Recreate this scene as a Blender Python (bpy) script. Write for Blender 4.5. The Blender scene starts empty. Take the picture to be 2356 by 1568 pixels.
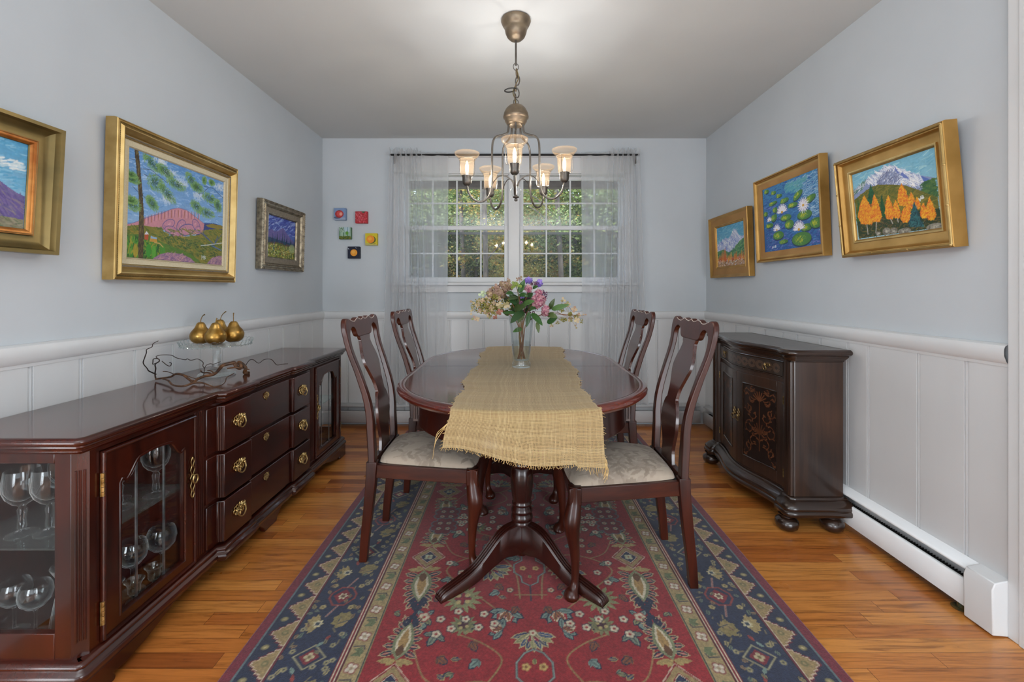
import bpy, bmesh, math, random
import numpy as np
from mathutils import Vector, Matrix
C = bpy.context.scene.collection
SC = bpy.context.scene
PI = math.pi
R = math.radians
random.seed(7)
F = 1000.0                      # focal length in pixels of the 2356x1568 frame
CX, CY, HC = 1181.0, 667.0, 1.145

# ------------------------------------------------ camera
cam = bpy.data.cameras.new('camera')
cam.sensor_width = 36.0
cam.lens = 36.0 * F / 2356.0
cam.shift_x = (1178.0 - CX) / 2356.0
cam.shift_y = (CY - 784.0) / 2356.0
cam.clip_start = 0.02
camo = bpy.data.objects.new('camera', cam)
C.objects.link(camo)
camo.location = (0, 0, HC)
camo.rotation_euler = (R(90), 0, 0)
SC.camera = camo

# ------------------------------------------------ colour management
SC.view_settings.view_transform = 'Standard'
SC.view_settings.look = 'None'
SC.view_settings.exposure = 0.12
SC.view_settings.gamma = 1.0
SC.view_settings.use_curve_mapping = False

# ------------------------------------------------ sky
w = bpy.data.worlds.new('sky'); SC.world = w; w.use_nodes = True
nt = w.node_tree; nt.nodes.clear()
o_ = nt.nodes.new('ShaderNodeOutputWorld'); b_ = nt.nodes.new('ShaderNodeBackground')
b_.inputs[0].default_value = (0.62, 0.78, 1.0, 1); b_.inputs[1].default_value = 5.0
nt.links.new(b_.outputs[0], o_.inputs[0])

def lamp(name, kind, loc, rot, energy, color=(1, 1, 1), size=1.0, size_y=None, angle=None):
    l = bpy.data.lights.new(name, kind); l.energy = energy; l.color = color
    if kind == 'AREA':
        l.shape = 'RECTANGLE'; l.size = size; l.size_y = size_y or size
    elif kind == 'POINT':
        l.shadow_soft_size = size
    if angle is not None: l.angle = angle
    o = bpy.data.objects.new(name, l); C.objects.link(o)
    o.location = loc; o.rotation_euler = rot
    return o
# sun on the woods (high from behind the house, never entering the room)
lamp('sun', 'SUN', (0, 0, 8), (R(42), R(12), R(-14)), 5.0, (1.0, 0.93, 0.8), angle=0.02)
# area lights added behind the photographer; rear one stands for unseen windows there
lamp('rear_window_light', 'AREA', (0.0, -2.45, 0.88), (R(98), 0, 0), 20, (0.86, 0.94, 1.0), 2.6, 1.0)
lamp('left_side_fill', 'AREA', (-1.60, -0.5, 0.62), (0, R(-90), R(50)), 40, (0.90, 0.95, 1.0), 1.0, 1.3)  # fill added at the left, aimed at the far right wall
lamp('right_side_fill', 'AREA', (1.62, -0.5, 0.62), (0, R(90), R(-50)), 40, (0.88, 0.94, 1.0), 1.0, 1.3)  # matching fill added at the right, aimed at the far left wall

# soft fill added behind the photographer, aimed up to bounce off the ceiling
lamp('uplight_fill', 'AREA', (0.0, -0.95, 1.8), (R(180), 0, 0), 112, (0.90, 0.95, 1.0), 2.2, 1.6)

# ------------------------------------------------ helpers
def srgb(h, a=1.0):
    if isinstance(h, str):
        h = h.lstrip('#'); c = [int(h[i:i+2], 16) / 255 for i in (0, 2, 4)]
    else:
        c = list(h)[:3]
    return tuple((x / 12.92 if x <= .04045 else ((x + .055) / 1.055) ** 2.4) for x in c) + (a,)
def lin(h): return np.array(srgb(h)[:3])
def W(px, py, Y):
    return Vector(((px - CX) * Y / F, Y, HC - (py - CY) * Y / F))
def ZX(py, Y): return HC - (py - CY) * Y / F
def XX(px, Y): return (px - CX) * Y / F

class MB:
    """collects shapes into one mesh object"""
    def __init__(s): s.v = []; s.f = []
    def add(s, vs, fs):
        n = len(s.v); s.v += [tuple(v) for v in vs]; s.f += [tuple(i + n for i in f) for f in fs]; return s
    def box(s, x0, x1, y0, y1, z0, z1):
        vs = [(x, y, z) for z in (z0, z1) for y in (y0, y1) for x in (x0, x1)]
        return s.add(vs, [(0, 2, 3, 1), (4, 5, 7, 6), (0, 1, 5, 4), (2, 6, 7, 3), (0, 4, 6, 2), (1, 3, 7, 5)])
    def xbox(s, M, sx, sy, sz):
        vs = [M @ Vector((x * sx / 2, y * sy / 2, z * sz / 2)) for z in (-1, 1) for y in (-1, 1) for x in (-1, 1)]
        return s.add(vs, [(0, 2, 3, 1), (4, 5, 7, 6), (0, 1, 5, 4), (2, 6, 7, 3), (0, 4, 6, 2), (1, 3, 7, 5)])
    def prism(s, pts, a, b, axis='z'):
        """extrude a 2-D outline; axis z: pts=(x,y); x: pts=(y,z); y: pts=(x,z)"""
        def P(p, h):
            return {'z': (p[0], p[1], h), 'x': (h, p[0], p[1]), 'y': (p[0], h, p[1])}[axis]
        n = len(pts)
        vs = [P(p, a) for p in pts] + [P(p, b) for p in pts]
        fs = [tuple(range(n))[::-1], tuple(range(n, 2 * n))] + [(i, (i + 1) % n, n + (i + 1) % n, n + i) for i in range(n)]
        return s.add(vs, fs)
    def lathe(s, prof, seg=32, M=None, cap=True, rfun=None):
        """prof = [(r, z)...]"""
        M = M or Matrix.Identity(4)
        vs = []; fs = []
        for (r, z) in prof:
            for k in range(seg):
                a = 2 * PI * k / seg
                rr = r * (rfun(a, z) if rfun else 1)
                vs.append(M @ Vector((rr * math.cos(a), rr * math.sin(a), z)))
        for i in range(len(prof) - 1):
            for k in range(seg):
                k2 = (k + 1) % seg
                fs.append((i * seg + k, i * seg + k2, (i + 1) * seg + k2, (i + 1) * seg + k))
        if cap:
            fs.append(tuple(range(seg))[::-1]); m = (len(prof) - 1) * seg
            fs.append(tuple(range(m, m + seg)))
        return s.add(vs, fs)
    def tube(s, pts, r, seg=8, smooth=0, closed=False, sy=1.0):
        pts = [Vector(p) for p in pts]
        rs = list(r) if hasattr(r, '__len__') else [r] * len(pts)
        if smooth:
            pts, rs = catmull(pts, rs, smooth, closed)
        n = len(pts); vs = []; fs = []
        prev = None
        for i, p in enumerate(pts):
            if closed: t = pts[(i + 1) % n] - pts[i - 1]
            else: t = pts[min(i + 1, n - 1)] - pts[max(i - 1, 0)]
            if t.length < 1e-9: t = Vector((0, 0, 1))
            t.normalize()
            if prev is None:
                up = Vector((0, 0, 1)) if abs(t.z) < .9 else Vector((1, 0, 0))
                nrm = (up - t * up.dot(t)).normalized()
            else:
                nrm = prev - t * prev.dot(t)
                nrm = nrm.normalized() if nrm.length > 1e-6 else t.orthogonal().normalized()
            prev = nrm; bn = t.cross(nrm)
            for k in range(seg):
                a = 2 * PI * k / seg
                vs.append(p + (nrm * math.cos(a) + bn * math.sin(a) * sy) * rs[i])
        m = n if closed else n - 1
        for i in range(m):
            j = (i + 1) % n
            for k in range(seg):
                k2 = (k + 1) % seg
                fs.append((i * seg + k, i * seg + k2, j * seg + k2, j * seg + k))
        if not closed:
            fs.append(tuple(range(seg))[::-1]); fs.append(tuple(range((n - 1) * seg, n * seg)))
        return s.add(vs, fs)
    def sphere(s, c, r, seg=12, rings=8, sc=(1, 1, 1)):
        prof = [(max(1e-5, r * math.sin(PI * i / rings)), -r * math.cos(PI * i / rings)) for i in range(rings + 1)]
        M = Matrix.Translation(c) @ Matrix.Diagonal((sc[0], sc[1], sc[2], 1))
        return s.lathe(prof, seg, M, cap=False)
    def loft(s, path, prof, closed=True, M=None, cap0=False, cap1=False, flip=False):
        """sweep prof [(outward offset, height)] round a horizontal 2-D path with mitred corners (CCW path: offset is outward)"""
        M = M or Matrix.Identity(4)
        n = len(path); P = [Vector(p) for p in path]; mit = []
        for i in range(n):
            a = P[i - 1] if (closed or i > 0) else None
            b = P[(i + 1) % n] if (closed or i < n - 1) else None
            ns = []
            if a is not None: d = (P[i] - a).normalized(); ns.append(Vector((d.y, -d.x)))
            if b is not None: d = (b - P[i]).normalized(); ns.append(Vector((d.y, -d.x)))
            if len(ns) == 2:
                q = max(.25, 1 + ns[0].dot(ns[1])); mit.append((ns[0] + ns[1]) / q)
            else: mit.append(ns[0])
        sg = -1 if flip else 1
        vs = []
        for (o, h) in prof:
            for i in range(n):
                q = P[i] + mit[i] * o * sg
                vs.append(M @ Vector((q.x, q.y, h)))
        fs = []
        m = n if closed else n - 1
        for j in range(len(prof) - 1):
            for i in range(m):
                k = (i + 1) % n
                fs.append((j * n + i, j * n + k, (j + 1) * n + k, (j + 1) * n + i))
        if cap0: fs.append(tuple(range(n))[::-1])
        if cap1: fs.append(tuple(range((len(prof) - 1) * n, len(prof) * n)))
        return s.add(vs, fs)
    def strip(s, rows, M=None, closed_u=False):
        """rows: list of equal-length point lists -> quad surface"""
        n = len(rows[0]); vs = [v for r in rows for v in r]
        if M: vs = [M @ Vector(v) for v in vs]
        fs = []
        for j in range(len(rows) - 1):
            for i in range(n if closed_u else n - 1):
                k = (i + 1) % n
                fs.append((j * n + i, j * n + k, (j + 1) * n + k, (j + 1) * n + i))
        return s.add(vs, fs)
    def xform(s, M, start=0):
        for i in range(start, len(s.v)): s.v[i] = tuple(M @ Vector(s.v[i]))
        return s
    def build(s, name, mat, parent=None, smooth=True, angle=35, bevel=0, bseg=2, solid=0, sub=0, weld=False):
        me = bpy.data.meshes.new(name)
        off = Vector((0, 0, 0))
        me.from_pydata([tuple(v) for v in s.v], [], s.f)
        me.validate()
        bm = bmesh.new(); bm.from_mesh(me)
        if weld: bmesh.ops.remove_doubles(bm, verts=bm.verts, dist=1e-5)
        bmesh.ops.recalc_face_normals(bm, faces=bm.faces)
        bm.to_mesh(me); bm.free()
        if smooth:
            me.polygons.foreach_set('use_smooth', [True] * len(me.polygons))
            me.set_sharp_from_angle(angle=R(angle))
        me.materials.append(mat)
        o = bpy.data.objects.new(name, me); C.objects.link(o)
        if bevel:
            b = o.modifiers.new('bevel', 'BEVEL'); b.width = bevel; b.segments = bseg; b.limit_method = 'ANGLE'; b.angle_limit = R(40)
            b.harden_normals = False
        if solid:
            b = o.modifiers.new('solid', 'SOLIDIFY'); b.thickness = solid; b.offset = 0
        if sub:
            b = o.modifiers.new('sub', 'SUBSURF'); b.levels = sub; b.render_levels = sub
        if parent is not None:
            o.parent = parent
            if parent.get('_w'): o.location = -Vector(parent['_w'])
        return o

def catmull(pts, rs, k, closed=False):
    n = len(pts); out = []; ro = []
    segs = n if closed else n - 1
    for i in range(segs):
        if closed: p = [pts[(i - 1) % n], pts[i], pts[(i + 1) % n], pts[(i + 2) % n]]; q = [rs[(i - 1) % n], rs[i], rs[(i + 1) % n], rs[(i + 2) % n]]
        else: p = [pts[max(i - 1, 0)], pts[i], pts[i + 1], pts[min(i + 2, n - 1)]]; q = [rs[max(i - 1, 0)], rs[i], rs[i + 1], rs[min(i + 2, n - 1)]]
        for j in range(k):
            t = j / k
            f = lambda a, b, c, d: .5 * (2 * b + (c - a) * t + (2 * a - 5 * b + 4 * c - d) * t * t + (3 * b - a - 3 * c + d) * t ** 3)
            out.append(f(*p)); ro.append(max(1e-5, f(*q)))
    if not closed: out.append(pts[-1]); ro.append(rs[-1])
    return out, ro
def cr1(pts, k=6):
    """catmull through 2-D tuples"""
    o, _ = catmull([Vector((p[0], p[1], 0)) for p in pts], [1] * len(pts), k)
    return [(p.x, p.y) for p in o]
def lerp_curve(tab, t):
    if t <= tab[0][0]: return tab[0][1]
    for (a, b) in zip(tab, tab[1:]):
        if t <= b[0]:
            k = (t - a[0]) / (b[0] - a[0]); k = k * k * (3 - 2 * k) if False else k
            return a[1] + (b[1] - a[1]) * k
    return tab[-1][1]

def thing(name, label, cat, loc=(0, 0, 0), rot=(0, 0, 0), group=None, world=False):
    o = bpy.data.objects.new(name, None); C.objects.link(o)
    o.empty_display_size = .05
    o.location = loc; o.rotation_euler = rot
    o['label'] = label; o['category'] = cat
    if group: o['group'] = group
    if world: o['_w'] = list(loc)       # children built in world coordinates
    return o
def tag(o, label, cat, group=None, kind=None):
    o['label'] = label; o['category'] = cat
    if group: o['group'] = group
    if kind: o['kind'] = kind
    return o
def struct(o):
    o['kind'] = 'structure'; return o
def copy_thing(root, loc, rot, label, group=None):
    r = root.copy(); C.objects.link(r); r.location = loc; r.rotation_euler = rot
    r['label'] = label
    if group: r['group'] = group
    kids = [c for c in root.children]
    for ch in kids:
        c = ch.copy(); C.objects.link(c); c.parent = r
        for g in ch.children:
            d = g.copy(); C.objects.link(d); d.parent = c
    return r
def frame_matrix(origin, xa, ya, tilt=0.0):
    xa = Vector(xa).normalized(); ya = Vector(ya).normalized(); za = xa.cross(ya)
    M = Matrix((xa, ya, za)).transposed().to_4x4()
    return Matrix.Translation(origin) @ M @ Matrix.Rotation(tilt, 4, 'X')

# ------------------------------------------------ materials
def newmat(name):
    m = bpy.data.materials.new(name); m.use_nodes = True
    nt = m.node_tree; nt.nodes.clear()
    out = nt.nodes.new('ShaderNodeOutputMaterial')
    return m, nt, out
def N(nt, t, **kw):
    n = nt.nodes.new(t)
    for k, v in kw.items():
        if k.startswith('i_'): n.inputs[k[2:].replace('_', ' ')].default_value = v
        elif k[0] == 'n' and k[1:].isdigit(): n.inputs[int(k[1:])].default_value = v
        else: setattr(n, k, v)
    return n
def L(nt, a, b): nt.links.new(a, b)
def ramp(nt, fac, stops, interp='LINEAR'):
    r = nt.nodes.new('ShaderNodeValToRGB'); r.color_ramp.interpolation = interp
    e = r.color_ramp.elements
    while len(e) < len(stops): e.new(.5)
    for i, (p, c) in enumerate(stops):
        e[i].position = p; e[i].color = c if not isinstance(c, str) else srgb(c)
    L(nt, fac, r.inputs[0]); return r
def coords(nt, scale=(1, 1, 1), kind='Object', rot=(0, 0, 0)):
    tc = N(nt, 'ShaderNodeTexCoord'); mp = N(nt, 'ShaderNodeMapping')
    mp.inputs['Scale'].default_value = scale; mp.inputs['Rotation'].default_value = rot
    L(nt, tc.outputs[kind], mp.inputs[0]); return mp.outputs[0]
def bsdf(nt, out, **kw):
    b = nt.nodes.new('ShaderNodeBsdfPrincipled')
    for k, v in kw.items(): b.inputs[k.replace('_', ' ')].default_value = v
    L(nt, b.outputs[0], out.inputs[0]); return b
def bump(nt, b, h, strength=.2, dist=.002):
    n = N(nt, 'ShaderNodeBump'); n.inputs['Strength'].default_value = strength; n.inputs['Distance'].default_value = dist
    L(nt, h, n.inputs['Height']); L(nt, n.outputs[0], b.inputs['Normal']); return n
def noisy(name, c1, c2, scale=8, rough=.5, metal=0.0, bumpk=0, bdist=.002, coat=0, stretch=(1, 1, 1), detail=4, lo=.35, hi=.65, spec=.5, sheen=0, rvar=0):
    m, nt, out = newmat(name)
    co = coords(nt, stretch)
    n = N(nt, 'ShaderNodeTexNoise'); n.inputs['Scale'].default_value = scale; n.inputs['Detail'].default_value = detail
    L(nt, co, n.inputs[0])
    b = bsdf(nt, out, Roughness=rough, Metallic=metal)
    b.inputs['Specular IOR Level'].default_value = spec
    b.inputs['Coat Weight'].default_value = coat; b.inputs['Coat Roughness'].default_value = .08
    b.inputs['Sheen Weight'].default_value = sheen
    r = ramp(nt, n.outputs[0], [(lo, c1), (hi, c2)]); L(nt, r.outputs[0], b.inputs['Base Color'])
    if rvar:
        mr = N(nt, 'ShaderNodeMapRange'); mr.inputs[3].default_value = rough - rvar; mr.inputs[4].default_value = rough + rvar
        L(nt, n.outputs[0], mr.inputs[0]); L(nt, mr.outputs[0], b.inputs['Roughness'])
    if bumpk: bump(nt, b, n.outputs[0], bumpk, bdist)
    return m
def wood(name, dark, light, scale=1.0, rough=.22, coat=.6, axis='x', grain=1.0, spec=.5):
    """polished wood with fine streaky grain along one axis"""
    m, nt, out = newmat(name)
    st = {'x': (1.2, 22, 22), 'y': (22, 1.2, 22), 'z': (22, 22, 1.2)}[axis]
    co = coords(nt, tuple(v * scale for v in st))
    n = N(nt, 'ShaderNodeTexNoise'); n.inputs['Scale'].default_value = 2.2; n.inputs['Detail'].default_value = 7; n.inputs['Roughness'].default_value = .62
    L(nt, co, n.inputs[0])
    co2 = coords(nt, (1.6, 1.6, 1.6)); n2 = N(nt, 'ShaderNodeTexNoise'); n2.inputs['Scale'].default_value = 2.0; L(nt, co2, n2.inputs[0])
    mx = N(nt, 'ShaderNodeMath', operation='ADD'); L(nt, n.outputs[0], mx.inputs[0]); L(nt, n2.outputs[0], mx.inputs[1])
    r = ramp(nt, mx.outputs[0], [(.72, dark), (1.0, light)])
    r.color_ramp.elements[0].position = .36; r.color_ramp.elements[1].position = .66
    mm = N(nt, 'ShaderNodeMath', operation='MULTIPLY'); mm.inputs[1].default_value = .5; L(nt, mx.outputs[0], mm.inputs[0]); L(nt, mm.outputs[0], r.inputs[0])
    b = bsdf(nt, out, Roughness=rough)
    b.inputs['Coat Weight'].default_value = coat; b.inputs['Coat Roughness'].default_value = rough * .45
    b.inputs['Specular IOR Level'].default_value = spec
    L(nt, r.outputs[0], b.inputs['Base Color'])
    bump(nt, b, n.outputs[0], .05 * grain, .0006)
    return m
def attrmat(name, rough=.6, bumpscale=0, bumpk=.2, sheen=0, spec=.3, fleck=0, coat=0):
    """painted / woven colours stored on the mesh"""
    m, nt, out = newmat(name)
    a = N(nt, 'ShaderNodeAttribute', attribute_name='Col')
    b = bsdf(nt, out, Roughness=rough); b.inputs['Specular IOR Level'].default_value = spec
    b.inputs['Sheen Weight'].default_value = sheen; b.inputs['Coat Weight'].default_value = coat
    if fleck:
        co = coords(nt); n = N(nt, 'ShaderNodeTexNoise'); n.inputs['Scale'].default_value = fleck; n.inputs['Detail'].default_value = 2; L(nt, co, n.inputs[0])
        mr = N(nt, 'ShaderNodeMapRange'); mr.inputs[1].default_value = .3; mr.inputs[2].default_value = .7; mr.inputs[3].default_value = .78; mr.inputs[4].default_value = 1.2; L(nt, n.outputs[0], mr.inputs[0])
        mx = N(nt, 'ShaderNodeVectorMath', operation='SCALE'); L(nt, a.outputs[0], mx.inputs[0]); L(nt, mr.outputs[0], mx.inputs[3])
        L(nt, mx.outputs[0], b.inputs['Base Color'])
    else: L(nt, a.outputs[0], b.inputs['Base Color'])
    if bumpscale:
        co = coords(nt); n = N(nt, 'ShaderNodeTexNoise'); n.inputs['Scale'].default_value = bumpscale; L(nt, co, n.inputs[0]); bump(nt, b, n.outputs[0], bumpk, .002)
    return m
def thinglass(name, tint=(1, 1, 1, 1), refl=1.0, base=.035, white=0.0, rough=.02, power=1.0):
    m, nt, out = newmat(name)
    t = N(nt, 'ShaderNodeBsdfTransparent'); t.inputs[0].default_value = tint
    g = N(nt, 'ShaderNodeBsdfGlossy'); g.inputs[1].default_value = rough; g.inputs[0].default_value = (.95, .98, 1, 1)
    lw = N(nt, 'ShaderNodeLayerWeight'); lw.inputs[0].default_value = .5       # 1 - |cos|, the same on both faces
    pw = N(nt, 'ShaderNodeMath', operation='POWER'); pw.inputs[1].default_value = 4.0; L(nt, lw.outputs['Facing'], pw.inputs[0])
    sc = N(nt, 'ShaderNodeMath', operation='MULTIPLY_ADD'); sc.inputs[1].default_value = .8; sc.inputs[2].default_value = base; L(nt, pw.outputs[0], sc.inputs[0])
    mu = N(nt, 'ShaderNodeMath', operation='MULTIPLY'); mu.inputs[1].default_value = refl; mu.use_clamp = True
    L(nt, sc.outputs[0], mu.inputs[0])
    mx = N(nt, 'ShaderNodeMixShader'); L(nt, mu.outputs[0], mx.inputs[0]); L(nt, t.outputs[0], mx.inputs[1]); L(nt, g.outputs[0], mx.inputs[2])
    last = mx
    if white:
        d = N(nt, 'ShaderNodeBsdfDiffuse'); d.inputs[0].default_value = (.8, .85, .85, 1)
        f = N(nt, 'ShaderNodeLayerWeight'); f.inputs[0].default_value = .35
        p3 = N(nt, 'ShaderNodeMath', operation='POWER'); p3.inputs[1].default_value = 3.0; L(nt, f.outputs['Facing'], p3.inputs[0])
        mm = N(nt, 'ShaderNodeMath', operation='MULTIPLY'); mm.inputs[1].default_value = white * 2.2; L(nt, p3.outputs[0], mm.inputs[0])
        m2 = N(nt, 'ShaderNodeMixShader'); L(nt, mm.outputs[0], m2.inputs[0]); L(nt, mx.outputs[0], m2.inputs[1]); L(nt, d.outputs[0], m2.inputs[2]); last = m2
    L(nt, last.outputs[0], out.inputs[0]); return m

M_wall = noisy('wall_paint', '#c5cbd0', '#c8ced3', 3, .75, bumpk=.03, spec=.25)
M_ceil = noisy('ceiling_paint', '#c6c8c7', '#c9cbca', 2, .85, spec=.2)
M_white = noisy('white_trim_paint', '#d6d7d8', '#dadbdc', 5, .38, bumpk=.03, spec=.45)
M_wains = noisy('wainscot_paint', '#cfd0d1', '#d3d4d5', 5, .42, bumpk=.05, spec=.4, stretch=(1, 1, .2))
M_mahog = wood('mahogany', '#1a0705', '#48180c', 1, .26, .35, 'y')
M_mahogz = wood('mahogany_upright', '#1a0705', '#441608', 1, .26, .32, 'z')
M_mahogtop = wood('mahogany_top', '#32140e', '#57271c', 1, .16, .45, 'y', .5)
M_table = wood('table_top_wood', '#34140f', '#5c291e', 1, .14, .5, 'x', .5)
M_tabedge = wood('table_edge_wood', '#3d1410', '#6a281b', 1, .2, .8, 'x', .5)
M_chair = wood('chair_mahogany', '#280d07', '#4e1f10', 1, .3, .14, 'z', spec=.36)
M_chairx = wood('chair_mahogany_rail', '#2e1009', '#522312', 1, .3, .14, 'x', spec=.36)
M_ped = wood('pedestal_mahogany', '#1c0906', '#3a140c', 1, .26, .3, 'z')
M_cab = wood('walnut_cabinet', '#20120b', '#432b1d', 1, .3, .3, 'z')
M_cabh = wood('walnut_cabinet_moulding', '#1d110a', '#38241a', 1, .26, .45, 'y')
M_cabtop = noisy('burl_top', '#1d1413', '#43322c', 26, .28, coat=.4)
M_carved = attrmat('inlaid_panel', .35, coat=.3)
M_dark = noisy('dark_void', '#050404', '#080606', 5, .8)
M_brass = noisy('antique_brass', '#a1844e', '#d6bb82', 60, .3, metal=.92, bumpk=.1)
M_brassd = noisy('aged_brass', '#6d5836', '#ab9060', 60, .36, metal=.9, bumpk=.1)
M_gold = noisy('gold_leaf_frame', '#a27a3a', '#be9350', 7, .38, metal=.6, bumpk=.12, stretch=(1, 1, 1), rvar=.06)
M_goldb = noisy('gold_leaf_bright', '#a98a50', '#c9ab70', 9, .3, metal=.7, bumpk=.08)
M_goldd = noisy('antique_gold_frame', '#5c5030', '#857246', 5, .36, metal=.7, bumpk=.1)
M_goldr = noisy('red_gold_lip', '#9c5a22', '#c98a48', 14, .34, metal=.6, bumpk=.1)
M_silver = noisy('silver_gilt_frame', '#6f6658', '#a59a84', 40, .36, metal=.75, bumpk=.25)
M_taupe = noisy('taupe_frame_panel', '#7c7160', '#8d8270', 90, .6, metal=.2, bumpk=.3)
M_linen = noisy('linen_liner', '#cfc3a2', '#d8cdb0', 200, .85, bumpk=.2)
M_nickel = noisy('brushed_nickel', '#57524d', '#6b6660', 30, .4, metal=.8)
M_nickelw = noisy('warm_nickel', '#6e6152', '#857560', 24, .42, metal=.75)
M_black = noisy('black_iron', '#0b0b0c', '#141416', 9, .45, metal=.3)
M_oil = attrmat('oil_paint', .5, 160, .25, spec=.4)
M_pane = thinglass('window_pane_glass', refl=.9)
M_cabglass = thinglass('cabinet_glass', refl=.6, rough=.0)
M_crystal = thinglass('crystal_glass', (.93, .95, .95, 1), refl=1.2, white=.26, rough=.0)
M_vase = thinglass('vase_glass', (.95, .97, .97, 1), refl=1.7, white=.12, rough=.0)
M_shelfg = thinglass('shelf_glass', (.82, .93, .9, 1), refl=1.2, white=.2)
M_water = thinglass('water', (.95, .97, .96, 1), refl=.7)
M_pear = noisy('gilded_pear', '#8a6426', '#c29c58', 22, .32, metal=.85, bumpk=.25)
M_branch = noisy('willow_bark', '#2c1a10', '#6b4526', 40, .6, bumpk=.3)
M_branchd = noisy('dark_twig', '#1a110d', '#352319', 40, .6)
M_plastic = noisy('ivory_plastic', '#c7c4ba', '#cdcabf', 9, .4)
M_pipe = noisy('stained_copper_pipe', '#3c4a3a', '#8a6a3a', 60, .5, metal=.5)
# ================================================= ROOM SHELL
XL, XR, YB, YR, ZC = -1.632, 1.650, 3.717, -2.6, 2.442

# oak strip floor: planks run across the room
def floor_material():
    m, nt, out = newmat('oak_floor')
    tc = N(nt, 'ShaderNodeTexCoord'); sp = N(nt, 'ShaderNodeSeparateXYZ'); L(nt, tc.outputs['Object'], sp.inputs[0])
    def M2(op, a, b=None):
        n = N(nt, 'ShaderNodeMath', operation=op)
        for i, v in enumerate((a, b)):
            if v is None: continue
            if isinstance(v, (int, float)): n.inputs[i].default_value = v
            else: L(nt, v, n.inputs[i])
        return n.outputs[0]
    PW = .0572
    yy = M2('DIVIDE', sp.outputs[1], PW); row = M2('FLOOR', yy); fy = M2('FRACT', yy)
    wn = N(nt, 'ShaderNodeTexWhiteNoise', noise_dimensions='1D'); L(nt, row, wn.inputs['W'])
    xo = M2('ADD', sp.outputs[0], M2('MULTIPLY', wn.outputs[0], 3.7))
    ln = M2('ADD', .62, M2('MULTIPLY', wn.outputs[0], .5))
    xx = M2('DIVIDE', xo, ln); col = M2('FLOOR', xx); fx = M2('FRACT', xx)
    cb = N(nt, 'ShaderNodeCombineXYZ'); L(nt, row, cb.inputs[0]); L(nt, col, cb.inputs[1])
    wn2 = N(nt, 'ShaderNodeTexWhiteNoise', noise_dimensions='2D'); L(nt, cb.outputs[0], wn2.inputs['Vector'])
    base = ramp(nt, wn2.outputs[0], [(0, '#8a4a22'), (.14, '#b0672e'), (.5, '#c27a3a'), (.8, '#d08c46'), (1, '#b46c30')])
    # grain: noise stretched along the plank, shifted per plank
    off = N(nt, 'ShaderNodeCombineXYZ'); L(nt, M2('MULTIPLY', wn2.outputs[0], 37.0), off.inputs[0]); L(nt, M2('MULTIPLY', row, 3.1), off.inputs[1])
    va = N(nt, 'ShaderNodeVectorMath', operation='ADD'); L(nt, tc.outputs['Object'], va.inputs[0]); L(nt, off.outputs[0], va.inputs[1])
    mp = N(nt, 'ShaderNodeMapping'); mp.inputs['Scale'].default_value = (3.0, 46, 1); L(nt, va.outputs[0], mp.inputs[0])
    g = N(nt, 'ShaderNodeTexNoise'); g.inputs['Scale'].default_value = 1.6; g.inputs['Detail'].default_value = 6; g.inputs['Distortion'].default_value = .9; g.inputs['Roughness'].default_value = .6; L(nt, mp.outputs[0], g.inputs[0])
    gr = ramp(nt, g.outputs[0], [(.33, (.42, .36, .3, 1)), (.47, (.86, .84, .8, 1)), (.62, (1.06, 1.06, 1.06, 1))])
    mu = N(nt, 'ShaderNodeMix', data_type='RGBA', blend_type='MULTIPLY'); mu.inputs[0].default_value = .82
    L(nt, base.outputs[0], mu.inputs[6]); L(nt, gr.outputs[0], mu.inputs[7])
    # joints
    e1 = M2('LESS_THAN', fy, .026); e2 = M2('LESS_THAN', M2('MULTIPLY', fx, ln), .0018)
    e = M2('MAXIMUM', e1, e2)
    mj = N(nt, 'ShaderNodeMix', data_type='RGBA'); L(nt, M2('MULTIPLY', e, .75), mj.inputs[0]); L(nt, mu.outputs[2], mj.inputs[6]); mj.inputs[7].default_value = srgb('#3a1d0c')
    b = bsdf(nt, out, Roughness=.28); L(nt, mj.outputs[2], b.inputs['Base Color'])
    b.inputs['Coat Weight'].default_value = .35; b.inputs['Coat Roughness'].default_value = .16
    n3 = N(nt, 'ShaderNodeTexNoise'); n3.inputs['Scale'].default_value = 7; L(nt, tc.outputs['Object'], n3.inputs[0])
    rr = N(nt, 'ShaderNodeMapRange'); rr.inputs[3].default_value = .22; rr.inputs[4].default_value = .4; L(nt, n3.outputs[0], rr.inputs[0]); L(nt, rr.outputs[0], b.inputs['Roughness'])
    hh = M2('SUBTRACT', M2('MULTIPLY', g.outputs[0], .15), e)
    bump(nt, b, hh, .35, .0012)
    return m
fl = MB().box(XL - .1, XR + .1, YR, YB + .1, -.06, 0).build('floor', floor_material()); struct(fl)
struct(MB().box(XL - .1, XR + .1, YR, YB + .1, ZC, ZC + .08).build('ceiling', M_ceil))
struct(MB().box(XL - .1, XL, YR, YB + .1, 0, ZC).build('wall_left', M_wall))
struct(MB().box(XR, XR + .1, YR, YB + .1, 0, ZC).build('wall_right', M_wall))
struct(MB().box(XL, XR, YR - .1, YR, 0, ZC).build('wall_rear', M_wall))

# back wall with two openings
GY_U, GY_L = 3.80, 3.765           # glass planes of the upper and the lower sash
def wx(px, Y=3.717): return XX(px, Y)
OX = [(wx(929), wx(1171)), (wx(1194), wx(1433))]
OZ0, OZ1 = ZX(650, 3.717), ZX(399, 3.717)
mb = MB()
mb.box(XL, OX[0][0], YB, YB + .13, 0, ZC); mb.box(OX[1][1], XR, YB, YB + .13, 0, ZC)
mb.box(OX[0][1], OX[1][0], YB, YB + .13, OZ0, OZ1)
mb.box(OX[0][0], OX[1][1], YB, YB + .13, 0, OZ0); mb.box(OX[0][0], OX[1][1], YB, YB + .13, OZ1, ZC)
struct(mb.build('wall_back', M_wall, smooth=False))

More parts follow.
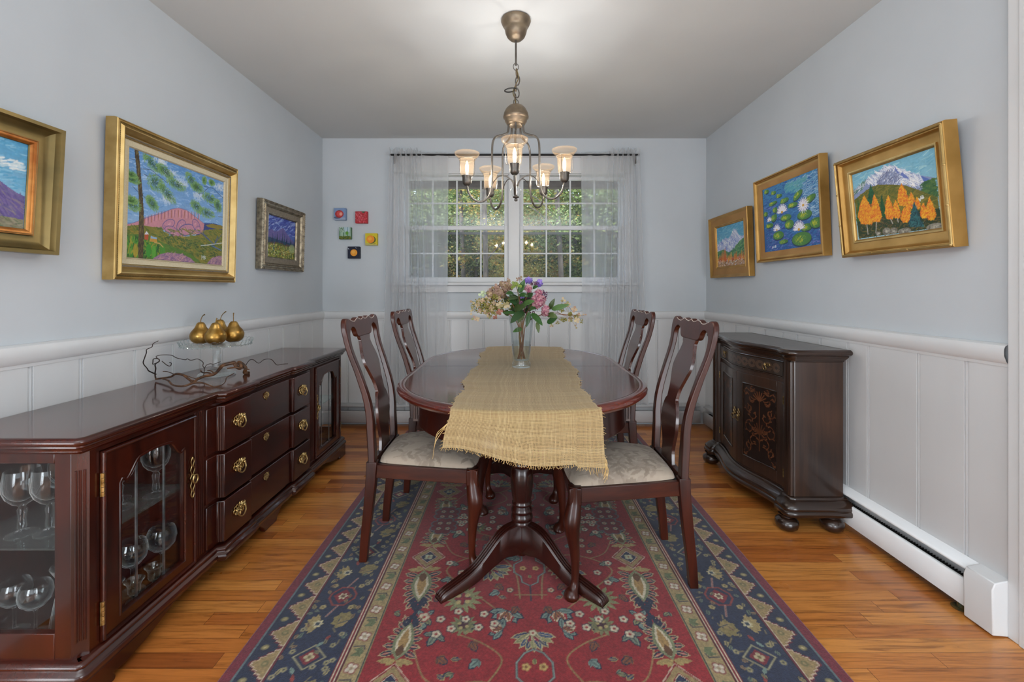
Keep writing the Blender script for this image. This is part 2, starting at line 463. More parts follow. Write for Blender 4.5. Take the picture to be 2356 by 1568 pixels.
# wainscot: random-width boards with a sunk bead between them
RZ0, RZ1 = .896, .962
def board_profile(joints, a, b, t=.012):
    """plan polyline (s, depth) of boards with a shallow moulded channel at each joint"""
    pts = [(a, t)]
    for j in joints:
        if j < a + .02 or j > b - .02: continue
        pts += [(j - .011, t), (j - .008, t - .006), (j - .002, t - .006), (j, t - .002), (j + .004, t - .002), (j + .0045, t - .009), (j + .0065, t - .009), (j + .007, t)]
    pts.append((b, t)); return pts
def wainscot(name, joints, a, b, mapf, z0=.10, z1=RZ0 + .01):
    pr = board_profile(joints, a, b)
    rows = [[mapf(s, d, z) for (s, d) in pr] for z in (z0, z1)]
    return struct(MB().strip(rows).build(name, M_wains, smooth=False))
rnd = random.Random(5)
def rand_joints(a, b):
    o = []; s = a + .1
    while s < b: o.append(s); s += rnd.choice((.135, .185, .238))
    return o
bj = [wx(p, 3.705) for p in (800, 838, 884, 930, 968, 1001, 1036, 1077, 1113, 1163, 1190, 1228, 1262, 1310, 1352, 1402, 1441, 1512, 1560, 1600)]
wainscot('trim_1', bj, XL, XR, lambda s, d, z: (s, YB - d, z))
rj = [1.573 - .19, 1.573, 1.759, 2.007, 2.13, 2.32, 2.51, 2.64, 2.83, 3.02, 3.20, 3.39, 3.53]
wainscot('trim_2', rj, 1.434, YB, lambda s, d, z: (XR - d, s, z))
lj = rand_joints(-.6, 1.0) + [1.12, 1.36, 1.46, 1.63, 1.86, 2.07, 2.25, 2.42, 2.66, 2.88, 3.06, 3.30, 3.5]
wainscot('trim_3', lj, YR, YB, lambda s, d, z: (XL + d, s, z))
# chair rails: moulded nosing
RAIL = [(0, .888), (.014, .889), (.016, .900), (.022, .905), (.026, .915), (.031, .928), (.031, .950), (.026, .960), (.014, .966), (0, .966)]
struct(MB().strip([[(x, YB - o, z) for x in (XL, XR)] for (o, z) in RAIL]).build('trim_4', M_white))
struct(MB().strip([[(XR - o, y, z) for y in (1.434, YB)] for (o, z) in RAIL]).build('trim_5', M_white))
struct(MB().strip([[(XL + o, y, z) for y in (YR, YB)] for (o, z) in RAIL]).build('trim_6', M_white))
# doorway casing at the right edge
mb = MB(); mb.box(1.630, XR, 1.300, 1.434, 0, ZC); mb.box(1.626, 1.632, 1.330, 1.400, 0, ZC)
struct(mb.build('trim_7', M_white, bevel=.003))
# white painted return beyond the casing (wall continues toward the camera)
struct(MB().box(1.645, XR, -.2, 1.30, 0, .12).build('baseboard_right', M_white, bevel=.003))
struct(MB().box(XL, XL + .014, YR, YB, 0, .10).build('baseboard_left', M_white, bevel=.003))

# ------------------------------------------------ baseboard heaters
def heater(name, label, a, b, mapf, cap_end, wall=.06):
    """hydronic baseboard heater: sloped hood, dark slot with fins, front panel hung off the floor"""
    mid = mapf((a + b) / 2, .03, 0)
    t = thing(name, label, 'heater', mid, world=True)
    def sw(prof, nm, mat, s0=a, s1=b):
        rows = [[mapf(s, d, z) for s in (s0, s1)] for (d, z) in prof]
        return MB().strip(rows).build(nm, mat, t, solid=.0025)
    sw([(.002, .026), (.002, .165)], 'back_plate', M_dark)
    sw([(.002, .185), (.015, .184), (.052, .174), (.058, .169), (.058, .163)], 'hood', M_white)
    sw([(.052, .128), (.060, .126), (.062, .120), (.062, .034), (.056, .030)], 'front_panel', M_white)
    f = MB()
    s = a + .03
    while s < b - .03:
        p0 = mapf(s, .012, .062); p1 = mapf(s + .0016, .046, .118)
        f.box(min(p0[0], p1[0]), max(p0[0], p1[0]), min(p0[1], p1[1]), max(p0[1], p1[1]), .062, .118); s += .012
    f.tube([mapf(a + .01, .03, .09), mapf(b - .01, .03, .09)], .011, 10)
    f.build('fins', M_fin, t)
    for e in cap_end:
        s0, s1 = e
        pr = [(0, 0), (.070, 0.006), (.072, .155), (.062, .178), (.0, .190)]
        rows = [[mapf(s0, d, z) for (d, z) in pr], [mapf(s1, d, z) for (d, z) in pr]]
        m = MB().strip(rows, closed_u=True); n = len(pr)
        m.f.append(tuple(range(n))); m.f.append(tuple(range(n, 2 * n)))
        ecap = m.build('end_cap', M_white, t, bevel=.003)
    return t
M_fin = noisy('dusty_fins', '#151515', '#3a3a38', 60, .6, metal=.4)
heater('baseboard_heater', 'long white baseboard heater along the wall under the window', -1.56, 1.575,
       lambda s, d, z: (s, YB - d, z), [])
heater('baseboard_heater', 'white baseboard heater on right wall, with box end cap at doorway', 1.50, 3.64,
       lambda s, d, z: (XR - d, s, z), [(1.432, 1.525)])
# pipe stub rising from the floor under the heater end
pp = MB().tube([(1.612, 1.566, -.01), (1.612, 1.566, .05)], .011, 12)
pp.lathe([(.016, 0), (.026, .001), (.027, .004), (.016, .006)], 20, Matrix.Translation((1.612, 1.566, 0)))
tag(pp.build('heating_pipe', M_pipe), 'short stained copper pipe with floor collar under heater end', 'pipe')

# ------------------------------------------------ window trim, sashes, panes
cz0, cz1 = ZX(655, 3.70), ZX(362, 3.70)
mb = MB(); Yc = YB - .018
mb.box(wx(906), OX[0][0] + .004, Yc, YB, OZ0, OZ1 + .004); mb.box(OX[1][1] - .004, wx(1456), Yc, YB, OZ0, OZ1 + .004)
mb.box(OX[0][1] - .002, OX[1][0] + .002, Yc, YB, OZ0, OZ1 + .004)
mb.box(wx(906), wx(1456), Yc, YB, OZ1 - .004, cz1)
mb.box(wx(903), wx(1459), Yc - .012, YB, cz1, cz1 + .014)
struct(mb.build('trim_8', M_white, bevel=.002))
mb = MB(); mb.box(wx(893), wx(1469), YB - .055, YB + .06, OZ0 - .022, OZ0); struct(mb.build('trim_9', M_white, bevel=.006, bseg=3))
mb = MB(); mb.box(wx(900), wx(1462), YB - .020, YB, ZX(672, 3.70), OZ0 - .022); struct(mb.build('trim_10', M_white, bevel=.003))
M_screen, nt, out = newmat('insect_screen')
t_ = N(nt, 'ShaderNodeBsdfTransparent'); t_.inputs[0].default_value = (1, 1, 1, 1); d_ = N(nt, 'ShaderNodeBsdfDiffuse'); d_.inputs[0].default_value = (.03, .03, .03, 1)
mx = N(nt, 'ShaderNodeMixShader'); mx.inputs[0].default_value = .42; L(nt, t_.outputs[0], mx.inputs[1]); L(nt, d_.outputs[0], mx.inputs[2]); L(nt, mx.outputs[0], out.inputs[0])
M_alu = noisy('screen_frame', '#55585c', '#5f6266', 9, .4, metal=.5)

def make_window(idx, xo0, xo1, glass, muntins):
    x0, x1 = xo0, xo1
    fr = MB()
    fr.box(x0, x0 + .006, YB - .002, YB + .13, OZ0, OZ1); fr.box(x1 - .006, x1, YB - .002, YB + .13, OZ0, OZ1)
    fr.box(x0, x1, YB - .002, YB + .13, OZ1 - .012, OZ1); fr.box(x0, x1, YB + .02, YB + .13, OZ0, OZ0 + .008)
    win = struct(fr.build('window_%d' % idx, M_white, bevel=.001))
    def sash(nm, Y, pz_top, pz_gt, pz_gb, pz_bot, pr):
        ga, gb = XX(glass[0], Y), XX(glass[1], Y)
        zt, zgt, zgb, zb = [ZX(v, Y) for v in (pz_top, pz_gt, pz_gb, pz_bot)]
        a, b = x0 + .006, x1 - .006
        m = MB()
        m.box(a, ga, Y - .015, Y + .015, zb, zt); m.box(gb, b, Y - .015, Y + .015, zb, zt)
        m.box(ga, gb, Y - .015, Y + .015, zgt, zt); m.box(ga, gb, Y - .015, Y + .015, zb, zgb)
        for q in muntins:
            x = XX(q, Y); m.box(x - .0065, x + .0065, Y - .011, Y + .008, zgb, zgt)
        zm = ZX(pr, Y); m.box(ga, gb, Y - .0105, Y + .0075, zm - .0065, zm + .0065)
        s = m.build(nm, M_white, win, bevel=.0025)
        g = MB().box(ga - .004, gb + .004, Y - .0015, Y + .0015, zgb - .004, zgt + .004).build('pane', M_pane, s)
        return ga, gb, zgb, zgt
    sash('upper_sash', GY_U, 403, 415, 519.5, 528, 468)
    ga, gb, z0, z1 = sash('lower_sash', GY_L, 519.6, 529, 637.6, 650, 583)
    YS = YB + .115
    m = MB(); zt = ZX(534, YS); zb = OZ0 + .012
    m.box(x0 + .008, x1 - .008, YS - .006, YS + .006, zt - .02, zt); m.box(x0 + .008, x0 + .026, YS - .006, YS + .006, zb, zt)
    m.box(x1 - .026, x1 - .008, YS - .006, YS + .006, zb, zt); m.box(x0 + .008, x1 - .008, YS - .006, YS + .006, zb, zb + .018)
    s = m.build('screen_frame', M_alu, win)
    MB().add([(x0 + .02, YS, zb), (x1 - .02, YS, zb), (x1 - .02, YS, zt - .01), (x0 + .02, YS, zt - .01)], [(0, 1, 2, 3)]).build('mesh_screen', M_screen, s)
    return win
make_window(1, OX[0][0], OX[0][1], (941, 1160.5), (996, 1051.5, 1106.5))
make_window(2, OX[1][0], OX[1][1], (1204, 1422), (1257, 1311.7, 1367))

# ------------------------------------------------ curtain rod and sheers
RY = 3.635; RZr = ZX(356, RY)
t = thing('curtain_rod', 'thin black curtain rod across the top of the window', 'curtain rod', (XX(1184, RY), RY, RZr), world=True)
MB().tube([(XX(897, RY), RY, RZr), (XX(1471, RY), RY, RZr)], .0085, 12).build('rod', M_black, t)
for px in (907, 1463):
    x = XX(px, RY)
    m = MB(); m.box(x - .008, x + .008, RY, YB - .001, RZr - .008, RZr + .006); m.box(x - .012, x + .012, YB - .005, YB, RZr - .07, RZr + .03); m.box(x - .008, x + .008, RY + .012, RY + .018, RZr - .07, RZr)
    m.build('bracket', M_nickel, t)
def sheer(name='sheer_fabric'):
    m, nt, out = newmat(name)
    tr = N(nt, 'ShaderNodeBsdfTransparent'); tr.inputs[0].default_value = (1, 1, 1, 1)
    df = N(nt, 'ShaderNodeBsdfDiffuse'); df.inputs[0].default_value = srgb('#dfe0e2')
    tl = N(nt, 'ShaderNodeBsdfTranslucent'); tl.inputs[0].default_value = srgb('#e6e8ea')
    a = N(nt, 'ShaderNodeMixShader'); a.inputs[0].default_value = .45; L(nt, df.outputs[0], a.inputs[1]); L(nt, tl.outputs[0], a.inputs[2])
    lw = N(nt, 'ShaderNodeLayerWeight'); lw.inputs[0].default_value = .35
    mr = N(nt, 'ShaderNodeMapRange'); mr.inputs[3].default_value = .43; mr.inputs[4].default_value = .97; L(nt, lw.outputs['Facing'], mr.inputs[0])
    b = N(nt, 'ShaderNodeMixShader'); L(nt, mr.outputs[0], b.inputs[0]); L(nt, tr.outputs[0], b.inputs[1]); L(nt, a.outputs[0], b.inputs[2])
    L(nt, b.outputs[0], out.inputs[0]); return m
M_sheer = sheer()
def curtain(label, side, seed):
    """side=-1 left: outer edge gathered, inner part a flat single layer"""
    r = random.Random(seed)
    nu, nv = 260, 60
    top = [(0, 0), (.62, 72), (1, 135)]           # px from outer edge
    bot = [(0, -19), (.62, 92), (1, 131)]
    ox = 897 if side < 0 else 1472
    ph = [r.uniform(0, 6.28) for _ in range(6)]
    zt, zr, zb = ZX(343, RY), RZr, .192
    rows = []
    for j in range(nv + 1):
        v = j / nv
        z = zt + (zb - zt) * (v ** 1.0)
        row = []
        for i in range(nu + 1):
            u = i / nu
            kk = max(0, min(1, (zr - z) / (zr - zb)))
            px = lerp_curve(top, u) * (1 - kk) + lerp_curve(bot, u) * kk
            x = XX(ox + (px if side < 0 else -px), RY)
            g = 1.0 if u < .55 else max(.06, 1 - (u - .55) / .10)
            fr = 2 * PI * (9.0 + 1 * math.sin(ph[0])) * u
            amp = g * (.018 + .012 * kk)
            y = RY - .002 + amp * math.sin(fr + ph[1] + .9 * math.sin(3 * u + ph[2] + 1.2 * kk)) + (.22 * (1 - kk) ** 2 + .06) * amp * math.sin(2.3 * fr + ph[3] - kk * 2)
            if u >= .62: y += .004 * math.sin(5 * u * 6 + ph[4] + kk)
            # pinch on the rod pocket
            d = abs(z - zr)
            pin = math.exp(-(d / .012) ** 2)
            y = y * (1 - pin * .8) + (RY - .010) * pin * .8
            zz = z
            if j == 0: zz += g * .012 * math.sin(fr * 1.7 + ph[5]) - (1 - g) * .030
            x += g * .003 * math.sin(fr * 1.3 + ph[2]) * (1 if j < 3 else kk)
            if v == 1: zz += .006 * math.sin(9 * u)
            row.append((x, min(y, YB - .052 if (z < 1.27 and z > 1.10) else YB - .045), zz))
        rows.append(row)
    o = MB().strip(rows).build('sheer_curtain', M_sheer, angle=80)
    # hem and side seam: doubled fabric, denser
    return tag(o, label, 'curtain')
curtain('long white sheer curtain hanging at left side of the window', -1, 3)
curtain('long white sheer curtain hanging at right side of the window', 1, 11)

# wall outlet
t = thing('wall_outlet', 'double ivory wall outlet low on the back wall, behind near left chair', 'outlet', (XX(866, 3.70), 3.704, .42), world=True)
x = XX(867, 3.70); MB().box(x - .036, x + .036, 3.699, 3.705, .36, .475).build('cover_plate', M_plastic, t, bevel=.002)
for z in (.438, .397): MB().box(x - .016, x + .016, 3.697, 3.700, z - .014, z + .014).build('socket', M_plastic, t, bevel=.001)

# ================================================= OUTSIDE
M_eave = noisy('eave_wood', '#4a3f36', '#5c5045', 20, .8, stretch=(.3, 1, 1))
struct(MB().box(-3.5, 3.5, 4.60, 4.68, ZX(431, 4.6), 2.75).build('trim_11', M_eave, smooth=False))
struct(MB().box(-3.5, 3.5, 3.86, 4.62, 2.56, 2.62).build('trim_12', M_eave, smooth=False))
M_ground = noisy('forest_floor', '#3f3a24', '#77703f', 3, .95)
gm = MB()
rows = []
for j in range(30):
    y = 4.2 + j * .9
    rows.append([(-14 + i * 1.0, y, -.7 + .035 * (y - 4) + .15 * math.sin(i * 1.3 + j)) for i in range(29)])
gm.strip(rows); struct(gm.build('ground', M_ground))

def leafmat(name, cols, trans=.35):
    m, nt, out = newmat(name)
    g = N(nt, 'ShaderNodeNewGeometry')
    r = ramp(nt, g.outputs['Random Per Island'], [(i / max(1, len(cols) - 1), c) for i, c in enumerate(cols)])
    df = N(nt, 'ShaderNodeBsdfDiffuse'); tl = N(nt, 'ShaderNodeBsdfTranslucent')
    L(nt, r.outputs[0], df.inputs[0]); L(nt, r.outputs[0], tl.inputs[0])
    mx = N(nt, 'ShaderNodeMixShader'); mx.inputs[0].default_value = trans; L(nt, df.outputs[0], mx.inputs[1]); L(nt, tl.outputs[0], mx.inputs[2]); L(nt, mx.outputs[0], out.inputs[0])
    return m
M_lg = leafmat('green_leaves', ['#2c4020', '#566a34', '#84905a', '#a0a874', '#48582e', '#7a8448'])
M_ly = leafmat('autumn_leaves', ['#5c5a2c', '#8f8246', '#96703c', '#7c8448', '#a89a5c'])
M_ld = leafmat('dark_leaves', ['#1a2814', '#2c3e1e', '#44562c', '#626e40'])
M_bark = noisy('bark', '#2e2822', '#5c5248', 14, .95, bumpk=.6, bdist=.02, stretch=(1, 1, .25))
def crown_mesh(seed, n, rx, rz, leaf, clumps=34):
    r = random.Random(seed)
    cl = [(Vector((r.uniform(-1, 1) * rx, r.uniform(-.6, .6) * rx, r.uniform(-1, 1) * rz)), r.uniform(.25, .6)) for _ in range(clumps)]
    vs = []; fs = []
    for k in range(n):
        c, s = r.choice(cl)
        p = c + Vector((r.gauss(0, s * .55), r.gauss(0, s * .55), r.gauss(0, s * .4)))
        a = Vector((r.uniform(-1, 1), r.uniform(-1, 1), r.uniform(-.7, .7))).normalized()
        b = a.cross(Vector((r.uniform(-1, 1), r.uniform(-1, 1), r.uniform(-1, 1)))).normalized()
        l = leaf * r.uniform(.6, 1.3)
        i = len(vs); vs += [p - a * l, p + b * l * .45, p + a * l, p - b * l * .45]; fs.append((i, i + 1, i + 2, i + 3))
    m = MB(); m.v = [tuple(v) for v in vs]; m.f = fs; return m
def crown_obj(seed, n, rx, rz, leaf, mat):
    m = crown_mesh(seed, n, rx, rz, leaf)
    me = bpy.data.meshes.new('foliage'); me.from_pydata(m.v, [], m.f); me.materials.append(mat)
    return me
crowns = [crown_obj(1, 6500, 1.5, 1.5, .052, M_lg), crown_obj(2, 6000, 1.5, 1.5, .052, M_ly), crown_obj(3, 9000, 1.7, 1.5, .060, M_ld), crown_obj(4, 3000, 1.3, 1.3, .05, M_lg)]
def tree(x, y, r, lean, crownspec, label, cat='tree', group='trees in the woods outside'):
    t = thing('woodland_tree', label, cat, (x, y, -.6), group=group)
    rr = random.Random(int(x * 97 + y * 31))
    pts = [(0, 0, -.2), (lean * .3, 0, 2), (lean * .8 + rr.uniform(-.05, .05), 0, 4), (lean * 1.2, 0, 7.5)]
    m = MB().tube(pts, [r * 1.15, r, r * .9, r * .6], 12, smooth=4)
    for q in range(4):
        z = rr.uniform(2.2, 5.5); s = rr.choice((-1, 1))
        m.tube([(lean * z / 7, 0, z), (lean * z / 7 + s * .5, -.1, z + .5), (lean * z / 7 + s * 1.1, -.2, z + .75)], [r * .3, r * .2, r * .06], 6, smooth=3)
    m.build('trunk', M_bark, t)
    for (me, dx, dy, dz, sc) in crownspec:
        f = bpy.data.objects.new('foliage', me); C.objects.link(f); f.parent = t
        f.location = (dx, dy, dz); f.scale = (sc, sc, sc); f.rotation_euler = (0, 0, rr.uniform(0, 6))
    return t
K = crowns
for (px, Y, wpx, lean, cs) in [
    (1071, 9.5, 10, -.15, [(K[0], -.6, .4, 4.2, .8), (K[3], .2, 0, 3.1, .6)]),
    (1088, 12.0, 7, .25, [(K[0], .3, .5, 4.6, .9), (K[1], -.4, .5, 3.0, .6)]),
    (1117, 8.2, 12, .02, [(K[3], .9, .6, 3.6, .7), (K[1], .5, .8, 2.2, .55)]),
    (985, 10.5, 9, -.1, [(K[0], 0, .3, 3.6, 1.0), (K[2], -.6, .6, 2.0, .9)]),
    (1298, 9.0, 12, -.2, [(K[1], -1.0, .6, 3.5, .8), (K[0], .9, .8, 3.8, .9)]),
    (1318, 11.5, 9, .1, [(K[0], .4, .3, 3.4, 1.1)]),
    (1242, 13.5, 7, 0, [(K[1], 0, .3, 4.0, 1.1), (K[2], .3, .3, 2.0, 1.1)]),
    (1385, 10.0, 8, -.5, [(K[0], .2, .2, 3.2, 1.0), (K[2], .5, .3, 1.8, .9)]),
    (1180, 14.5, 8, 0, [(K[0], 0, .3, 4.4, 1.2), (K[2], 0, .3, 2.2, 1.2)]),
    (940, 13.0, 9, .1, [(K[0], 0, .3, 4.0, 1.3), (K[2], 0, .3, 1.9, 1.2)])]:
    tree(XX(px, Y), Y, wpx * Y / 2000, lean, cs, 'tall woodland tree with grey trunk and autumn foliage outside the window')
def shrub(px, Y, me, z, sc, label, group):
    t = thing('woodland_shrub', label, 'shrub', (XX(px, Y), Y, -.6), group=group)
    MB().tube([(0, 0, 0), (.05, 0, z * .6), (0, 0, z + .5)], [.03, .025, .01], 6).build('stem', M_bark, t)
    f = bpy.data.objects.new('foliage', me); C.objects.link(f); f.parent = t; f.location = (0, 0, z); f.scale = (sc, sc, sc * .9)
for i, (px, Y) in enumerate([(1000, 12.5), (1095, 13.5), (1160, 11.0), (1235, 10.5), (1290, 14.0), (1345, 11.5), (1400, 13.0), (1050, 16.5), (1200, 17.0), (1330, 17.0), (940, 16), (1440, 16)]):
    shrub(px, Y, K[(2, 2, 1, 1, 2, 0, 2, 2, 2, 2, 2, 2)[i]], 1.2, .85 if Y < 15 else 1.35, 'leafy woodland undergrowth shrub seen low through the window', 'undergrowth outside the window')
shrub(1352, 7.2, K[0], 1.15, .32, 'small bright green sunlit shrub behind the right lower sash', None)
for i, (px, Y) in enumerate([(960, 19), (1020, 20), (1085, 19), (1150, 21), (1215, 19), (1280, 20), (1350, 19), (1420, 20), (900, 20), (1480, 19)]):
    t = thing('woodland_tree', 'distant tree forming the leafy wall of woods outside', 'tree', (XX(px, Y), Y, -.2), group='distant trees of the woods')
    MB().tube([(0, 0, 0), (.1, 0, 3), (0, 0, 7)], [.14, .12, .08], 8).build('trunk', M_bark, t)
    for (me, dz, sc) in ((K[2], 1.6, 1.5), (K[2 if i % 2 else 0], 3.4, 1.5), (K[0 if i % 3 else 1], 5.0 + .5 * (i % 3), 1.1))[:3 if i % 3 == 1 else 2]:
        f = bpy.data.objects.new('foliage', me); C.objects.link(f); f.parent = t; f.location = (random.uniform(-.4, .4), 0, dz); f.scale = (sc,) * 3; f.rotation_euler = (0, 0, i)
# ================================================= COLOURED CANVASES (numpy painter, colours stored on mesh points)
def vnoise(rng, h, w, cell):
    gh, gw = int(h / cell) + 3, int(w / cell) + 3
    g = rng.random((gh, gw)); y = np.arange(h) / cell; x = np.arange(w) / cell
    yi = y.astype(int); xi = x.astype(int); fy = y - yi; fx = x - xi
    fy = fy * fy * (3 - 2 * fy); fx = fx * fx * (3 - 2 * fx)
    a = g[yi][:, xi]; b = g[yi][:, xi + 1]; c = g[yi + 1][:, xi]; d = g[yi + 1][:, xi + 1]
    return (a * (1 - fx) + b * fx) * (1 - fy)[:, None] + (c * (1 - fx) + d * fx) * fy[:, None]
class Paint:
    """picture in a w x h metric frame, origin lower left"""
    def __init__(s, w, h, res, base='#808080', seed=1, conv=None):
        s.w, s.h = w, h; s.nx = int(round(w / res)) + 1; s.ny = int(round(h / res)) + 1
        s.rx = w / (s.nx - 1); s.ry = h / (s.ny - 1)
        s.A = np.empty((s.ny, s.nx, 3)); s.A[:] = lin(base); s.rng = np.random.default_rng(seed); s.conv = conv
        s.X = np.arange(s.nx) * s.rx; s.Y = np.arange(s.ny) * s.ry
    def _c(s, pts): return np.array([s.conv(*p) if s.conv else p for p in pts], float)
    def _bb(s, x0, x1, y0, y1):
        i0 = max(0, int(x0 / s.rx) - 1); i1 = min(s.nx, int(x1 / s.rx) + 3); j0 = max(0, int(y0 / s.ry) - 1); j1 = min(s.ny, int(y1 / s.ry) + 3)
        return i0, i1, j0, j1
    def _mix(s, i0, i1, j0, j1, m, col):
        if i1 <= i0 or j1 <= j0: return
        c = lin(col) if isinstance(col, str) else np.asarray(col)
        a = s.A[j0:j1, i0:i1]; a += (c - a) * m[..., None]
    def poly(s, pts, col, raw=False, a=1.0, wob=0):
        P = np.array(pts, float) if raw else s._c(pts)
        i0, i1, j0, j1 = s._bb(P[:, 0].min(), P[:, 0].max(), P[:, 1].min(), P[:, 1].max())
        if i1 <= i0 or j1 <= j0: return
        X, Y = np.meshgrid(s.X[i0:i1], s.Y[j0:j1])
        if wob:
            X = X + (s.rng.random(X.shape) - .5) * wob; Y = Y + (s.rng.random(X.shape) - .5) * wob
        ins = np.zeros(X.shape, bool); n = len(P)
        for k in range(n):
            x1, y1 = P[k - 1]; x2, y2 = P[k]
            if y1 == y2: continue
            c = ((y1 > Y) != (y2 > Y)) & (X < (x2 - x1) * (Y - y1) / (y2 - y1) + x1)
            ins ^= c
        s._mix(i0, i1, j0, j1, ins * a, col)
    def line(s, pts, wd, col, raw=False, a=1.0):
        P = np.array(pts, float) if raw else s._c(pts)
        for (p, q) in zip(P, P[1:]):
            i0, i1, j0, j1 = s._bb(min(p[0], q[0]) - wd, max(p[0], q[0]) + wd, min(p[1], q[1]) - wd, max(p[1], q[1]) + wd)
            if i1 <= i0 or j1 <= j0: continue
            X, Y = np.meshgrid(s.X[i0:i1], s.Y[j0:j1])
            d = q - p; L2 = max(1e-12, d @ d)
            t = np.clip(((X - p[0]) * d[0] + (Y - p[1]) * d[1]) / L2, 0, 1)
            D = np.hypot(X - p[0] - t * d[0], Y - p[1] - t * d[1])
            s._mix(i0, i1, j0, j1, np.clip((wd / 2 - D) / s.rx + .5, 0, 1) * a, col)
    def ell(s, c, rx, ry, col, rot=0, raw=False, a=1.0, soft=0):
        c = np.array(c, float) if raw else s._c([c])[0]; m = max(rx, ry) * (1.05 + soft)
        i0, i1, j0, j1 = s._bb(c[0] - m, c[0] + m, c[1] - m, c[1] + m)
        if i1 <= i0 or j1 <= j0: return
        X, Y = np.meshgrid(s.X[i0:i1] - c[0], s.Y[j0:j1] - c[1])
        cr, sr = math.cos(rot), math.sin(rot); u = (X * cr + Y * sr) / rx; v = (-X * sr + Y * cr) / ry
        d = np.hypot(u, v)
        k = np.clip((1 - d) / max(soft, s.rx / min(rx, ry)) + .5, 0, 1)
        s._mix(i0, i1, j0, j1, k * a, col)
    def grad(s, c0, c1, axis='y'):
        t = (s.Y / s.h)[:, None, None] if axis == 'y' else (s.X / s.w)[None, :, None]
        s.A[:] = lin(c0) * (1 - t) + lin(c1) * t
    def strokes(s, pts, cols, n, ln, wd, ang, spread=.4, a=.9, raw=False):
        """brush strokes with centres inside a polygon"""
        P = np.array(pts, float) if raw else s._c(pts); r = s.rng
        x0, y0 = P.min(0); x1, y1 = P.max(0); k = 0; tries = 0
        while k < n and tries < n * 12:
            tries += 1
            x = r.uniform(x0, x1); y = r.uniform(y0, y1); ins = False
            for i in range(len(P)):
                xa, ya = P[i - 1]; xb, yb = P[i]
                if (ya > y) != (yb > y) and x < (xb - xa) * (y - ya) / (yb - ya) + xa: ins = not ins
            if not ins: continue
            k += 1; t = ang + r.normal() * spread; l = ln * r.uniform(.5, 1.3) / 2
            s.line([(x - l * math.cos(t), y - l * math.sin(t)), (x + l * math.cos(t), y + l * math.sin(t))], wd * r.uniform(.6, 1.3), cols[int(r.integers(len(cols)))], raw=True, a=a)
    def clump(s, c, rx, ry, rot, cols, n, ln, wd, a=.85):
        """tuft of needles / petals radiating along an ellipse"""
        c = s._c([c])[0]; r = s.rng
        for k in range(n):
            q = r.uniform(0, 2 * PI); d = math.sqrt(r.random())
            u, v = rx * d * math.cos(q), ry * d * math.sin(q)
            x = c[0] + u * math.cos(rot) - v * math.sin(rot); y = c[1] + u * math.sin(rot) + v * math.cos(rot)
            t = math.atan2(y - c[1], x - c[0]) * .5 + rot * .5 + r.normal() * .5; l = ln * r.uniform(.6, 1.2) / 2
            ci = min(len(cols) - 1, int(d * len(cols) * r.uniform(.7, 1.15)))
            s.line([(x - l * math.cos(t), y - l * math.sin(t)), (x + l * math.cos(t), y + l * math.sin(t))], wd, cols[ci], raw=True, a=a)
    def texture(s, amt=.12, cell=3):
        n = vnoise(s.rng, s.ny, s.nx, cell) * .6 + vnoise(s.rng, s.ny, s.nx, cell * 4) * .4
        s.A *= (1 + amt * (n - .5) * 2)[..., None]
    def mesh(s, name, mat, parent=None, M=None, zf=None, edge=0, wrap=0):
        """grid mesh carrying the colours; zf(X,Y)->z"""
        X, Y = np.meshgrid(s.X, s.Y); Z = np.zeros_like(X) if zf is None else zf(X, Y)
        A = s.A
        if edge:
            Z = Z.copy(); Z[0] = Z[-1] = -edge; Z[:, 0] = Z[:, -1] = -edge
        co = np.stack([X, Y, Z], -1).reshape(-1, 3)
        if M is not None:
            m = np.array(M); co = co @ m[:3, :3].T + m[:3, 3]
        nx, ny = s.nx, s.ny
        idx = np.arange(nx * ny).reshape(ny, nx)
        q = np.stack([idx[:-1, :-1], idx[:-1, 1:], idx[1:, 1:], idx[1:, :-1]], -1).reshape(-1, 4)
        me = bpy.data.meshes.new(name)
        me.vertices.add(nx * ny); me.vertices.foreach_set('co', co.astype(np.float32).ravel())
        me.loops.add(len(q) * 4); me.loops.foreach_set('vertex_index', q.astype(np.int32).ravel())
        me.polygons.add(len(q)); me.polygons.foreach_set('loop_start', (np.arange(len(q)) * 4).astype(np.int32))
        me.polygons.foreach_set('use_smooth', np.ones(len(q), bool))
        me.update(calc_edges=True)
        at = me.color_attributes.new('Col', 'FLOAT_COLOR', 'POINT')
        at.data.foreach_set('color', np.concatenate([np.clip(A, 0, 1).reshape(-1, 3), np.ones((nx * ny, 1))], 1).astype(np.float32).ravel())
        me.materials.append(mat)
        o = bpy.data.objects.new(name, me); C.objects.link(o)
        if parent is not None: o.parent = parent
        return o
def rect_conv(plane_x, y0, y1, z0, z1, W_, H_, ox, oy, sc, flip=False):
    """photo-crop coordinates of a picture on a side wall -> metric picture frame"""
    def f(a, b):
        px = ox + a / sc; py = oy + b / sc
        Y = plane_x * F / (px - CX); z = HC - (py - CY) * Y / F
        u = (Y - y0) / (y1 - y0)
        return (u * W_, (z - z0) / (z1 - z0) * H_)
    return f

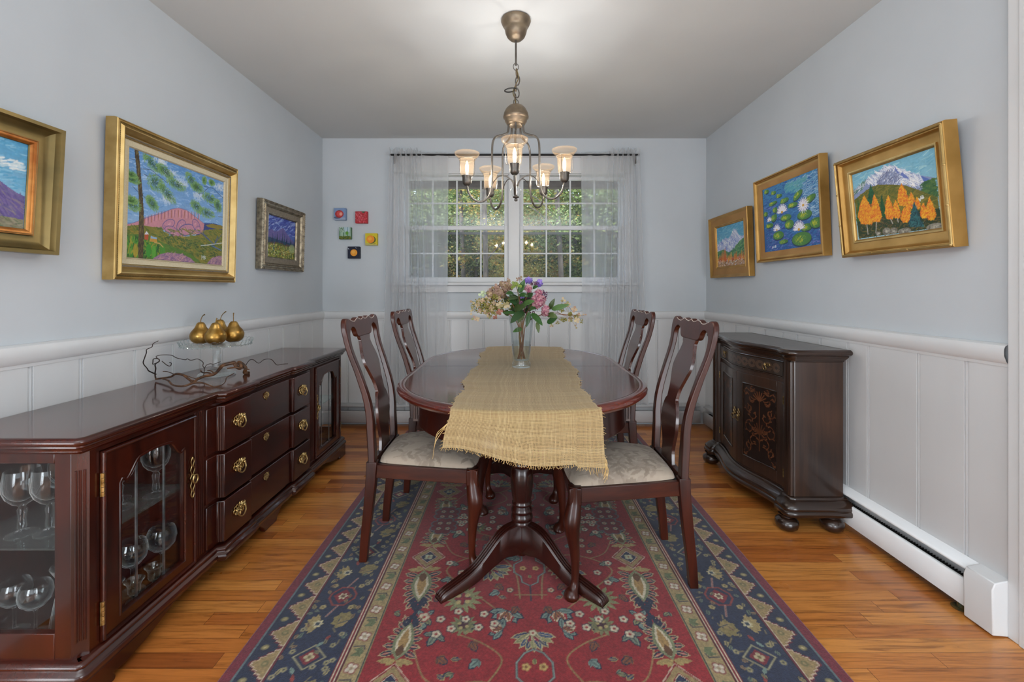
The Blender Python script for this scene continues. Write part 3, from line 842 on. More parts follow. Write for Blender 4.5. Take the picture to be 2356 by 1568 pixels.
# ------------------------------------------------ six framed paintings
def framed(label, cw, ch, ow, oh, depth, M, profile, paint, mats, liner=0, lip=None, extra=None):
    """profile [(u inward 0..1, height 0..1)] of the moulding; cw x ch canvas, ow x oh overall; M maps frame coordinates (origin at centre of the back)"""
    t = thing('framed_painting', label, 'painting', M.to_translation(), M.to_euler())
    bx, by = (ow - cw) / 2 - liner, (oh - ch) / 2 - liner
    rect = lambda w_, h_: [(-w_ / 2, -h_ / 2), (w_ / 2, -h_ / 2), (w_ / 2, h_ / 2), (-w_ / 2, h_ / 2)]
    m = MB(); rows = []
    for (u, h) in profile:
        w_, h_ = ow - 2 * bx * u, oh - 2 * by * u
        rows.append([(x, y, h * depth) for (x, y) in rect(w_, h_)])
    m.strip(rows, closed_u=True)
    m.build('frame', mats[0], t, smooth=True, angle=28)
    if liner:
        w0, h0 = cw + 2 * liner, ch + 2 * liner; z = depth * .42
        MB().strip([[(x, y, zz) for (x, y) in rect(a, b)] for (a, b, zz) in ((w0 + .002, h0 + .002, z + .004), (w0 - .004, h0 - .004, z + .001), (cw + .014, ch + .014, z - .002), (cw + .010, ch + .010, z + .003), (cw + .002, ch + .002, z - .004), (cw, ch, z - .008))], closed_u=True).build('liner', M_linen, t, angle=28)
    if lip is not None:
        u0, u1, h0, h1, mt = lip
        rr = []
        for k in range(5):
            u = u0 + (u1 - u0) * k / 4; h = h0 + (h1 - h0) * k / 4 + .05 * math.sin(PI * k / 4)
            rr.append([(x, y, h * depth + .0015) for (x, y) in rect(ow - 2 * bx * u, oh - 2 * by * u)])
        MB().strip(rr, closed_u=True).build('inner_lip', mt, t, angle=40)
    for e in (extra or []):        # ornament bands: (u, height, radius, pitch, mat)
        u, h, rad, pitch, mt = e
        w_, h_ = ow - 2 * bx * u, oh - 2 * by * u; mm = MB()
        for (ax, L_, fx) in (('x', w_, h_ / 2), ('x', w_, -h_ / 2), ('y', h_, w_ / 2), ('y', h_, -w_ / 2)):
            n = int(L_ / pitch)
            for k in range(n):
                s_ = -L_ / 2 + (k + .5) * L_ / n; c = (s_, fx, h * depth) if ax == 'x' else (fx, s_, h * depth)
                a = .7
                mm.sphere(c, rad, 6, 4, (1.35, .75, .7) if ax == 'x' else (.75, 1.35, .7))
        mm.build('ornament_band', mt, t)
    zc = depth * .36
    paint.texture(.10, 2.5)
    bumpf = None
    paint.mesh('canvas', M_oil, t, Matrix.Translation((-cw / 2, -ch / 2, zc)))
    MB().box(-ow / 2 + .006, ow / 2 - .006, -oh / 2 + .006, oh / 2 - .006, .0005, zc - .004).build('backing', M_dark, t)
    return t
def wallM(side, yc, zc, tilt, off=.002):
    # tilt turns the picture top away from the wall
    if side == 'L': return frame_matrix((XL + off, yc, zc), (0, 1, 0), (0, 0, 1), 0), tilt
    return frame_matrix((XR - off, yc, zc), (0, -1, 0), (0, 0, 1), 0), tilt
def hang(side, yc, zc, oh, lean):
    M, _ = wallM(side, yc, zc, 0)
    a = math.asin(lean / oh)
    return M @ Matrix.Translation((0, -oh / 2, 0)) @ Matrix.Rotation(a, 4, 'X') @ Matrix.Translation((0, oh / 2, .001))

# --- 2: big pine-and-mountain landscape (left wall)
cv = rect_conv(-1.605, 1.815, 2.41, 1.293, 1.748, .59, .455, 0, 250, 3.825)
p = Paint(.59, .455, .0020, seed=2, conv=cv)
p.grad('#9cc0e2', '#5f93cf')
sky = [(1135, 330), (1995, 650), (1995, 1010), (1135, 1010)]
p.strokes(sky, ['#86b0dc', '#a6c6e8', '#6e9ed6', '#7aa8d8'], 500, .03, .005, .1, .3)
for c in ((1500, 560), (1600, 640), (1760, 760), (1940, 680), (1420, 450), (1480, 780)):
    p.clump(c, .045, .018, .1, ['#dfe8ee', '#c8d8e8', '#b0cbe6'], 50, .02, .005, .6)
p.poly([(1740, 975), (1800, 992), (1900, 996), (1995, 1030), (1995, 1150), (1740, 1100)], '#35407c')
p.poly([(1820, 1010), (1880, 1000), (1960, 1015), (1995, 1050), (1920, 1045), (1850, 1030)], '#8a7a2c')
p.poly([(1135, 1000), (1200, 985), (1330, 935), (1440, 905), (1520, 870), (1580, 860), (1650, 878), (1700, 915), (1760, 960), (1810, 1000), (1800, 1080), (1600, 1110), (1430, 1040), (1135, 1015)], '#c98b96')
for k in range(34):
    x = 1290 + k * 14.5; y0 = 930 - 60 * math.sin(max(0, min(1, (x - 1290) / 440)) * PI * .8)
    p.line([(x, y0 + 8), (x - 6 + (k % 3) * 6, y0 + 70)], .0035, ['#a05f3c', '#e0a9ae', '#8e5a76', '#d99a9c'][k % 4])
p.line([(1135, 998), (1200, 983), (1330, 933), (1440, 903), (1520, 868), (1580, 858), (1650, 876), (1700, 913), (1760, 958), (1810, 998)], .002, '#6a5a96')
for (c, a_, b_, r_) in (((1500, 1000), .036, .018, .5), ((1610, 1015), .032, .022, .9), ((1520, 1050), .034, .016, 0), ((1660, 1050), .05, .024, .3), ((1560, 1085), .03, .012, 0), ((1740, 1010), .03, .02, -.8), ((1760, 1045), .018, .014, 0)):
    p.ell(c, a_ * 1.1, b_ * 1.18, '#5a5590', r_); p.ell(c, a_, b_, '#c58a9c', r_); p.clump(c, a_ * .8, b_ * .8, r_, ['#dfaab2', '#c98a9c', '#a87098'], 26, .012, .002)
p.poly([(1135, 1012), (1240, 1005), (1420, 1030), (1500, 1100), (1640, 1110), (1780, 1095), (1830, 1052), (1920, 1045), (1995, 1060), (1995, 1380), (1135, 1300)], '#7d7a2c')
p.strokes([(1135, 1015), (1995, 1060), (1995, 1370), (1135, 1290)], ['#8f8430', '#5f742c', '#a08a34', '#4d6428', '#75802e'], 800, .022, .004, -.25, .3)
p.strokes([(1400, 1060), (1995, 1200), (1995, 1320), (1500, 1230)], ['#2f4d26', '#3d5c2a', '#6a7a2e'], 260, .014, .004, -.3, .5)
p.poly([(1135, 1080), (1300, 1090), (1500, 1180), (1700, 1260), (1780, 1330), (1135, 1290)], '#4d7a2a', a=.8)
p.strokes([(1135, 1120), (1240, 1120), (1400, 1180), (1500, 1290), (1135, 1280)], ['#2c6a24', '#3f8a2c', '#1f4a1e', '#6a9a34', '#9a9a30'], 420, .02, .006, 1.4, .4)
p.ell((1215, 1230), .012, .03, '#b89a2e', a=.7); p.ell((1330, 1230), .014, .03, '#3f8f2c'); p.ell((1375, 1240), .012, .028, '#5aa033'); p.ell((1450, 1230), .016, .026, '#4a8a2c')
p.line([(1760, 1060), (1900, 1180), (1990, 1060)], .003, '#3a4a86'); p.line([(1800, 1080), (1900, 1185), (1930, 1110)], .004, '#3f5a90'); p.line([(1880, 1190), (1960, 1230)], .006, '#5a72a8')
p.line([(1785, 1188), (1850, 1184), (1980, 1166)], .003, '#dfe4e2')
p.poly([(1290, 1085), (1305, 1060), (1325, 1085), (1325, 1135), (1290, 1130)], '#b8542e'); p.poly([(1290, 1088), (1307, 1058), (1328, 1088)], '#d9dde6')
p.poly([(1345, 1100), (1400, 1118), (1402, 1158), (1335, 1150)], '#c8963c'); p.poly([(1345, 1098), (1372, 1112), (1400, 1116), (1400, 1132), (1345, 1122)], '#8fb0d0')
p.line([(1380, 1160), (1425, 1168), (1455, 1200)], .004, '#d0a860')
p.poly([(1365, 1300), (1430, 1262), (1500, 1246), (1620, 1262), (1700, 1300), (1740, 1340), (1500, 1325)], '#9a7590')
p.strokes([(1390, 1300), (1500, 1248), (1620, 1262), (1735, 1335), (1500, 1325)], ['#b98a9a', '#7a5c8a', '#c49a94', '#5f4a7a'], 200, .016, .0025, .5, .5)
p.poly([(1840, 1350), (1880, 1300), (1940, 1280), (1990, 1285), (1990, 1372), (1850, 1362)], '#93708a'); p.strokes([(1850, 1350), (1890, 1300), (1990, 1285), (1990, 1370)], ['#b98a9a', '#6a5080', '#c49a94'], 110, .014, .0025, .9, .4)
tr = [(1183, 340), (1220, 355), (1236, 480), (1252, 620), (1268, 760), (1278, 900), (1283, 1040), (1284, 1300), (1238, 1296), (1240, 1100), (1238, 900), (1232, 760), (1216, 600), (1200, 470)]
p.poly(tr, '#4f4228'); p.strokes(tr, ['#6a5a30', '#3a2f20', '#7d6c38', '#2e2622'], 240, .014, .0025, 1.5, .15)
for ln_ in ([(1240, 515), (1330, 520), (1430, 600), (1480, 640)], [(1270, 560), (1310, 580), (1380, 570)], [(1155, 425), (1190, 432)], [(1175, 665), (1225, 715)], [(1265, 745), (1310, 790)], [(1990, 795), (1880, 690), (1800, 670)], [(1990, 945), (1930, 935)], [(1830, 690), (1790, 730), (1750, 735)], [(1850, 830), (1900, 860), (1930, 840)]):
    p.line(ln_, .0022, '#2e2433')
G = ['#2c4f22', '#3f6a2c', '#62904a', '#86ad62']
for (c, a_, b_, r_) in (((1350, 475), .062, .022, -.45), ((1460, 540), .055, .022, -.35), ((1380, 640), .05, .036, -.2), ((1480, 730), .065, .024, -.6), ((1560, 655), .062, .022, -.15), ((1350, 815), .04, .023, -.7), ((1180, 820), .028, .042, 1.2), ((1165, 600), .016, .042, 1.4), ((1155, 560), .012, .03, 1.4),
                        ((1690, 620), .05, .025, -.6), ((1740, 680), .045, .022, -.1), ((1800, 620), .012, .018, 0), ((1865, 640), .02, .012, 0), ((1850, 775), .055, .024, -.1), ((1925, 840), .035, .028, -.9), ((1740, 850), .045, .024, -.4), ((1830, 905), .06, .024, -.05), ((1165, 790), .014, .03, 1.5)):
    p.clump(c, a_, b_, r_, G, 260, .017, .0016)
p.line([(1795, 1310), (1795, 1275), (1805, 1295), (1812, 1278), (1812, 1310)], .002, '#e8ece8'); p.line([(1820, 1310), (1820, 1280), (1828, 1288), (1820, 1295), (1829, 1303), (1820, 1310)], .002, '#e8ece8')
PROF_A = [(0, 0), (0, .62), (.03, .80), (.08, .86), (.12, .80), (.15, .86), (.20, .88), (.24, .80), (.30, .82), (.36, .90), (.42, 1.0), (.48, 1.0), (.58, .86), (.68, .66), (.76, .52), (.80, .54), (.84, .60), (.88, .56), (.93, .5), (.95, .5), (.97, .44), (1.0, .42)]
framed('large gold framed painting of pink mountain behind a tall pine', .59, .455, .757, .648, .055, hang('L', 2.099, 1.511, .648, .016), PROF_A, p, [M_goldb], liner=.028,
       lip=(.80, .91, .58, .54, M_taupe), extra=[(.26, .83, .0028, .0075, M_goldd), (.86, .60, .0026, .007, M_goldd)])

# --- 1: left-edge seascape with purple hill
p = Paint(.36, .275, .0022, seed=4)
p.grad('#9cc8e0', '#4f9cc8')
p.strokes([(0, .12), (.36, .12), (.36, .275), (0, .275)], ['#6fb2d6', '#8cc4de', '#5aa4cc'], 260, .03, .005, .1, .25, raw=True)
for c in ((.28, .20), (.18, .22), (.08, .19)): p.strokes([(c[0] - .07, c[1] - .012), (c[0] + .07, c[1] - .012), (c[0] + .06, c[1] + .014), (c[0] - .05, c[1] + .012)], ['#cfe0e6', '#e6ecec', '#b4d4e2'], 70, .02, .005, .15, .3, raw=True)
p.poly([(0, .10), (.12, .13), (.22, .185), (.28, .145), (.33, .115), (.36, .105), (.36, .03), (0, .03)], '#6a5c96', raw=True)
p.strokes([(.0, .09), (.12, .12), (.22, .18), (.28, .14), (.36, .10), (.36, .04), (0, .04)], ['#7c6ca0', '#5a4c8a', '#8a7a92', '#6e6a90', '#938a84'], 420, .03, .003, -.8, .25, raw=True)
p.poly([(0, .06), (.2, .062), (.27, .04), (.3, .025), (0, .02)], '#5aa2b8', raw=True)
p.poly([(0, 0), (.36, 0), (.36, .03), (.25, .034), (0, .03)], '#8e8a72', raw=True); p.strokes([(0, 0), (.36, 0), (.36, .03), (0, .03)], ['#a59c84', '#6f7a52', '#7a7464', '#4f6a48'], 160, .014, .003, -.3, .4, raw=True)
PROF_B = [(0, 0), (.0, .90), (.02, 1.0), (.16, .97), (.18, .90), (.22, .70), (.34, .56), (.5, .46), (.66, .40), (.74, .40), (.76, .56), (.80, .60), (.84, .56), (.87, .44), (.90, .52), (.95, .50), (1, .38)]
framed('gold framed painting of lake and purple hill, cut by the left edge of the photo', .36, .275, .525, .432, .058, hang('L', 1.243, 1.484, .432, .024), PROF_B, p, [M_goldd], lip=(.76, .99, .56, .44, M_goldr))

# --- 3: small silver framed dusk meadow
p = Paint(.36, .273, .0024, seed=5)
p.grad('#6f8ed0', '#2f3f9c')
p.strokes([(0, .17), (.36, .17), (.36, .273), (0, .273)], ['#8fa6dc', '#4456b0', '#35409a', '#a9b6e2', '#5a6cc0'], 220, .05, .006, .35, .25, raw=True)
p.poly([(0, .16), (.05, .185), (.09, .172), (.13, .18), (.19, .212), (.23, .185), (.28, .155), (.36, .12), (.36, .08), (0, .08)], '#6a5f9c', raw=True)
p.strokes([(0, .15), (.19, .21), (.36, .12), (.36, .08), (0, .08)], ['#8d7aa8', '#4a4f96', '#7566a0'], 150, .02, .003, -.9, .4, raw=True)
p.poly([(0, .13), (.15, .12), (.36, .11), (.36, .06), (0, .06)], '#22406a', raw=True)
for k in range(18):
    x = .01 + k * .02 + (k % 3) * .004; h = .05 + .035 * ((k * 7) % 5) / 5 + (.04 if k in (5, 9, 10) else 0)
    p.poly([(x - .011, .085), (x + .011, .085), (x, .085 + h)], ['#1b3a5a', '#1f4a5c', '#16304e'][k % 3], raw=True)
p.poly([(0, .09), (.12, .10), (.2, .095), (.36, .085), (.36, 0), (0, 0)], '#5a6a2a', raw=True)
p.strokes([(0, .09), (.36, .085), (.36, 0), (0, 0)], ['#a8b43c', '#d9d96a', '#3f5a24', '#7a4a26', '#e6e6a8', '#86a03a', '#c08a2a'], 620, .008, .004, 1.2, .8, raw=True)
p.strokes([(.02, .085), (.36, .085), (.36, .1), (.02, .105)], ['#7a3f26', '#54402a'], 60, .012, .004, .2, .5, raw=True)
p.ell((.32, .075), .04, .03, '#a9bd8a', raw=True, a=.6, soft=.4); p.line([(.085, .10), (.082, .045)], .004, '#4a6ac0', raw=True)
PROF_C = [(0, 0), (0, .75), (.04, .95), (.10, 1.0), (.16, .9), (.2, .78), (.28, .8), (.34, .92), (.4, .9), (.46, .66), (.5, .6), (.86, .52), (.88, .6), (.93, .62), (.96, .5), (1, .4)]
framed('small ornate silver framed painting of blue dusk meadow with firs', .36, .273, .55, .448, .042, hang('L', 3.02, 1.505, .448, .012), PROF_C, p, [M_silver],
       lip=(.50, .87, .60, .53, M_taupe), extra=[(.07, 1.0, .006, .016, M_silver), (.36, .93, .0045, .012, M_silver)])

# --- right wall 3: yellow aspens under a snowy peak
cv = rect_conv(1.612, 2.040, 1.634, 1.392, 1.697, .406, .305, 1920, 240, 4.3558)
p = Paint(.406, .305, .0017, seed=6, conv=cv)
p.grad('#a9d2de', '#7cbcd6'); p.strokes([(210, 690), (1030, 430), (1045, 720), (220, 860)], ['#8cc6da', '#a8d6e0', '#74b4d0'], 160, .03, .004, .1, .3)
p.poly([(213, 850), (300, 770), (380, 710), (470, 650), (560, 595), (620, 578), (660, 590), (740, 625), (830, 665), (920, 680), (1040, 700), (1055, 900), (220, 960)], '#8d9cc4')
p.strokes([(350, 760), (470, 650), (620, 580), (800, 650), (930, 700), (960, 800), (700, 760), (450, 780)], ['#ffffff', '#dfe6f2', '#b4c0e0', '#f2f5fa'], 420, .03, .003, -.7, .35)
p.strokes([(460, 740), (540, 650), (640, 620), (700, 700), (680, 770), (470, 778)], ['#7c84a8', '#93a0c4', '#6a7298'], 160, .024, .003, .7, .3)
p.poly([(655, 592), (680, 640), (695, 665), (672, 660), (655, 625)], '#6a7cc0'); p.poly([(720, 645), (770, 690), (785, 715), (735, 705), (700, 675)], '#6f82c6'); p.poly([(900, 680), (985, 715), (1000, 745), (930, 740)], '#5a74c0')
p.strokes([(213, 850), (370, 720), (330, 800), (225, 880)], ['#5f8a78', '#4a7a58', '#d6dcea'], 110, .022, .003, .8, .2)
p.poly([(930, 740), (1040, 700), (1055, 900), (900, 850)], '#3f7040'); p.strokes([(900, 760), (1040, 700), (1055, 900), (900, 850)], ['#3f6c3a', '#2f5c34', '#5a7c3a'], 120, .02, .004, .2, .4)
p.poly([(225, 930), (300, 870), (400, 800), (470, 775), (620, 772), (740, 780), (880, 830), (1050, 900), (1065, 1200), (235, 1320)], '#6f6c22')
p.strokes([(235, 930), (420, 790), (740, 782), (1055, 905), (1060, 1000), (240, 1000)], ['#7d7426', '#5a641f', '#8d8430', '#49601f'], 420, .022, .003, .3, .5)
p.poly([(230, 1100), (1060, 1010), (1068, 1200), (240, 1320)], '#2c3f22'); p.strokes([(235, 1120), (1062, 1080), (1066, 1200), (240, 1318)], ['#3a4a26', '#54482a', '#24341e', '#6a5a2c', '#7a6a34'], 420, .014, .003, .2, .7)
def conif(x, yt, yb, wd, cols, dens=150):
    tri = [(x, yt), (x - wd, yb), (x + wd, yb)]
    p.poly(tri, cols[0]); p.strokes(tri, cols, dens, .012, .0022, -.9, .9)
conif(398, 765, 1000, 60, ['#1f5a34', '#2c6c3c', '#174428']); conif(495, 880, 1100, 40, ['#245a2c', '#1d4a28'], 80); conif(260, 920, 1150, 34, ['#3a6a2c', '#2c5424'], 60)
OR_ = ['#e8821f', '#f2a81e', '#f7c32a', '#e36a1e', '#f4b424', '#dd5f22']
def aspen(x, yt, yb, wd, trunk=None):
    q = [(x, yt), (x + wd * .6, yt + (yb - yt) * .35), (x + wd, yt + (yb - yt) * .75), (x + wd * .6, yb), (x - wd * .6, yb), (x - wd, yt + (yb - yt) * .75), (x - wd * .6, yt + (yb - yt) * .35)]
    if trunk: p.line([(x, yb - 10), (x + trunk[0], trunk[1])], .0035, '#dcd8cc'); p.line([(x + 1, yb), (x + trunk[0], trunk[1])], .001, '#3a3028')
    p.poly(q, '#e8941e'); p.strokes(q, OR_, 330, .007, .0026, .8, .9)
aspen(705, 755, 985, 56); aspen(325, 880, 1175, 84, (4, 1275)); aspen(425, 870, 1150, 56, (-18, 1262)); aspen(560, 880, 1120, 46, (22, 1165)); aspen(630, 925, 1110, 38, (8, 1150))
aspen(790, 850, 1010, 36); aspen(845, 900, 1010, 24); aspen(710, 1000, 1150, 44); aspen(742, 950, 1120, 30); aspen(900, 955, 1105, 34); aspen(968, 900, 1125, 50)
conif(812, 945, 1195, 78, ['#1f4c54', '#2f6a6c', '#17383e', '#3f7c7c'], 240)
for (c, a_, b_) in (((515, 1245), .02, .016), ((585, 1240), .018, .014), ((690, 1240), .03, .012), ((1000, 1195), .036, .014), ((430, 1270), .012, .008)):
    p.ell(c, a_, b_, '#8f8c7e'); p.clump(c, a_ * .8, b_ * .7, .2, ['#c4bfae', '#a09c8c', '#6a665c'], 40, .01, .003)
p.line([(862, 912), (875, 935), (885, 895), (893, 915), (905, 888), (912, 905), (900, 912)], .0035, '#e8ece6'); p.line([(880, 890), (905, 880)], .002, '#e8ece6')
PROF_D = [(0, 0), (0, .80), (.02, .96), (.06, 1.0), (.10, .96), (.13, .80), (.17, .86), (.24, .84), (.28, .72), (.34, .62), (.40, .58), (.80, .50), (.82, .56), (.86, .62), (.90, .58), (.92, .46), (.95, .52), (.98, .46), (1, .36)]
tD = framed('gold framed painting of yellow aspens below a snowy mountain', .406, .305, .540, .462, .052, hang('R', 1.842, 1.536, .462, .042), PROF_D, p, [M_gold], lip=(.82, .98, .58, .46, M_goldb))
# reeded bamboo rods laid along the outer edge
m = MB()
for (a, b, fx, ax) in ((-.26, .26, .221, 'x'), (-.26, .26, -.221, 'x'), (-.222, .222, .260, 'y'), (-.222, .222, -.260, 'y')):
    for k in range(3):
        s0 = a + (b - a) * k / 3 + .002; s1 = a + (b - a) * (k + 1) / 3 - .002
        P0, P1 = ((s0, fx, .052), (s1, fx, .052)) if ax == 'x' else ((fx, s0, .052), (fx, s1, .052))
        m.tube([P0, P1], .005, 8); m.sphere(P1, .0065, 8, 6)
m.build('ornament_band', M_goldb, tD)

# --- right wall 2: water lilies (a plain pond of lilies)
cv = rect_conv(1.630, 2.825, 2.317, 1.393, 1.797, .508, .402, 1640, 340, 5.227)
p = Paint(.508, .402, .0021, seed=7, conv=cv)
p.grad('#2b5a9c', '#3f86b8'); full = [(620, 480), (1275, 250), (1290, 1150), (640, 1240)]
p.strokes(full, ['#2a62a8', '#3f7cba', '#22509a', '#4a8cc0', '#2f4f92'], 900, .03, .004, .15, .25)
p.strokes([(900, 420), (1275, 250), (1285, 1000), (1180, 800), (1100, 560)], ['#9cc4dc', '#7fb0d2', '#b4d2e2', '#6f9ecb'], 420, .026, .003, .2, .3)
p.strokes([(880, 440), (1150, 340), (1050, 500), (900, 520)], ['#4f9cae', '#6fb0b4', '#5aa6b4'], 120, .03, .006, .4, .3)
p.strokes([(640, 650), (900, 600), (950, 1050), (1290, 900), (1290, 1140), (650, 1230)], ['#2a3f8c', '#5a64b0', '#24408a', '#7a7cc0', '#20609a'], 420, .024, .004, .1, .35)
def pad(cx_, cy_, a_, b_, col='#a4b82c', rot=0):
    p.ell((cx_, cy_ + 8), a_ * 1.04, b_ * 1.1, '#1c2e4a', rot); p.ell((cx_, cy_), a_, b_, '#4a8038', rot)
    p.clump((cx_ - 18, cy_ + 6), a_ * .7, b_ * .72, rot, [col, '#c8cc30', '#7ea63c', '#4f8a3c'], 70, .014, .003)
for a in ((1030, 562, .045, .018, '#7ea23a', .5), (1170, 605, .048, .018, '#9aa83a', .3), (870, 625, .04, .014, '#5f9a48', .1), (735, 660, .04, .010, '#3f8a58', .1), (965, 678, .044, .014, '#b8b432', 0), (760, 740, .018, .016, '#c8cc30', .8), (878, 830, .050, .018), (1098, 795, .060, .026), (650, 790, .014, .014), (740, 835, .03, .02, '#5fa048', .5), (685, 928, .036, .014), (915, 910, .040, .026), (1115, 945, .046, .020, '#8fb44a'), (1235, 890, .050, .028), (780, 1045, .052, .025), (1050, 1085, .082, .038), (840, 1118, .04, .012, '#3f7c50'), (670, 520, .018, .012, '#5a7a3a'), (752, 532, .02, .01, '#5a7a3a'), (815, 567, .024, .009, '#4a7a4a')):
    pad(*a)
def lily(cx_, cy_, R_, up=True, n=14):
    c = cv(cx_, cy_)
    for lay, (rr, cols) in enumerate(((1, ('#c9bcd4', '#f2f2f4')), (.75, ('#ffffff', '#e6e0ee')))):
        for k in range(n):
            a = (PI * (.04 + .92 * k / (n - 1)) if up else 2 * PI * k / n) + lay * .12
            x, y = c[0] + R_ * rr * math.cos(a), c[1] + R_ * rr * math.sin(a) * (1 if up else .92)
            p.line([c, (x, y)], .0052, cols[k % 2], raw=True)
    p.ell((cx_, cy_ - (0 if not up else 4)), R_ * .2, R_ * .16, '#d9a62c')
lily(1088, 682, .046, False, 18); lily(835, 770, .050); lily(1025, 978, .052); lily(765, 985, .036, n=9); lily(682, 872, .024, n=7)
for l_ in ([(700, 1205), (706, 1180), (714, 1196), (722, 1172)], [(728, 1190), (738, 1165), (748, 1168), (740, 1180), (748, 1186), (732, 1190)]): p.line(l_, .003, '#e8ecf0')
PROF_E = [(0, 0), (0, .9), (.03, 1.0), (.14, 1.0), (.17, .86), (.21, .92), (.26, .84), (.30, .70), (.36, .66), (.42, .64), (1, .38)]
framed('gold framed painting of white water lilies floating on blue pond', .508, .402, .618, .530, .046, hang('R', 2.553, 1.590, .530, .024), PROF_E, p, [M_gold], lip=(.40, .99, .60, .36, M_goldf := noisy('matte_gold_panel', '#a5763c', '#b98a4c', 5, .5, metal=.45)))

# --- right wall 1: small snowy range with orange trees
p = Paint(.406, .305, .0024, seed=8)
p.grad('#a4d2dc', '#4f9cc4'); p.strokes([(0, .15), (.406, .15), (.406, .305), (0, .305)], ['#6fb4d0', '#5aa6ca', '#88c4d6'], 160, .04, .006, .1, .2, raw=True)
mt = [(0, .165), (.05, .19), (.1, .205), (.14, .215), (.18, .205), (.22, .225), (.27, .265), (.30, .255), (.33, .215), (.37, .20), (.406, .205), (.406, .09), (0, .09)]
p.poly(mt, '#b9c4e0', raw=True); p.strokes(mt, ['#ffffff', '#dfe6f4', '#8fa2dc', '#5a74cc', '#f2f5fa'], 420, .02, .004, -.9, .4, raw=True)
p.poly([(0, .12), (.10, .13), (.18, .10), (.26, .12), (.34, .17), (.406, .19), (.406, .06), (0, .06)], '#4f8a5c', raw=True)
p.strokes([(0, .12), (.18, .10), (.34, .165), (.406, .185), (.406, .07), (0, .07)], ['#6fa46a', '#34704a', '#8cb47c', '#2c5a54'], 240, .022, .004, .6, .3, raw=True)
p.poly([(0, .05), (.406, .05), (.406, 0), (0, 0)], '#a88460', raw=True)
for k in range(46):
    x = ((k * 37) % 100) / 100 * .4; h = .03 + .05 * ((k * 13) % 7) / 7 + (.045 if .06 < x < .14 else 0)
    p.poly([(x - .009, .035), (x + .009, .035), (x, .035 + h)], ['#c8602a', '#d9822c', '#b04a22', '#e09a34'][k % 4], raw=True)
p.strokes([(0, 0), (.406, 0), (.406, .045), (0, .045)], ['#c9a27c', '#b8703a', '#e0c4a0', '#6a4026', '#dfe0ea'], 240, .016, .004, .2, .5, raw=True)
PROF_F = [(0, 0), (0, .9), (.03, 1.0), (.08, .98), (.12, .9), (.16, .84), (.24, .72), (.3, .66), (.78, .50), (.80, .58), (.85, .62), (.9, .5), (.95, .5), (1, .36)]
framed('small gold framed painting of snowy range above orange trees', .406, .305, .585, .478, .040, hang('R', 3.255, 1.482, .478, .018), PROF_F, p, [M_gold], lip=(.28, .79, .66, .51, M_goldf))

# ------------------------------------------------ five tiny block canvases on the back wall
def block(label, pcx, pcy, painter, side, seed):
    S = .100
    p = Paint(S, S, .0014, side, seed=seed); painter(p); p.texture(.1, 3)
    x = XX(pcx, 3.683); z = ZX(pcy, 3.683)
    M = frame_matrix((x - S / 2, 3.683, z - S / 2), (1, 0, 0), (0, 0, 1))
    t = thing('mini_canvas', label, 'painting', (x, 3.70, z), group=None, world=True)
    o = p.mesh('painted_face', M_oil, t, M); o.location = -Vector(t['_w'])
    m = MB().box(x - S / 2, x + S / 2, 3.6832, YB - .001, z - S / 2, z + S / 2)
    m.build('wrapped_edge', noisy('block_edge', side, side, 5, .6), t, bevel=.0015)
def pA(p):
    p.A[:] = lin('#7d96bd'); p.poly([(0, 0), (.1, 0), (.1, .022), (.05, .020), (0, .028)], '#9aa4bc', raw=True); p.ell((.03, .02), .03, .010, '#56607c', raw=True)
    p.ell((.047, .05), .036, .032, '#a8262c', raw=True); p.ell((.05, .052), .026, .024, '#d2504e', raw=True, soft=.5); p.ell((.06, .05), .012, .014, '#e6a090', raw=True, soft=.6); p.ell((.045, .078), .006, .003, '#4a3a2a', raw=True)
def pB(p):
    p.A[:] = lin('#b3222c'); p.strokes([(.01, .01), (.09, .01), (.09, .09), (.01, .09)], ['#d2404a', '#a01c28', '#e07a80', '#c43240', '#8c1824'], 160, .03, .004, -.8, .8, raw=True, a=.7)
    p.poly([(.05, .1), (.085, .1), (.068, .084)], '#2f6a48', raw=True)
def pC(p):
    p.A[:] = lin('#7fa48c'); p.poly([(.04, .06), (.09, .06), (.09, .1), (.04, .1)], '#a9c4d6', raw=True); p.poly([(0, 0), (.1, 0), (.1, .028), (0, .026)], '#4f6a24', raw=True)
    for k in range(9): p.line([(.006 + k * .011, .022 + (k % 2) * .006), (.008 + k * .0105, .1)], .003, '#cfdccc' if k % 3 else '#34583c', raw=True)
    p.ell((.068, .05), .012, .016, '#5f9a34', raw=True, soft=.5); p.strokes([(0, .06), (.05, .06), (.04, .1), (0, .1)], ['#2f5a34', '#8fb49a', '#dfe8de'], 90, .008, .003, 1.3, .5, raw=True)
    p.strokes([(0, 0), (.1, 0), (.1, .02), (0, .02)], ['#6a7c2a', '#a0742c', '#33501e'], 50, .01, .003, .1, .4, raw=True)
def pD(p):
    p.A[:] = lin('#d4c026'); p.ell((.052, .046), .037, .033, '#4f5a24', raw=True); p.ell((.044, .05), .034, .032, '#ee8f22', raw=True); p.ell((.038, .055), .016, .016, '#f4ac3c', raw=True, soft=.6); p.line([(.07, .012), (.085, .012)], .004, '#4a4a1c', raw=True); p.poly([(0, 0), (.1, 0), (.1, .006), (0, .018)], '#a8a87a', raw=True, a=.6)
def pE(p):
    p.A[:] = lin('#171b30'); p.ell((.054, .046), .032, .032, '#0c0c16', raw=True); p.ell((.052, .048), .029, .029, '#ea9a30', raw=True); p.ell((.048, .054), .014, .014, '#f4b450', raw=True, soft=.6); p.line([(.004, .086), (.010, .078)], .004, '#dfe6ee', raw=True); p.line([(.066, .092), (.074, .086)], .003, '#c8d2dc', raw=True)
block('tiny square canvas with a tomato on blue, topmost left of five', 781.5, 492, pA, '#7f98bd', 1)
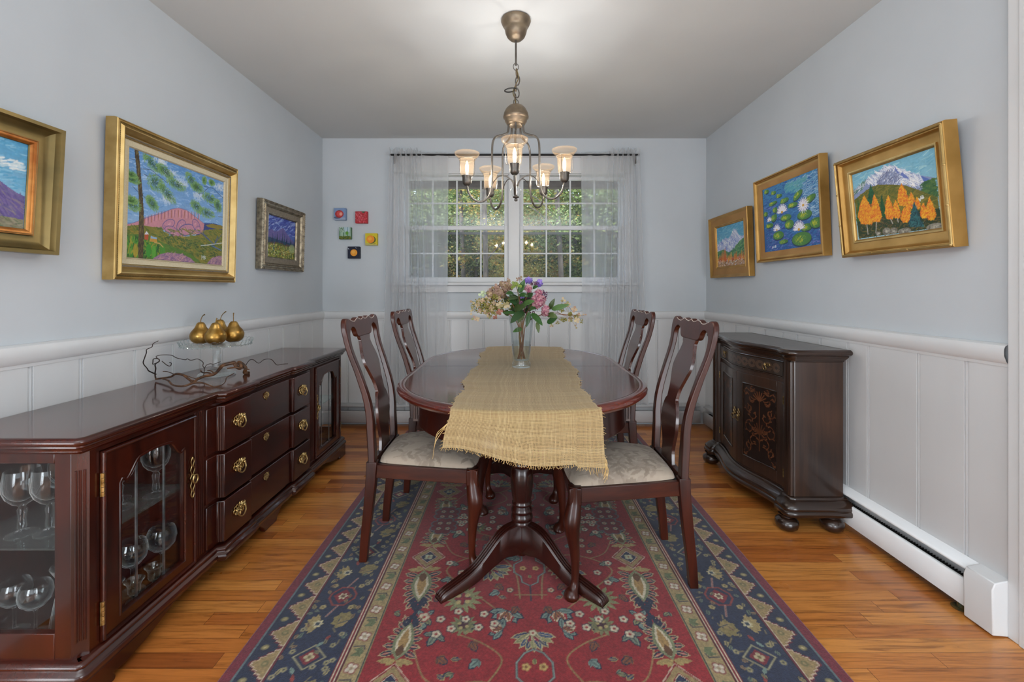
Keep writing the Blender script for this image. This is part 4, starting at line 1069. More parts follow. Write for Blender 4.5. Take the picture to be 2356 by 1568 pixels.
block('tiny square canvas painted all red like a cut pepper', 831, 499.5, pB, '#b62833', 2)
block('tiny square canvas of a green birch grove', 793.5, 536, pC, '#5a7a5a', 3)
block('tiny square canvas with orange fruit on yellow ground', 854, 550, pD, '#c8b82c', 4)
block('tiny square canvas with orange fruit on black, lowest of five', 813.5, 580.5, pE, '#181c2e', 5)
# ================================================= RUG
RX0, RX1, RYA, RYB = -.862, .992, .78, 3.52
RW, RH = RX1 - RX0, RYB - RYA
RZ = .010
RED, NAVY, TAN, CREAM, GREEN, DRED, TEAL, RUST = '#9c1822', '#232c46', '#a48a58', '#d8c8a8', '#8c8a5c', '#7a1826', '#7c9488', '#8a4f2a'
rp = Paint(RW, RH, .0034, RED, seed=12)
rp.A[:] = lin('#7c1c30')
def band(d0, d1, col): rp.poly([(d0, d0), (RW - d0, d0), (RW - d0, RH - d0), (d0, RH - d0)], col, raw=True)
band(.040, 0, '#5f7478'); band(.045, 0, NAVY)
OG0, OG1 = .045, .128
def side_iter(period, d, phase=0):
    """points along the four sides at depth d: (x, y, inward angle)"""
    ny = round((RH - 2 * d) / period); py = (RH - 2 * d) / ny
    for k in range(ny):
        y = d + (k + .5 + phase) * py
        yield (d, y, 0.0); yield (RW - d, y, PI)
    nx = round((RW - 2 * d) / period); px_ = (RW - 2 * d) / nx
    for k in range(nx):
        x = d + (k + .5 + phase) * px_
        yield (x, d, PI / 2); yield (x, RH - d, -PI / 2)
def place(pts, x, y, a, s=1.0):
    ca, sa = math.cos(a), math.sin(a)
    return [(x + s * (p[0] * ca - p[1] * sa), y + s * (p[0] * sa + p[1] * ca)) for p in pts]
def zig(h, b, steps=4):
    """stepped triangle pointing to -x, base at x=0"""
    o = []
    for k in range(steps * 2 + 1):
        t = k / (steps * 2); y = -b + b * t; x = -h * t
        o.append((x - (0.010 if k % 2 else 0), y))
    m = [(x, -y) for (x, y) in o[::-1]]
    return o + m
# scalloped outer guard: tan stepped triangles with red outline
for (x, y, a) in side_iter(.120, OG1):
    rp.poly(place(zig(.070, .062), x, y, a), '#6e1c2e', raw=True)
    rp.poly(place(zig(.064, .056), x, y, a), '#d0b49c', raw=True)
    rp.poly(place(zig(.059, .051), x, y, a), TAN, raw=True)
    c = place([(-.022, 0)], x, y, a)[0]; rp.ell(c, .011, .011, '#7b7448', raw=True); rp.ell(c, .005, .005, '#a89060', raw=True)
    c = place([(-.055, .060)], x, y, a)[0]; rp.ell(c, .012, .010, '#8f8454', raw=True); rp.ell(c, .005, .004, '#c4b07c', raw=True)
def frame_line(d, wd, col):
    rp.line([(d, d), (RW - d, d), (RW - d, RH - d), (d, RH - d), (d, d)], wd, col, raw=True)
MB0, MB1 = .135, .325
band(.128, 0, '#c9b79a'); band(.1325, 0, '#6e1c2e'); band(.137, 0, '#1c2338'); band(.140, 0, '#26304c')
def petal(x, y, a, l, wd, col, core=None):
    ca, sa = math.cos(a), math.sin(a)
    q = [(0, 0), (l * .35, wd * .5), (l * .75, wd * .42), (l, 0), (l * .75, -wd * .42), (l * .35, -wd * .5)]
    rp.poly(place(q, x, y, a), col, raw=True)
    if core: rp.poly(place([(p[0] * .7 + l * .1, p[1] * .5) for p in q], x, y, a), core, raw=True)
def rosette(x, y, r, n, out, mid, core, dot, ph=0, edge=None):
    for k in range(n):
        a = ph + 2 * PI * k / n
        if edge: petal(x, y, a, r * 1.07, r * 3.6 / n * 1.2, edge)
        petal(x, y, a, r, r * 3.4 / n, out)
    rp.ell((x, y), r * .58, r * .58, mid, raw=True); rp.ell((x, y), r * .36, r * .36, core, raw=True)
    for k in range(4):
        a = ph + PI / 4 + PI / 2 * k
        rp.ell((x + r * .3 * math.cos(a), y + r * .3 * math.sin(a)), r * .13, r * .13, dot, raw=True)
def blossom(x, y, r, col=CREAM, core='#a8242e', edge=NAVY, n=5, ph=0):
    for k in range(n):
        a = ph + 2 * PI * k / n; rp.ell((x + r * .55 * math.cos(a), y + r * .55 * math.sin(a)), r * .52, r * .52, edge, raw=True)
    for k in range(n):
        a = ph + 2 * PI * k / n; rp.ell((x + r * .52 * math.cos(a), y + r * .52 * math.sin(a)), r * .36, r * .36, col, raw=True)
    rp.ell((x, y), r * .3, r * .3, core, raw=True)
def leafm(x, y, a, l, wd, col, edge=None):
    if edge: petal(x, y, a, l * 1.12, wd * 1.35, edge)
    petal(x, y, a, l, wd, col)
    rp.line([(x, y), (x + l * .8 * math.cos(a), y + l * .8 * math.sin(a))], .0028, edge or NAVY, raw=True)
def palmette(x, y, a, s, blue=NAVY):
    """flame palmette: pointed oval heart with a fan of serrated feathers, pointing along a"""
    T = lambda pts: place(pts, x, y, a, s)
    for sg in (1, -1):
        for k in range(6):
            t = .02 + k * .022; b = PI * (.62 - .09 * k)
            q = T([(t, sg * .012)])[0]; aa = a + sg * b
            petal(q[0], q[1], aa, s * (.050 - .003 * k), s * .024, '#b8a070'); petal(q[0], q[1], aa, s * (.046 - .003 * k), s * .019, blue)
            petal(q[0] + s * .014 * math.cos(aa), q[1] + s * .014 * math.sin(aa), aa, s * (.024 - .002 * k), s * .009, '#a8283a')
            rp.line([q, (q[0] + s * .04 * math.cos(aa), q[1] + s * .04 * math.sin(aa))], .0022 * s, '#d0b890', raw=True)
    for k in range(3):
        q = T([(.115 + k * .016, 0)])[0]
        for sg in (1, -1): petal(q[0], q[1], a + sg * (1.0 - .2 * k), s * (.034 - .006 * k), s * .018, blue)
    q = T([(.15, 0)])[0]; petal(q[0], q[1], a, s * .032, s * .016, blue)
    o = [(-.012, 0), (.02, .024), (.06, .032), (.10, .020), (.135, 0), (.10, -.020), (.06, -.032), (.02, -.024)]
    rp.poly(T(o), '#848a62', raw=True)
    rp.poly(T([(.01 + p[0] * .84, p[1] * .68) for p in o]), CREAM, raw=True); rp.poly(T([(.02 + p[0] * .66, p[1] * .44) for p in o]), '#b08a4c', raw=True)
    rp.poly(T([(.006 + p[0] * .3, p[1] * .4) for p in o]), '#6a4424', raw=True)
    for sg in (1, -1):
        q = T([(-.010, 0)])[0]; petal(q[0], q[1], a + PI / 2 * sg + sg * .15, s * .055, s * .020, '#b09658')
        petal(q[0], q[1], a + PI / 2 * sg + sg * .7, s * .034, s * .014, '#b09658')
def diamond(x, y, s):
    D = lambda r, ry=None: [(x - r, y), (x, y - (ry or r) * 1.12), (x + r, y), (x, y + (ry or r) * 1.12)]
    rp.poly(D(s * 1.16), '#c9a890', raw=True); rp.poly(D(s * 1.08), '#8f1a2c', raw=True); rp.poly(D(s * 1.0), TAN, raw=True)
    rp.poly(D(s * .66), '#8f1a2c', raw=True); rp.poly(D(s * .60), CREAM, raw=True); rp.poly(D(s * .55), '#2c3150', raw=True)
    for k in range(4):
        a = PI / 4 + PI / 2 * k; rp.ell((x + s * .18 * math.cos(a), y + s * .18 * math.sin(a)), s * .13, s * .13, '#b8b894', raw=True)
    rp.ell((x, y), s * .07, s * .07, '#a8642e', raw=True)
def vine(pts, col='#9c8450', wd=.0055): rp.line(cr1(pts, 6), wd, col, raw=True)
# main border motifs: built for one side then used on every side
def border_unit(x, y, a, kind):
    q = lambda u, v: place([(u, v)], x, y, a)[0]
    if kind == 0:
        c = q(0, 0); D = place([(-.046, -.012), (-.02, -.046), (.02, -.046), (.046, -.012), (.046, .012), (.02, .046), (-.02, .046), (-.046, .012)], x, y, a)
        rp.line(D + [D[0]], .006, '#9a3a30', raw=True); rp.poly(place([(p, r_) for p, r_ in ((-.036, 0), (0, -.038), (.036, 0), (0, .038))], x, y, a), '#8a1e2e', raw=True)
        rosette(c[0], c[1], .018, 6, CREAM, '#b8a878', '#5a6a58', '#8a1e2e')
        for v in (-.062, .062):
            for u in (-.05, .05): e = q(u, v * .9); blossom(e[0], e[1], .013, '#b8a46c', '#7a6a38')
        for sg in (-1, 1):
            e = q(0, sg * .05); rp.line([e, q(sg * .02, sg * .10)], .006, '#c2a898', raw=True); rp.line([e, q(sg * .02, sg * .10)], .003, '#8a1e2e', raw=True)
    elif kind == 1:
        c = q(-.034, 0)
        for k in range(7): petal(c[0], c[1], a + PI - 1.2 + k * .4, .046, .018, '#a9935c')
        rosette(c[0], c[1], .020, 7, '#c4b888', CREAM, '#3a5058', NAVY)
        c = q(.046, .018)
        for k in range(6): petal(c[0], c[1], a + .6 + k * .75, .040, .026, '#8f7f4c')
        rp.poly(place([(.026, -.004), (.052, -.012), (.066, .010), (.040, .022)], x, y, a), '#a08a54', raw=True); rp.line([q(.034, .002), q(.058, .012)], .004, '#3c4a5a', raw=True)
    else:
        D = place([(-.05, 0), (0, -.045), (.05, 0), (0, .045)], x, y, a); rp.line(D + [D[0]], .0045, '#a8a078', raw=True)
        rp.poly(place([(-.032, 0), (0, -.030), (.032, 0), (0, .030)], x, y, a), '#84202e', raw=True); c = q(0, 0); blossom(c[0], c[1], .019, '#c8b88c', '#7a6a40', '#84202e', 4)
        for u, v in ((-.062, .02), (.062, -.02), (-.055, -.045), (.055, .045)): e = q(u, v); blossom(e[0], e[1], .011, '#a89c68', NAVY, '#3a4668', 5)
        for sg in (1, -1): e = q(.02 * sg, .06 * sg); petal(e[0], e[1], a + sg * 1.2, .030, .012, '#9a3a30'); petal(e[0], e[1], a - sg * 2.2, .028, .012, TEAL)
mid = (MB0 + MB1) / 2
for i, (x, y, a) in enumerate(side_iter(.135, mid)):
    border_unit(x, y, a, (0, 1, 2, 1)[(i // 2) % 4])
for i, (x, y, a) in enumerate(side_iter(.135, mid, .5)):
    for u in (-.072, .072):
        q = place([(u, 0)], x, y, a)[0]; leafm(q[0], q[1], a + (1.3 if i % 3 else 2.2), .03, .014, ('#9c8a54', '#6a7c66', '#a89a68')[i % 3])
rd = random.Random(8)
for (x, y, a) in list(side_iter(.030, mid - .070)) + list(side_iter(.034, mid + .072)) + list(side_iter(.050, mid + .03)):
    x += rd.uniform(-.010, .010); y += rd.uniform(-.010, .010)
    k = rd.randrange(5)
    if k == 0: blossom(x, y, .011, '#a89c6c', NAVY, '#3a4668', 5, rd.uniform(0, 3))
    elif k in (1, 2): leafm(x, y, rd.uniform(0, 6.28), .024, .012, ('#8f8458', '#6f7c66', '#9a7a50')[rd.randrange(3)])
    elif k == 3: rp.line([(x, y), (x + rd.uniform(-.02, .02), y + rd.uniform(-.02, .02))], .004, '#8a7c54', raw=True)
# inner guard stripes
band(MB1, 0, '#8a1e2e'); band(MB1 + .004, 0, CREAM); band(MB1 + .008, 0, '#8a1e2e'); band(MB1 + .014, 0, CREAM); band(MB1 + .018, 0, '#5a1a26')
IG0, IG1 = MB1 + .022, .402
band(IG0, 0, '#ab9462')
for i, (x, y, a) in enumerate(side_iter(.060, (IG0 + IG1) / 2)):
    if (i // 2) % 2 == 0:
        blossom(x, y, .021, '#dccfb8', '#b09a78', '#8f2a34', 4, a + .5)
    else:
        rp.poly(place([(-.020, -.016), (.010, -.018), (.018, 0), (.008, .018), (-.018, .010), (-.004, 0)], x, y, a), '#6c7650', raw=True)
        q = place([(-.02, .02), (.012, .022), (.018, .008)], x, y, a); rp.line(q, .0042, '#2c3448', raw=True)
band(IG1, 0, '#31424c'); band(IG1 + .005, 0, '#8f8454'); band(IG1 + .008, 0, RED)
FX0, FY0 = IG1 + .008, IG1 + .008
cxr, cyr = RW / 2, RH / 2
# mottled field colour
nz = vnoise(rp.rng, rp.ny, rp.nx, 60) * .6 + vnoise(rp.rng, rp.ny, rp.nx, 14) * .4
msk = np.zeros((rp.ny, rp.nx), bool); i0 = int(FX0 / rp.rx) + 1; j0 = int(FY0 / rp.ry) + 1
msk[j0:rp.ny - j0, i0:rp.nx - i0] = True
rp.A[msk] *= (.84 + .3 * nz[msk])[:, None]
# field motifs; y offset measured from rug centre, mirrored both ways
def m4(fn, dx, dy, a=0, *k):
    for sx in ((1, -1) if abs(dx) > 1e-6 else (1,)):
        for sy in ((1, -1) if abs(dy) > 1e-6 else (1,)):
            ang = a
            if sx < 0: ang = PI - ang
            if sy < 0: ang = -ang
            fn(cxr + sx * dx, cyr + sy * dy, ang, *k)
def v4(pts, **kw):
    for sx in (1, -1):
        for sy in (1, -1): vine([(cxr + sx * p[0], cyr + sy * p[1]) for p in pts], **kw)
def W2(px, py):
    """floor point of the photo -> offset from rug centre"""
    Y = HC * F / (py - CY); X = (px - CX) * Y / F
    return (abs(X - (RX0 + RX1) / 2), abs(Y - (RYA + RYB) / 2))
for per in (0, 1):                         # two repeats of the half pattern
    o = .605 * per - .13
    D = lambda y: y + o
    # vines
    v4([(.25, D(.62)), (.335, D(.52)), (.26, D(.44)), (.14, D(.42)), (.06, D(.52)), (.04, D(.68))]); v4([(.25, D(.62)), (.16, D(.70)), (.08, D(.78))], wd=.0045)
    v4([(.14, D(.42)), (.10, D(.34)), (.16, D(.28)), (.25, D(.24))], wd=.0045); v4([(.26, D(.44)), (.33, D(.40)), (.38, D(.30))], wd=.004)
    # big green star medallions
    m4(lambda x, y, a: rosette(x, y, .076, 14, '#8f9060', '#8f9060', '#2f2f52', '#c9b070', .1), .25, D(.68))
    m4(lambda x, y, a: (rp.line([(x - .026, y), (x + .026, y)], .012, '#8f1a2c', raw=True), rp.line([(x, y - .026), (x, y + .026)], .012, '#8f1a2c', raw=True)), .25, D(.68))
    m4(lambda x, y, a: rosette(x, y, .050, 12, '#85865a', '#7a7a50', '#4a2030', '#b8a468', .3), .235, D(.20))
    # large palmettes with a diamond between
    m4(palmette, .425, D(.53), PI / 2 + .08, 1.25); m4(palmette, .425, D(.33), -PI / 2 - .08, 1.05)
    m4(lambda x, y, a: diamond(x, y, .062), .425, D(.43))
    # small side flowers
    m4(lambda x, y, a: (leafm(x, y, a, .06, .03, TEAL, NAVY), leafm(x, y, a + .7, .045, .02, '#8a8a5c', NAVY), leafm(x, y, a - .7, .045, .02, '#8a8a5c', NAVY), leafm(x, y, a + 2.4, .04, .018, TEAL, NAVY), leafm(x, y, a - 2.4, .04, .018, TEAL, NAVY), blossom(x, y, .022, CREAM, '#a8242e', '#a8242e')), .375, D(.77), PI / 2)
    m4(lambda x, y, a: (leafm(x, y, a, .05, .022, '#7f8c76', NAVY), leafm(x, y, a + 1.2, .04, .018, '#7f8c76', NAVY), leafm(x, y, a - 1.2, .04, .018, '#7f8c76', NAVY), blossom(x, y, .018)), .32, D(.24), 1.2)
    # tulip palmettes near the axis
    def tulip(x, y, a, s=1):
        for k, b in enumerate((-1.25, -.75, .75, 1.25)): leafm(x, y, a + b, .062 * s, .024 * s, TEAL, NAVY)
        leafm(x, y, a, .060 * s, .046 * s, CREAM, '#a8242e'); leafm(x, y, a, .034 * s, .020 * s, '#8f1a2c')
        for b in (-.35, .35): leafm(x, y, a + b, .05 * s, .014 * s, '#a8642e')
    m4(tulip, .085, D(.74), PI * .42); m4(lambda x, y, a: tulip(x, y, a, .8), .10, D(.22), -.3)
    # blue and green fans beside the axis
    def fan(x, y, a, s=1):
        for k in range(9): leafm(x, y, a - 1.3 + k * .33, .078 * s, .020 * s, ('#2c3f66', '#8f9060', '#34507c')[k % 3], '#b8a878')
        for k in range(5): leafm(x, y, a - .8 + k * .4, .045 * s, .014 * s, ('#c8b888', '#a8283a')[k % 2])
        blossom(x, y, .016 * s, CREAM, '#a8242e', '#8f9060')
    m4(fan, .155, D(.50), 1.9, 1.0)
    m4(fan, 0.0, D(.84), PI / 2, .9)
    # cartouche on the axis
    for sy in (1, -1):
        ring = [(0, .30), (.030, .315), (.055, .35), (.055, .40), (.030, .425), (.030, .455), (.062, .48), (.062, .53), (.035, .555), (.030, .59), (0, .61)]
        for sx in (1, -1): rp.line([(cxr + sx * x, cyr + sy * D(y)) for (x, y) in ring], .0075, '#2c3448', raw=True); rp.line([(cxr + sx * x, cyr + sy * D(y)) for (x, y) in ring], .0036, '#93a498', raw=True)
        rp.line([(cxr, cyr + sy * D(.61)), (cxr, cyr + sy * D(.69))], .006, '#2c3448', raw=True)
    for dx, dy in ((.026, .365), (.026, .505)): m4(lambda x, y, a: blossom(x, y, .016, '#c9a85c', '#8a5a2a', RED), dx, D(dy))
    for dx, dy, a_ in ((.0, .335, 1.5), (.0, .545, 1.5)): m4(lambda x, y, a: leafm(x, y, a, .022, .016, '#9a9454'), dx, D(dy), a_)
    m4(lambda x, y, a: (leafm(x, y, a, .06, .022, TEAL, NAVY), leafm(x, y, a + .5, .035, .014, TEAL, NAVY), leafm(x, y, a - .5, .035, .014, TEAL, NAVY)), .035, D(.44), 0)
    rp.line([(cxr - .06, cyr + D(.66)), (cxr + .06, cyr + D(.66))], .005, '#9c8450', raw=True); rp.line([(cxr - .06, cyr - D(.66)), (cxr + .06, cyr - D(.66))], .005, '#9c8450', raw=True)
    # scattered blossoms and leaves
    for px, py in ((1014, 1430), (1055, 1412), (1071.5, 1430), (1038, 1452), (1101, 1449), (1114, 1418), (1138, 1440), (1040, 1345), (1062, 1322), (1035, 1300)):
        dx, dy = W2(px, py); m4(lambda x, y, a: blossom(x, y, .017), dx, dy - .0 if per == 1 else max(.02, dy - .605))
    for dx, dy, a_, c_ in ((.13, .60, 2.2, RUST), (.33, .66, 1.0, RUST), (.12, .64, .6, TEAL), (.20, .80, 1.2, NAVY), (.30, .33, 2.5, RUST), (.17, .34, .8, TEAL), (.33, .47, 2.8, '#7f8c76'), (.14, .83, 2.4, RUST), (.05, .72, 1.1, RUST), (.20, .27, 2, RUST), (.31, .57, .3, TEAL)):
        m4(lambda x, y, a: (leafm(x, y, a, .040, .020, c_, '#a89058' if c_ == NAVY else NAVY), leafm(x, y, a + .8, .026, .012, c_), leafm(x, y, a - .8, .026, .012, c_)), dx, D(dy), a_)
rd = random.Random(15)
for k in range(420):
    dx, dy = rd.uniform(.03, RW / 2 - FX0 - .03), rd.uniform(.02, RH / 2 - FY0 - .03)
    i_, j_ = int((cxr + dx) / rp.rx), int((cyr + dy) / rp.ry)
    w0 = rp.A[j_ - 7:j_ + 8, i_ - 7:i_ + 8]
    if np.abs(w0 - lin(RED)).max() > .2: continue          # only on open ground
    kk = rd.randrange(4); an = rd.uniform(0, 6.28)
    if kk == 0: m4(lambda x, y, a: blossom(x, y, .014, '#c9b088', '#a8242e'), dx, dy)
    elif kk == 1: m4(lambda x, y, a: (leafm(x, y, a, .030, .014, '#8c8a5c', '#2c3448'), leafm(x, y, a + .9, .022, .010, '#7c8a6c')), dx, dy, an)
    elif kk == 2: m4(lambda x, y, a: (rp.line([(x, y), (x + .035 * math.cos(a), y + .035 * math.sin(a))], .0042, '#8f7c48', raw=True), leafm(x + .03 * math.cos(a), y + .03 * math.sin(a), a, .02, .012, '#9a6a3c')), dx, dy, an)
    else: m4(lambda x, y, a: leafm(x, y, a, .028, .014, '#2c3a5c', '#a89058'), dx, dy, an)
# cloud-shaped rosettes round the rug centre
def cloud(x, y, a):
    for k in range(8): rp.ell((x + .042 * math.cos(k * PI / 4 + .4), y + .052 * math.sin(k * PI / 4 + .4)), .026, .026, '#5f6c70', raw=True)
    for k in range(8): rp.ell((x + .042 * math.cos(k * PI / 4 + .4), y + .052 * math.sin(k * PI / 4 + .4)), .020, .020, '#7e1a2a', raw=True)
    rp.ell((x, y), .045, .05, '#7e1a2a', raw=True)
    for k in range(4): blossom(x + .03 * math.cos(k * PI / 2 + .8), y + .034 * math.sin(k * PI / 2 + .8), .014, '#b8a888')
m4(cloud, .40, .055)
nz = vnoise(rp.rng, rp.ny, rp.nx, 2.0)
rp.A *= (.60 + .24 * nz)[..., None]; gy = rp.A.mean(-1, keepdims=True); rp.A = rp.A * .9 + gy * .1
M_rug = attrmat('rug_wool', .95, 420, .5, sheen=.3, spec=.1, fleck=160)
rug = thing('area_rug', 'red and navy floral oriental wool rug under the dining table', 'rug', ((RX0 + RX1) / 2, (RYA + RYB) / 2, 0), world=True)
o = rp.mesh('pile', M_rug, rug, Matrix.Translation((RX0, RYA, RZ)), edge=.0085); o.location = -Vector(rug['_w'])
MB().box(RX0 + .002, RX1 - .002, RYA + .002, RYB - .002, .0005, .004).build('backing', noisy('jute_backing', '#6a5a44', '#7a6a50', 50, .9), rug)

# ================================================= DINING TABLE
TCX, TW, TY1, TY2, TZ = .036, .53, 1.907, 2.433, .76
def racetrack(r, y1=TY1, y2=TY2, n=40):
    p = []
    for k in range(n + 1): a = -PI + PI * k / n; p.append((TCX + r * math.cos(a), y1 + r * math.sin(a)))
    for k in range(n + 1): a = PI * k / n; p.append((TCX + r * math.cos(a), y2 + r * math.sin(a)))
    return p
tb = thing('dining_table', 'oval mahogany double pedestal dining table in the room centre', 'table', (TCX, 2.17, RZ), world=True)
path = racetrack(TW - .040)
m = MB().loft(path, [(-.006, TZ - .004), (0, TZ), ], cap0=False)
m = MB().loft(racetrack(TW - .034), [(0, TZ - .012), (0, TZ), (-.0005, TZ)], cap1=True)
m.build('tabletop', M_table, tb)
m = MB().loft(racetrack(TW - .034), [(0, TZ - .002), (.003, TZ + .0005), (.014, TZ + .001), (.024, TZ - .002), (.031, TZ - .008), (.034, TZ - .015), (.033, TZ - .021), (.028, TZ - .026), (.022, TZ - .029), (.019, TZ - .033), (.014, TZ - .037), (-.02, TZ - .038)])
m.build('edge_moulding', M_tabedge, tb, angle=50)
# seam where the table parts
MB().box(TCX - TW + .035, TCX + TW - .035, 2.209, 2.2102, TZ - .004, TZ + .0004).build('leaf_seam', M_dark, tb)
m = MB().loft(racetrack(TW - .088), [(-.018, TZ - .036), (0, TZ - .036), (0, .618), (.003, .612), (.003, .604), (0, .600), (-.018, .600), (-.018, TZ - .036)])
m.build('apron', M_ped, tb)
for (sx, yy) in ((-1, TY1 - .01), (1, TY1 - .01), (-1, TY2 + .01), (1, TY2 + .01)):
    x0 = TCX + sx * (TW - .088); m = MB(); y0 = yy
    m.box(min(x0 - sx * .010, x0 + sx * .018), max(x0 - sx * .010, x0 + sx * .018), y0 - .055, y0 + .055, .590, TZ - .037)
    for k in range(6):
        yk = y0 - .040 + k * .016; m.tube([(x0 + sx * .018, yk, .600), (x0 + sx * .018, yk, TZ - .045)], .005, 6)
    for k in range(2): m.tube([(x0 + sx * (.002 + .010 * k), y0 - .055, .600), (x0 + sx * (.002 + .010 * k), y0 - .055, TZ - .045)], .004, 6)
    m.build('fluted_block', M_ped, tb)
for yc, dy in ((1.83, -1), (2.51, 1)):
    m = MB(); T_ = Matrix.Translation((TCX, yc, 0))
    prof = [(.045, .60), (.045, .585), (.036, .578), (.030, .56), (.028, .50), (.030, .462), (.038, .452), (.046, .445), (.047, .436), (.044, .428), (.048, .421), (.046, .412), (.039, .405), (.043, .397), (.0475, .375), (.048, .345), (.045, .305), (.040, .272), (.038, .262), (.042, .257), (.042, .250), (.037, .245), (.041, .236), (.045, .228), (.045, .220), (.040, .214), (.044, .206), (.046, .198), (.046, .190), (.041, .184), (.044, .178), (.044, .170), (.034, .165), (.032, .16), (.032, .050), (.024, .040)]
    m.lathe(prof[::-1], 36, T_)
    m.box(TCX - .10, TCX + .10, yc - .10, yc + .10, .598, .625)
    col = m.build('pedestal', M_ped, tb, angle=50)
    tips = [(-.312, -.241 * (1 if dy < 0 else -1)), (.298, -.262 * (1 if dy < 0 else -1)), (0, .30 * (1 if dy < 0 else -1))]
    if dy > 0: tips = [(-.305, .25), (.305, .25), (0, -.30)]
    for (tx, ty) in tips:
        if abs(tx) < .01: continue
        l = math.hypot(tx, ty); ux, uy = tx / l, ty / l; nx_, ny_ = -uy, ux
        top = [(0, .178), (.06, .179), (.10, .172), (.14, .150), (.19, .112), (.24, .078), (.29, .060), (.34, .048), (.385, .037), (.400, .026), (.404, .014)]
        bot = [(0, .052), (.06, .060), (.10, .068), (.14, .060), (.19, .044), (.24, .026), (.29, .017), (.34, .013), (.385, .012), (.400, .012), (.404, .012)]
        top = cr1(top, 3); bot = cr1(bot, 3); rows = []
        for (a, b) in zip(top, bot):
            s, z1, z0 = a[0], a[1], min(b[1], a[1] - .001); hw = .024
            sec = [(-hw, z0), (-hw, z1 - .006)]
            for k in range(4):
                c_ = -hw * .72 + k * hw * .48
                sec += [(c_ - .0042, z1 - .0035), (c_, z1), (c_ + .0042, z1 - .0035)]
            sec += [(hw, z1 - .006), (hw, z0)]
            rows.append([(TCX + ux * (s * l / .404) + nx_ * o_, yc + uy * (s * l / .404) + ny_ * o_, z + RZ * .0) for (o_, z) in sec])
        mm = MB().strip(rows, closed_u=True); n = len(rows[0]); mm.f.append(tuple(range(n))); mm.f.append(tuple(range((len(rows) - 1) * n, len(rows) * n)))
        mm.build('leg', M_ped, tb, angle=50)
MB().box(TCX - .045, TCX + .045, 1.83, 2.51, .56, .60).build('stretcher', M_ped, tb, bevel=.003)

# ================================================= BURLAP RUNNER
def burlap():
    m, nt, out = newmat('burlap')
    uv = N(nt, 'ShaderNodeUVMap'); sp = N(nt, 'ShaderNodeSeparateXYZ')
    nz = N(nt, 'ShaderNodeTexNoise'); nz.inputs['Scale'].default_value = 26; L(nt, uv.outputs[0], nz.inputs[0])
    wob = N(nt, 'ShaderNodeVectorMath', operation='SCALE'); wob.inputs[3].default_value = .006
    L(nt, nz.outputs['Color'], wob.inputs[0]); ad = N(nt, 'ShaderNodeVectorMath', operation='ADD'); L(nt, uv.outputs[0], ad.inputs[0]); L(nt, wob.outputs[0], ad.inputs[1]); L(nt, ad.outputs[0], sp.inputs[0])
    def Mx(op, a, b=None, c=None):
        n = N(nt, 'ShaderNodeMath', operation=op)
        for i, v in enumerate((a, b, c)):
            if v is None: continue
            if isinstance(v, (int, float)): n.inputs[i].default_value = v
            else: L(nt, v, n.inputs[i])
        return n.outputs[0]
    P_ = .0040
    def thread(s, o):
        q = Mx('DIVIDE', s, P_); f = Mx('FRACT', q); idx = Mx('FLOOR', q)
        wn = N(nt, 'ShaderNodeTexWhiteNoise', noise_dimensions='1D'); L(nt, Mx('ADD', idx, o), wn.inputs['W'])
        d = Mx('ABSOLUTE', Mx('SUBTRACT', f, .5)); return d, wn.outputs[0], idx
    du, ru, iu = thread(sp.outputs[0], 3.3); dv, rv, iv = thread(sp.outputs[1], 71.7)
    wu = Mx('ADD', .28, Mx('MULTIPLY', ru, .06)); wv = Mx('ADD', .30, Mx('MULTIPLY', rv, .07))
    cu = Mx('LESS_THAN', du, wu); cv_ = Mx('LESS_THAN', dv, wv)
    cov = Mx('MAXIMUM', cu, cv_)
    hgt = Mx('MAXIMUM', Mx('SUBTRACT', .5, du), Mx('SUBTRACT', .5, dv))
    tone = Mx('ADD', Mx('MULTIPLY', Mx('MULTIPLY', cu, ru), .5), Mx('MULTIPLY', rv, .5))
    cr = ramp(nt, tone, [(0, '#98805a'), (.45, '#a28b63'), (1, '#b09a72')])
    n2 = N(nt, 'ShaderNodeTexNoise'); n2.inputs['Scale'].default_value = 9; L(nt, uv.outputs[0], n2.inputs[0])
    b = N(nt, 'ShaderNodeBsdfPrincipled'); b.inputs['Roughness'].default_value = .92; b.inputs['Specular IOR Level'].default_value = .15; b.inputs['Sheen Weight'].default_value = .2
    L(nt, cr.outputs[0], b.inputs['Base Color']); bump(nt, b, hgt, .7, .0015)
    t = N(nt, 'ShaderNodeBsdfTransparent'); mx = N(nt, 'ShaderNodeMixShader'); L(nt, cov, mx.inputs[0]); L(nt, t.outputs[0], mx.inputs[1]); L(nt, b.outputs[0], mx.inputs[2]); L(nt, mx.outputs[0], out.inputs[0])
    return m
M_burlap = burlap(); M_straw = noisy('jute_thread', '#a5854f', '#cdb07a', 60, .9, bumpk=.2)
run = thing('table_runner', 'frayed golden burlap runner laid lengthwise over the table', 'table runner', (.05, 2.17, TZ), world=True)
r = random.Random(4)
yn, yf = TY1 - TW - .004, TY2 + TW + .004      # ends of the table at its axis
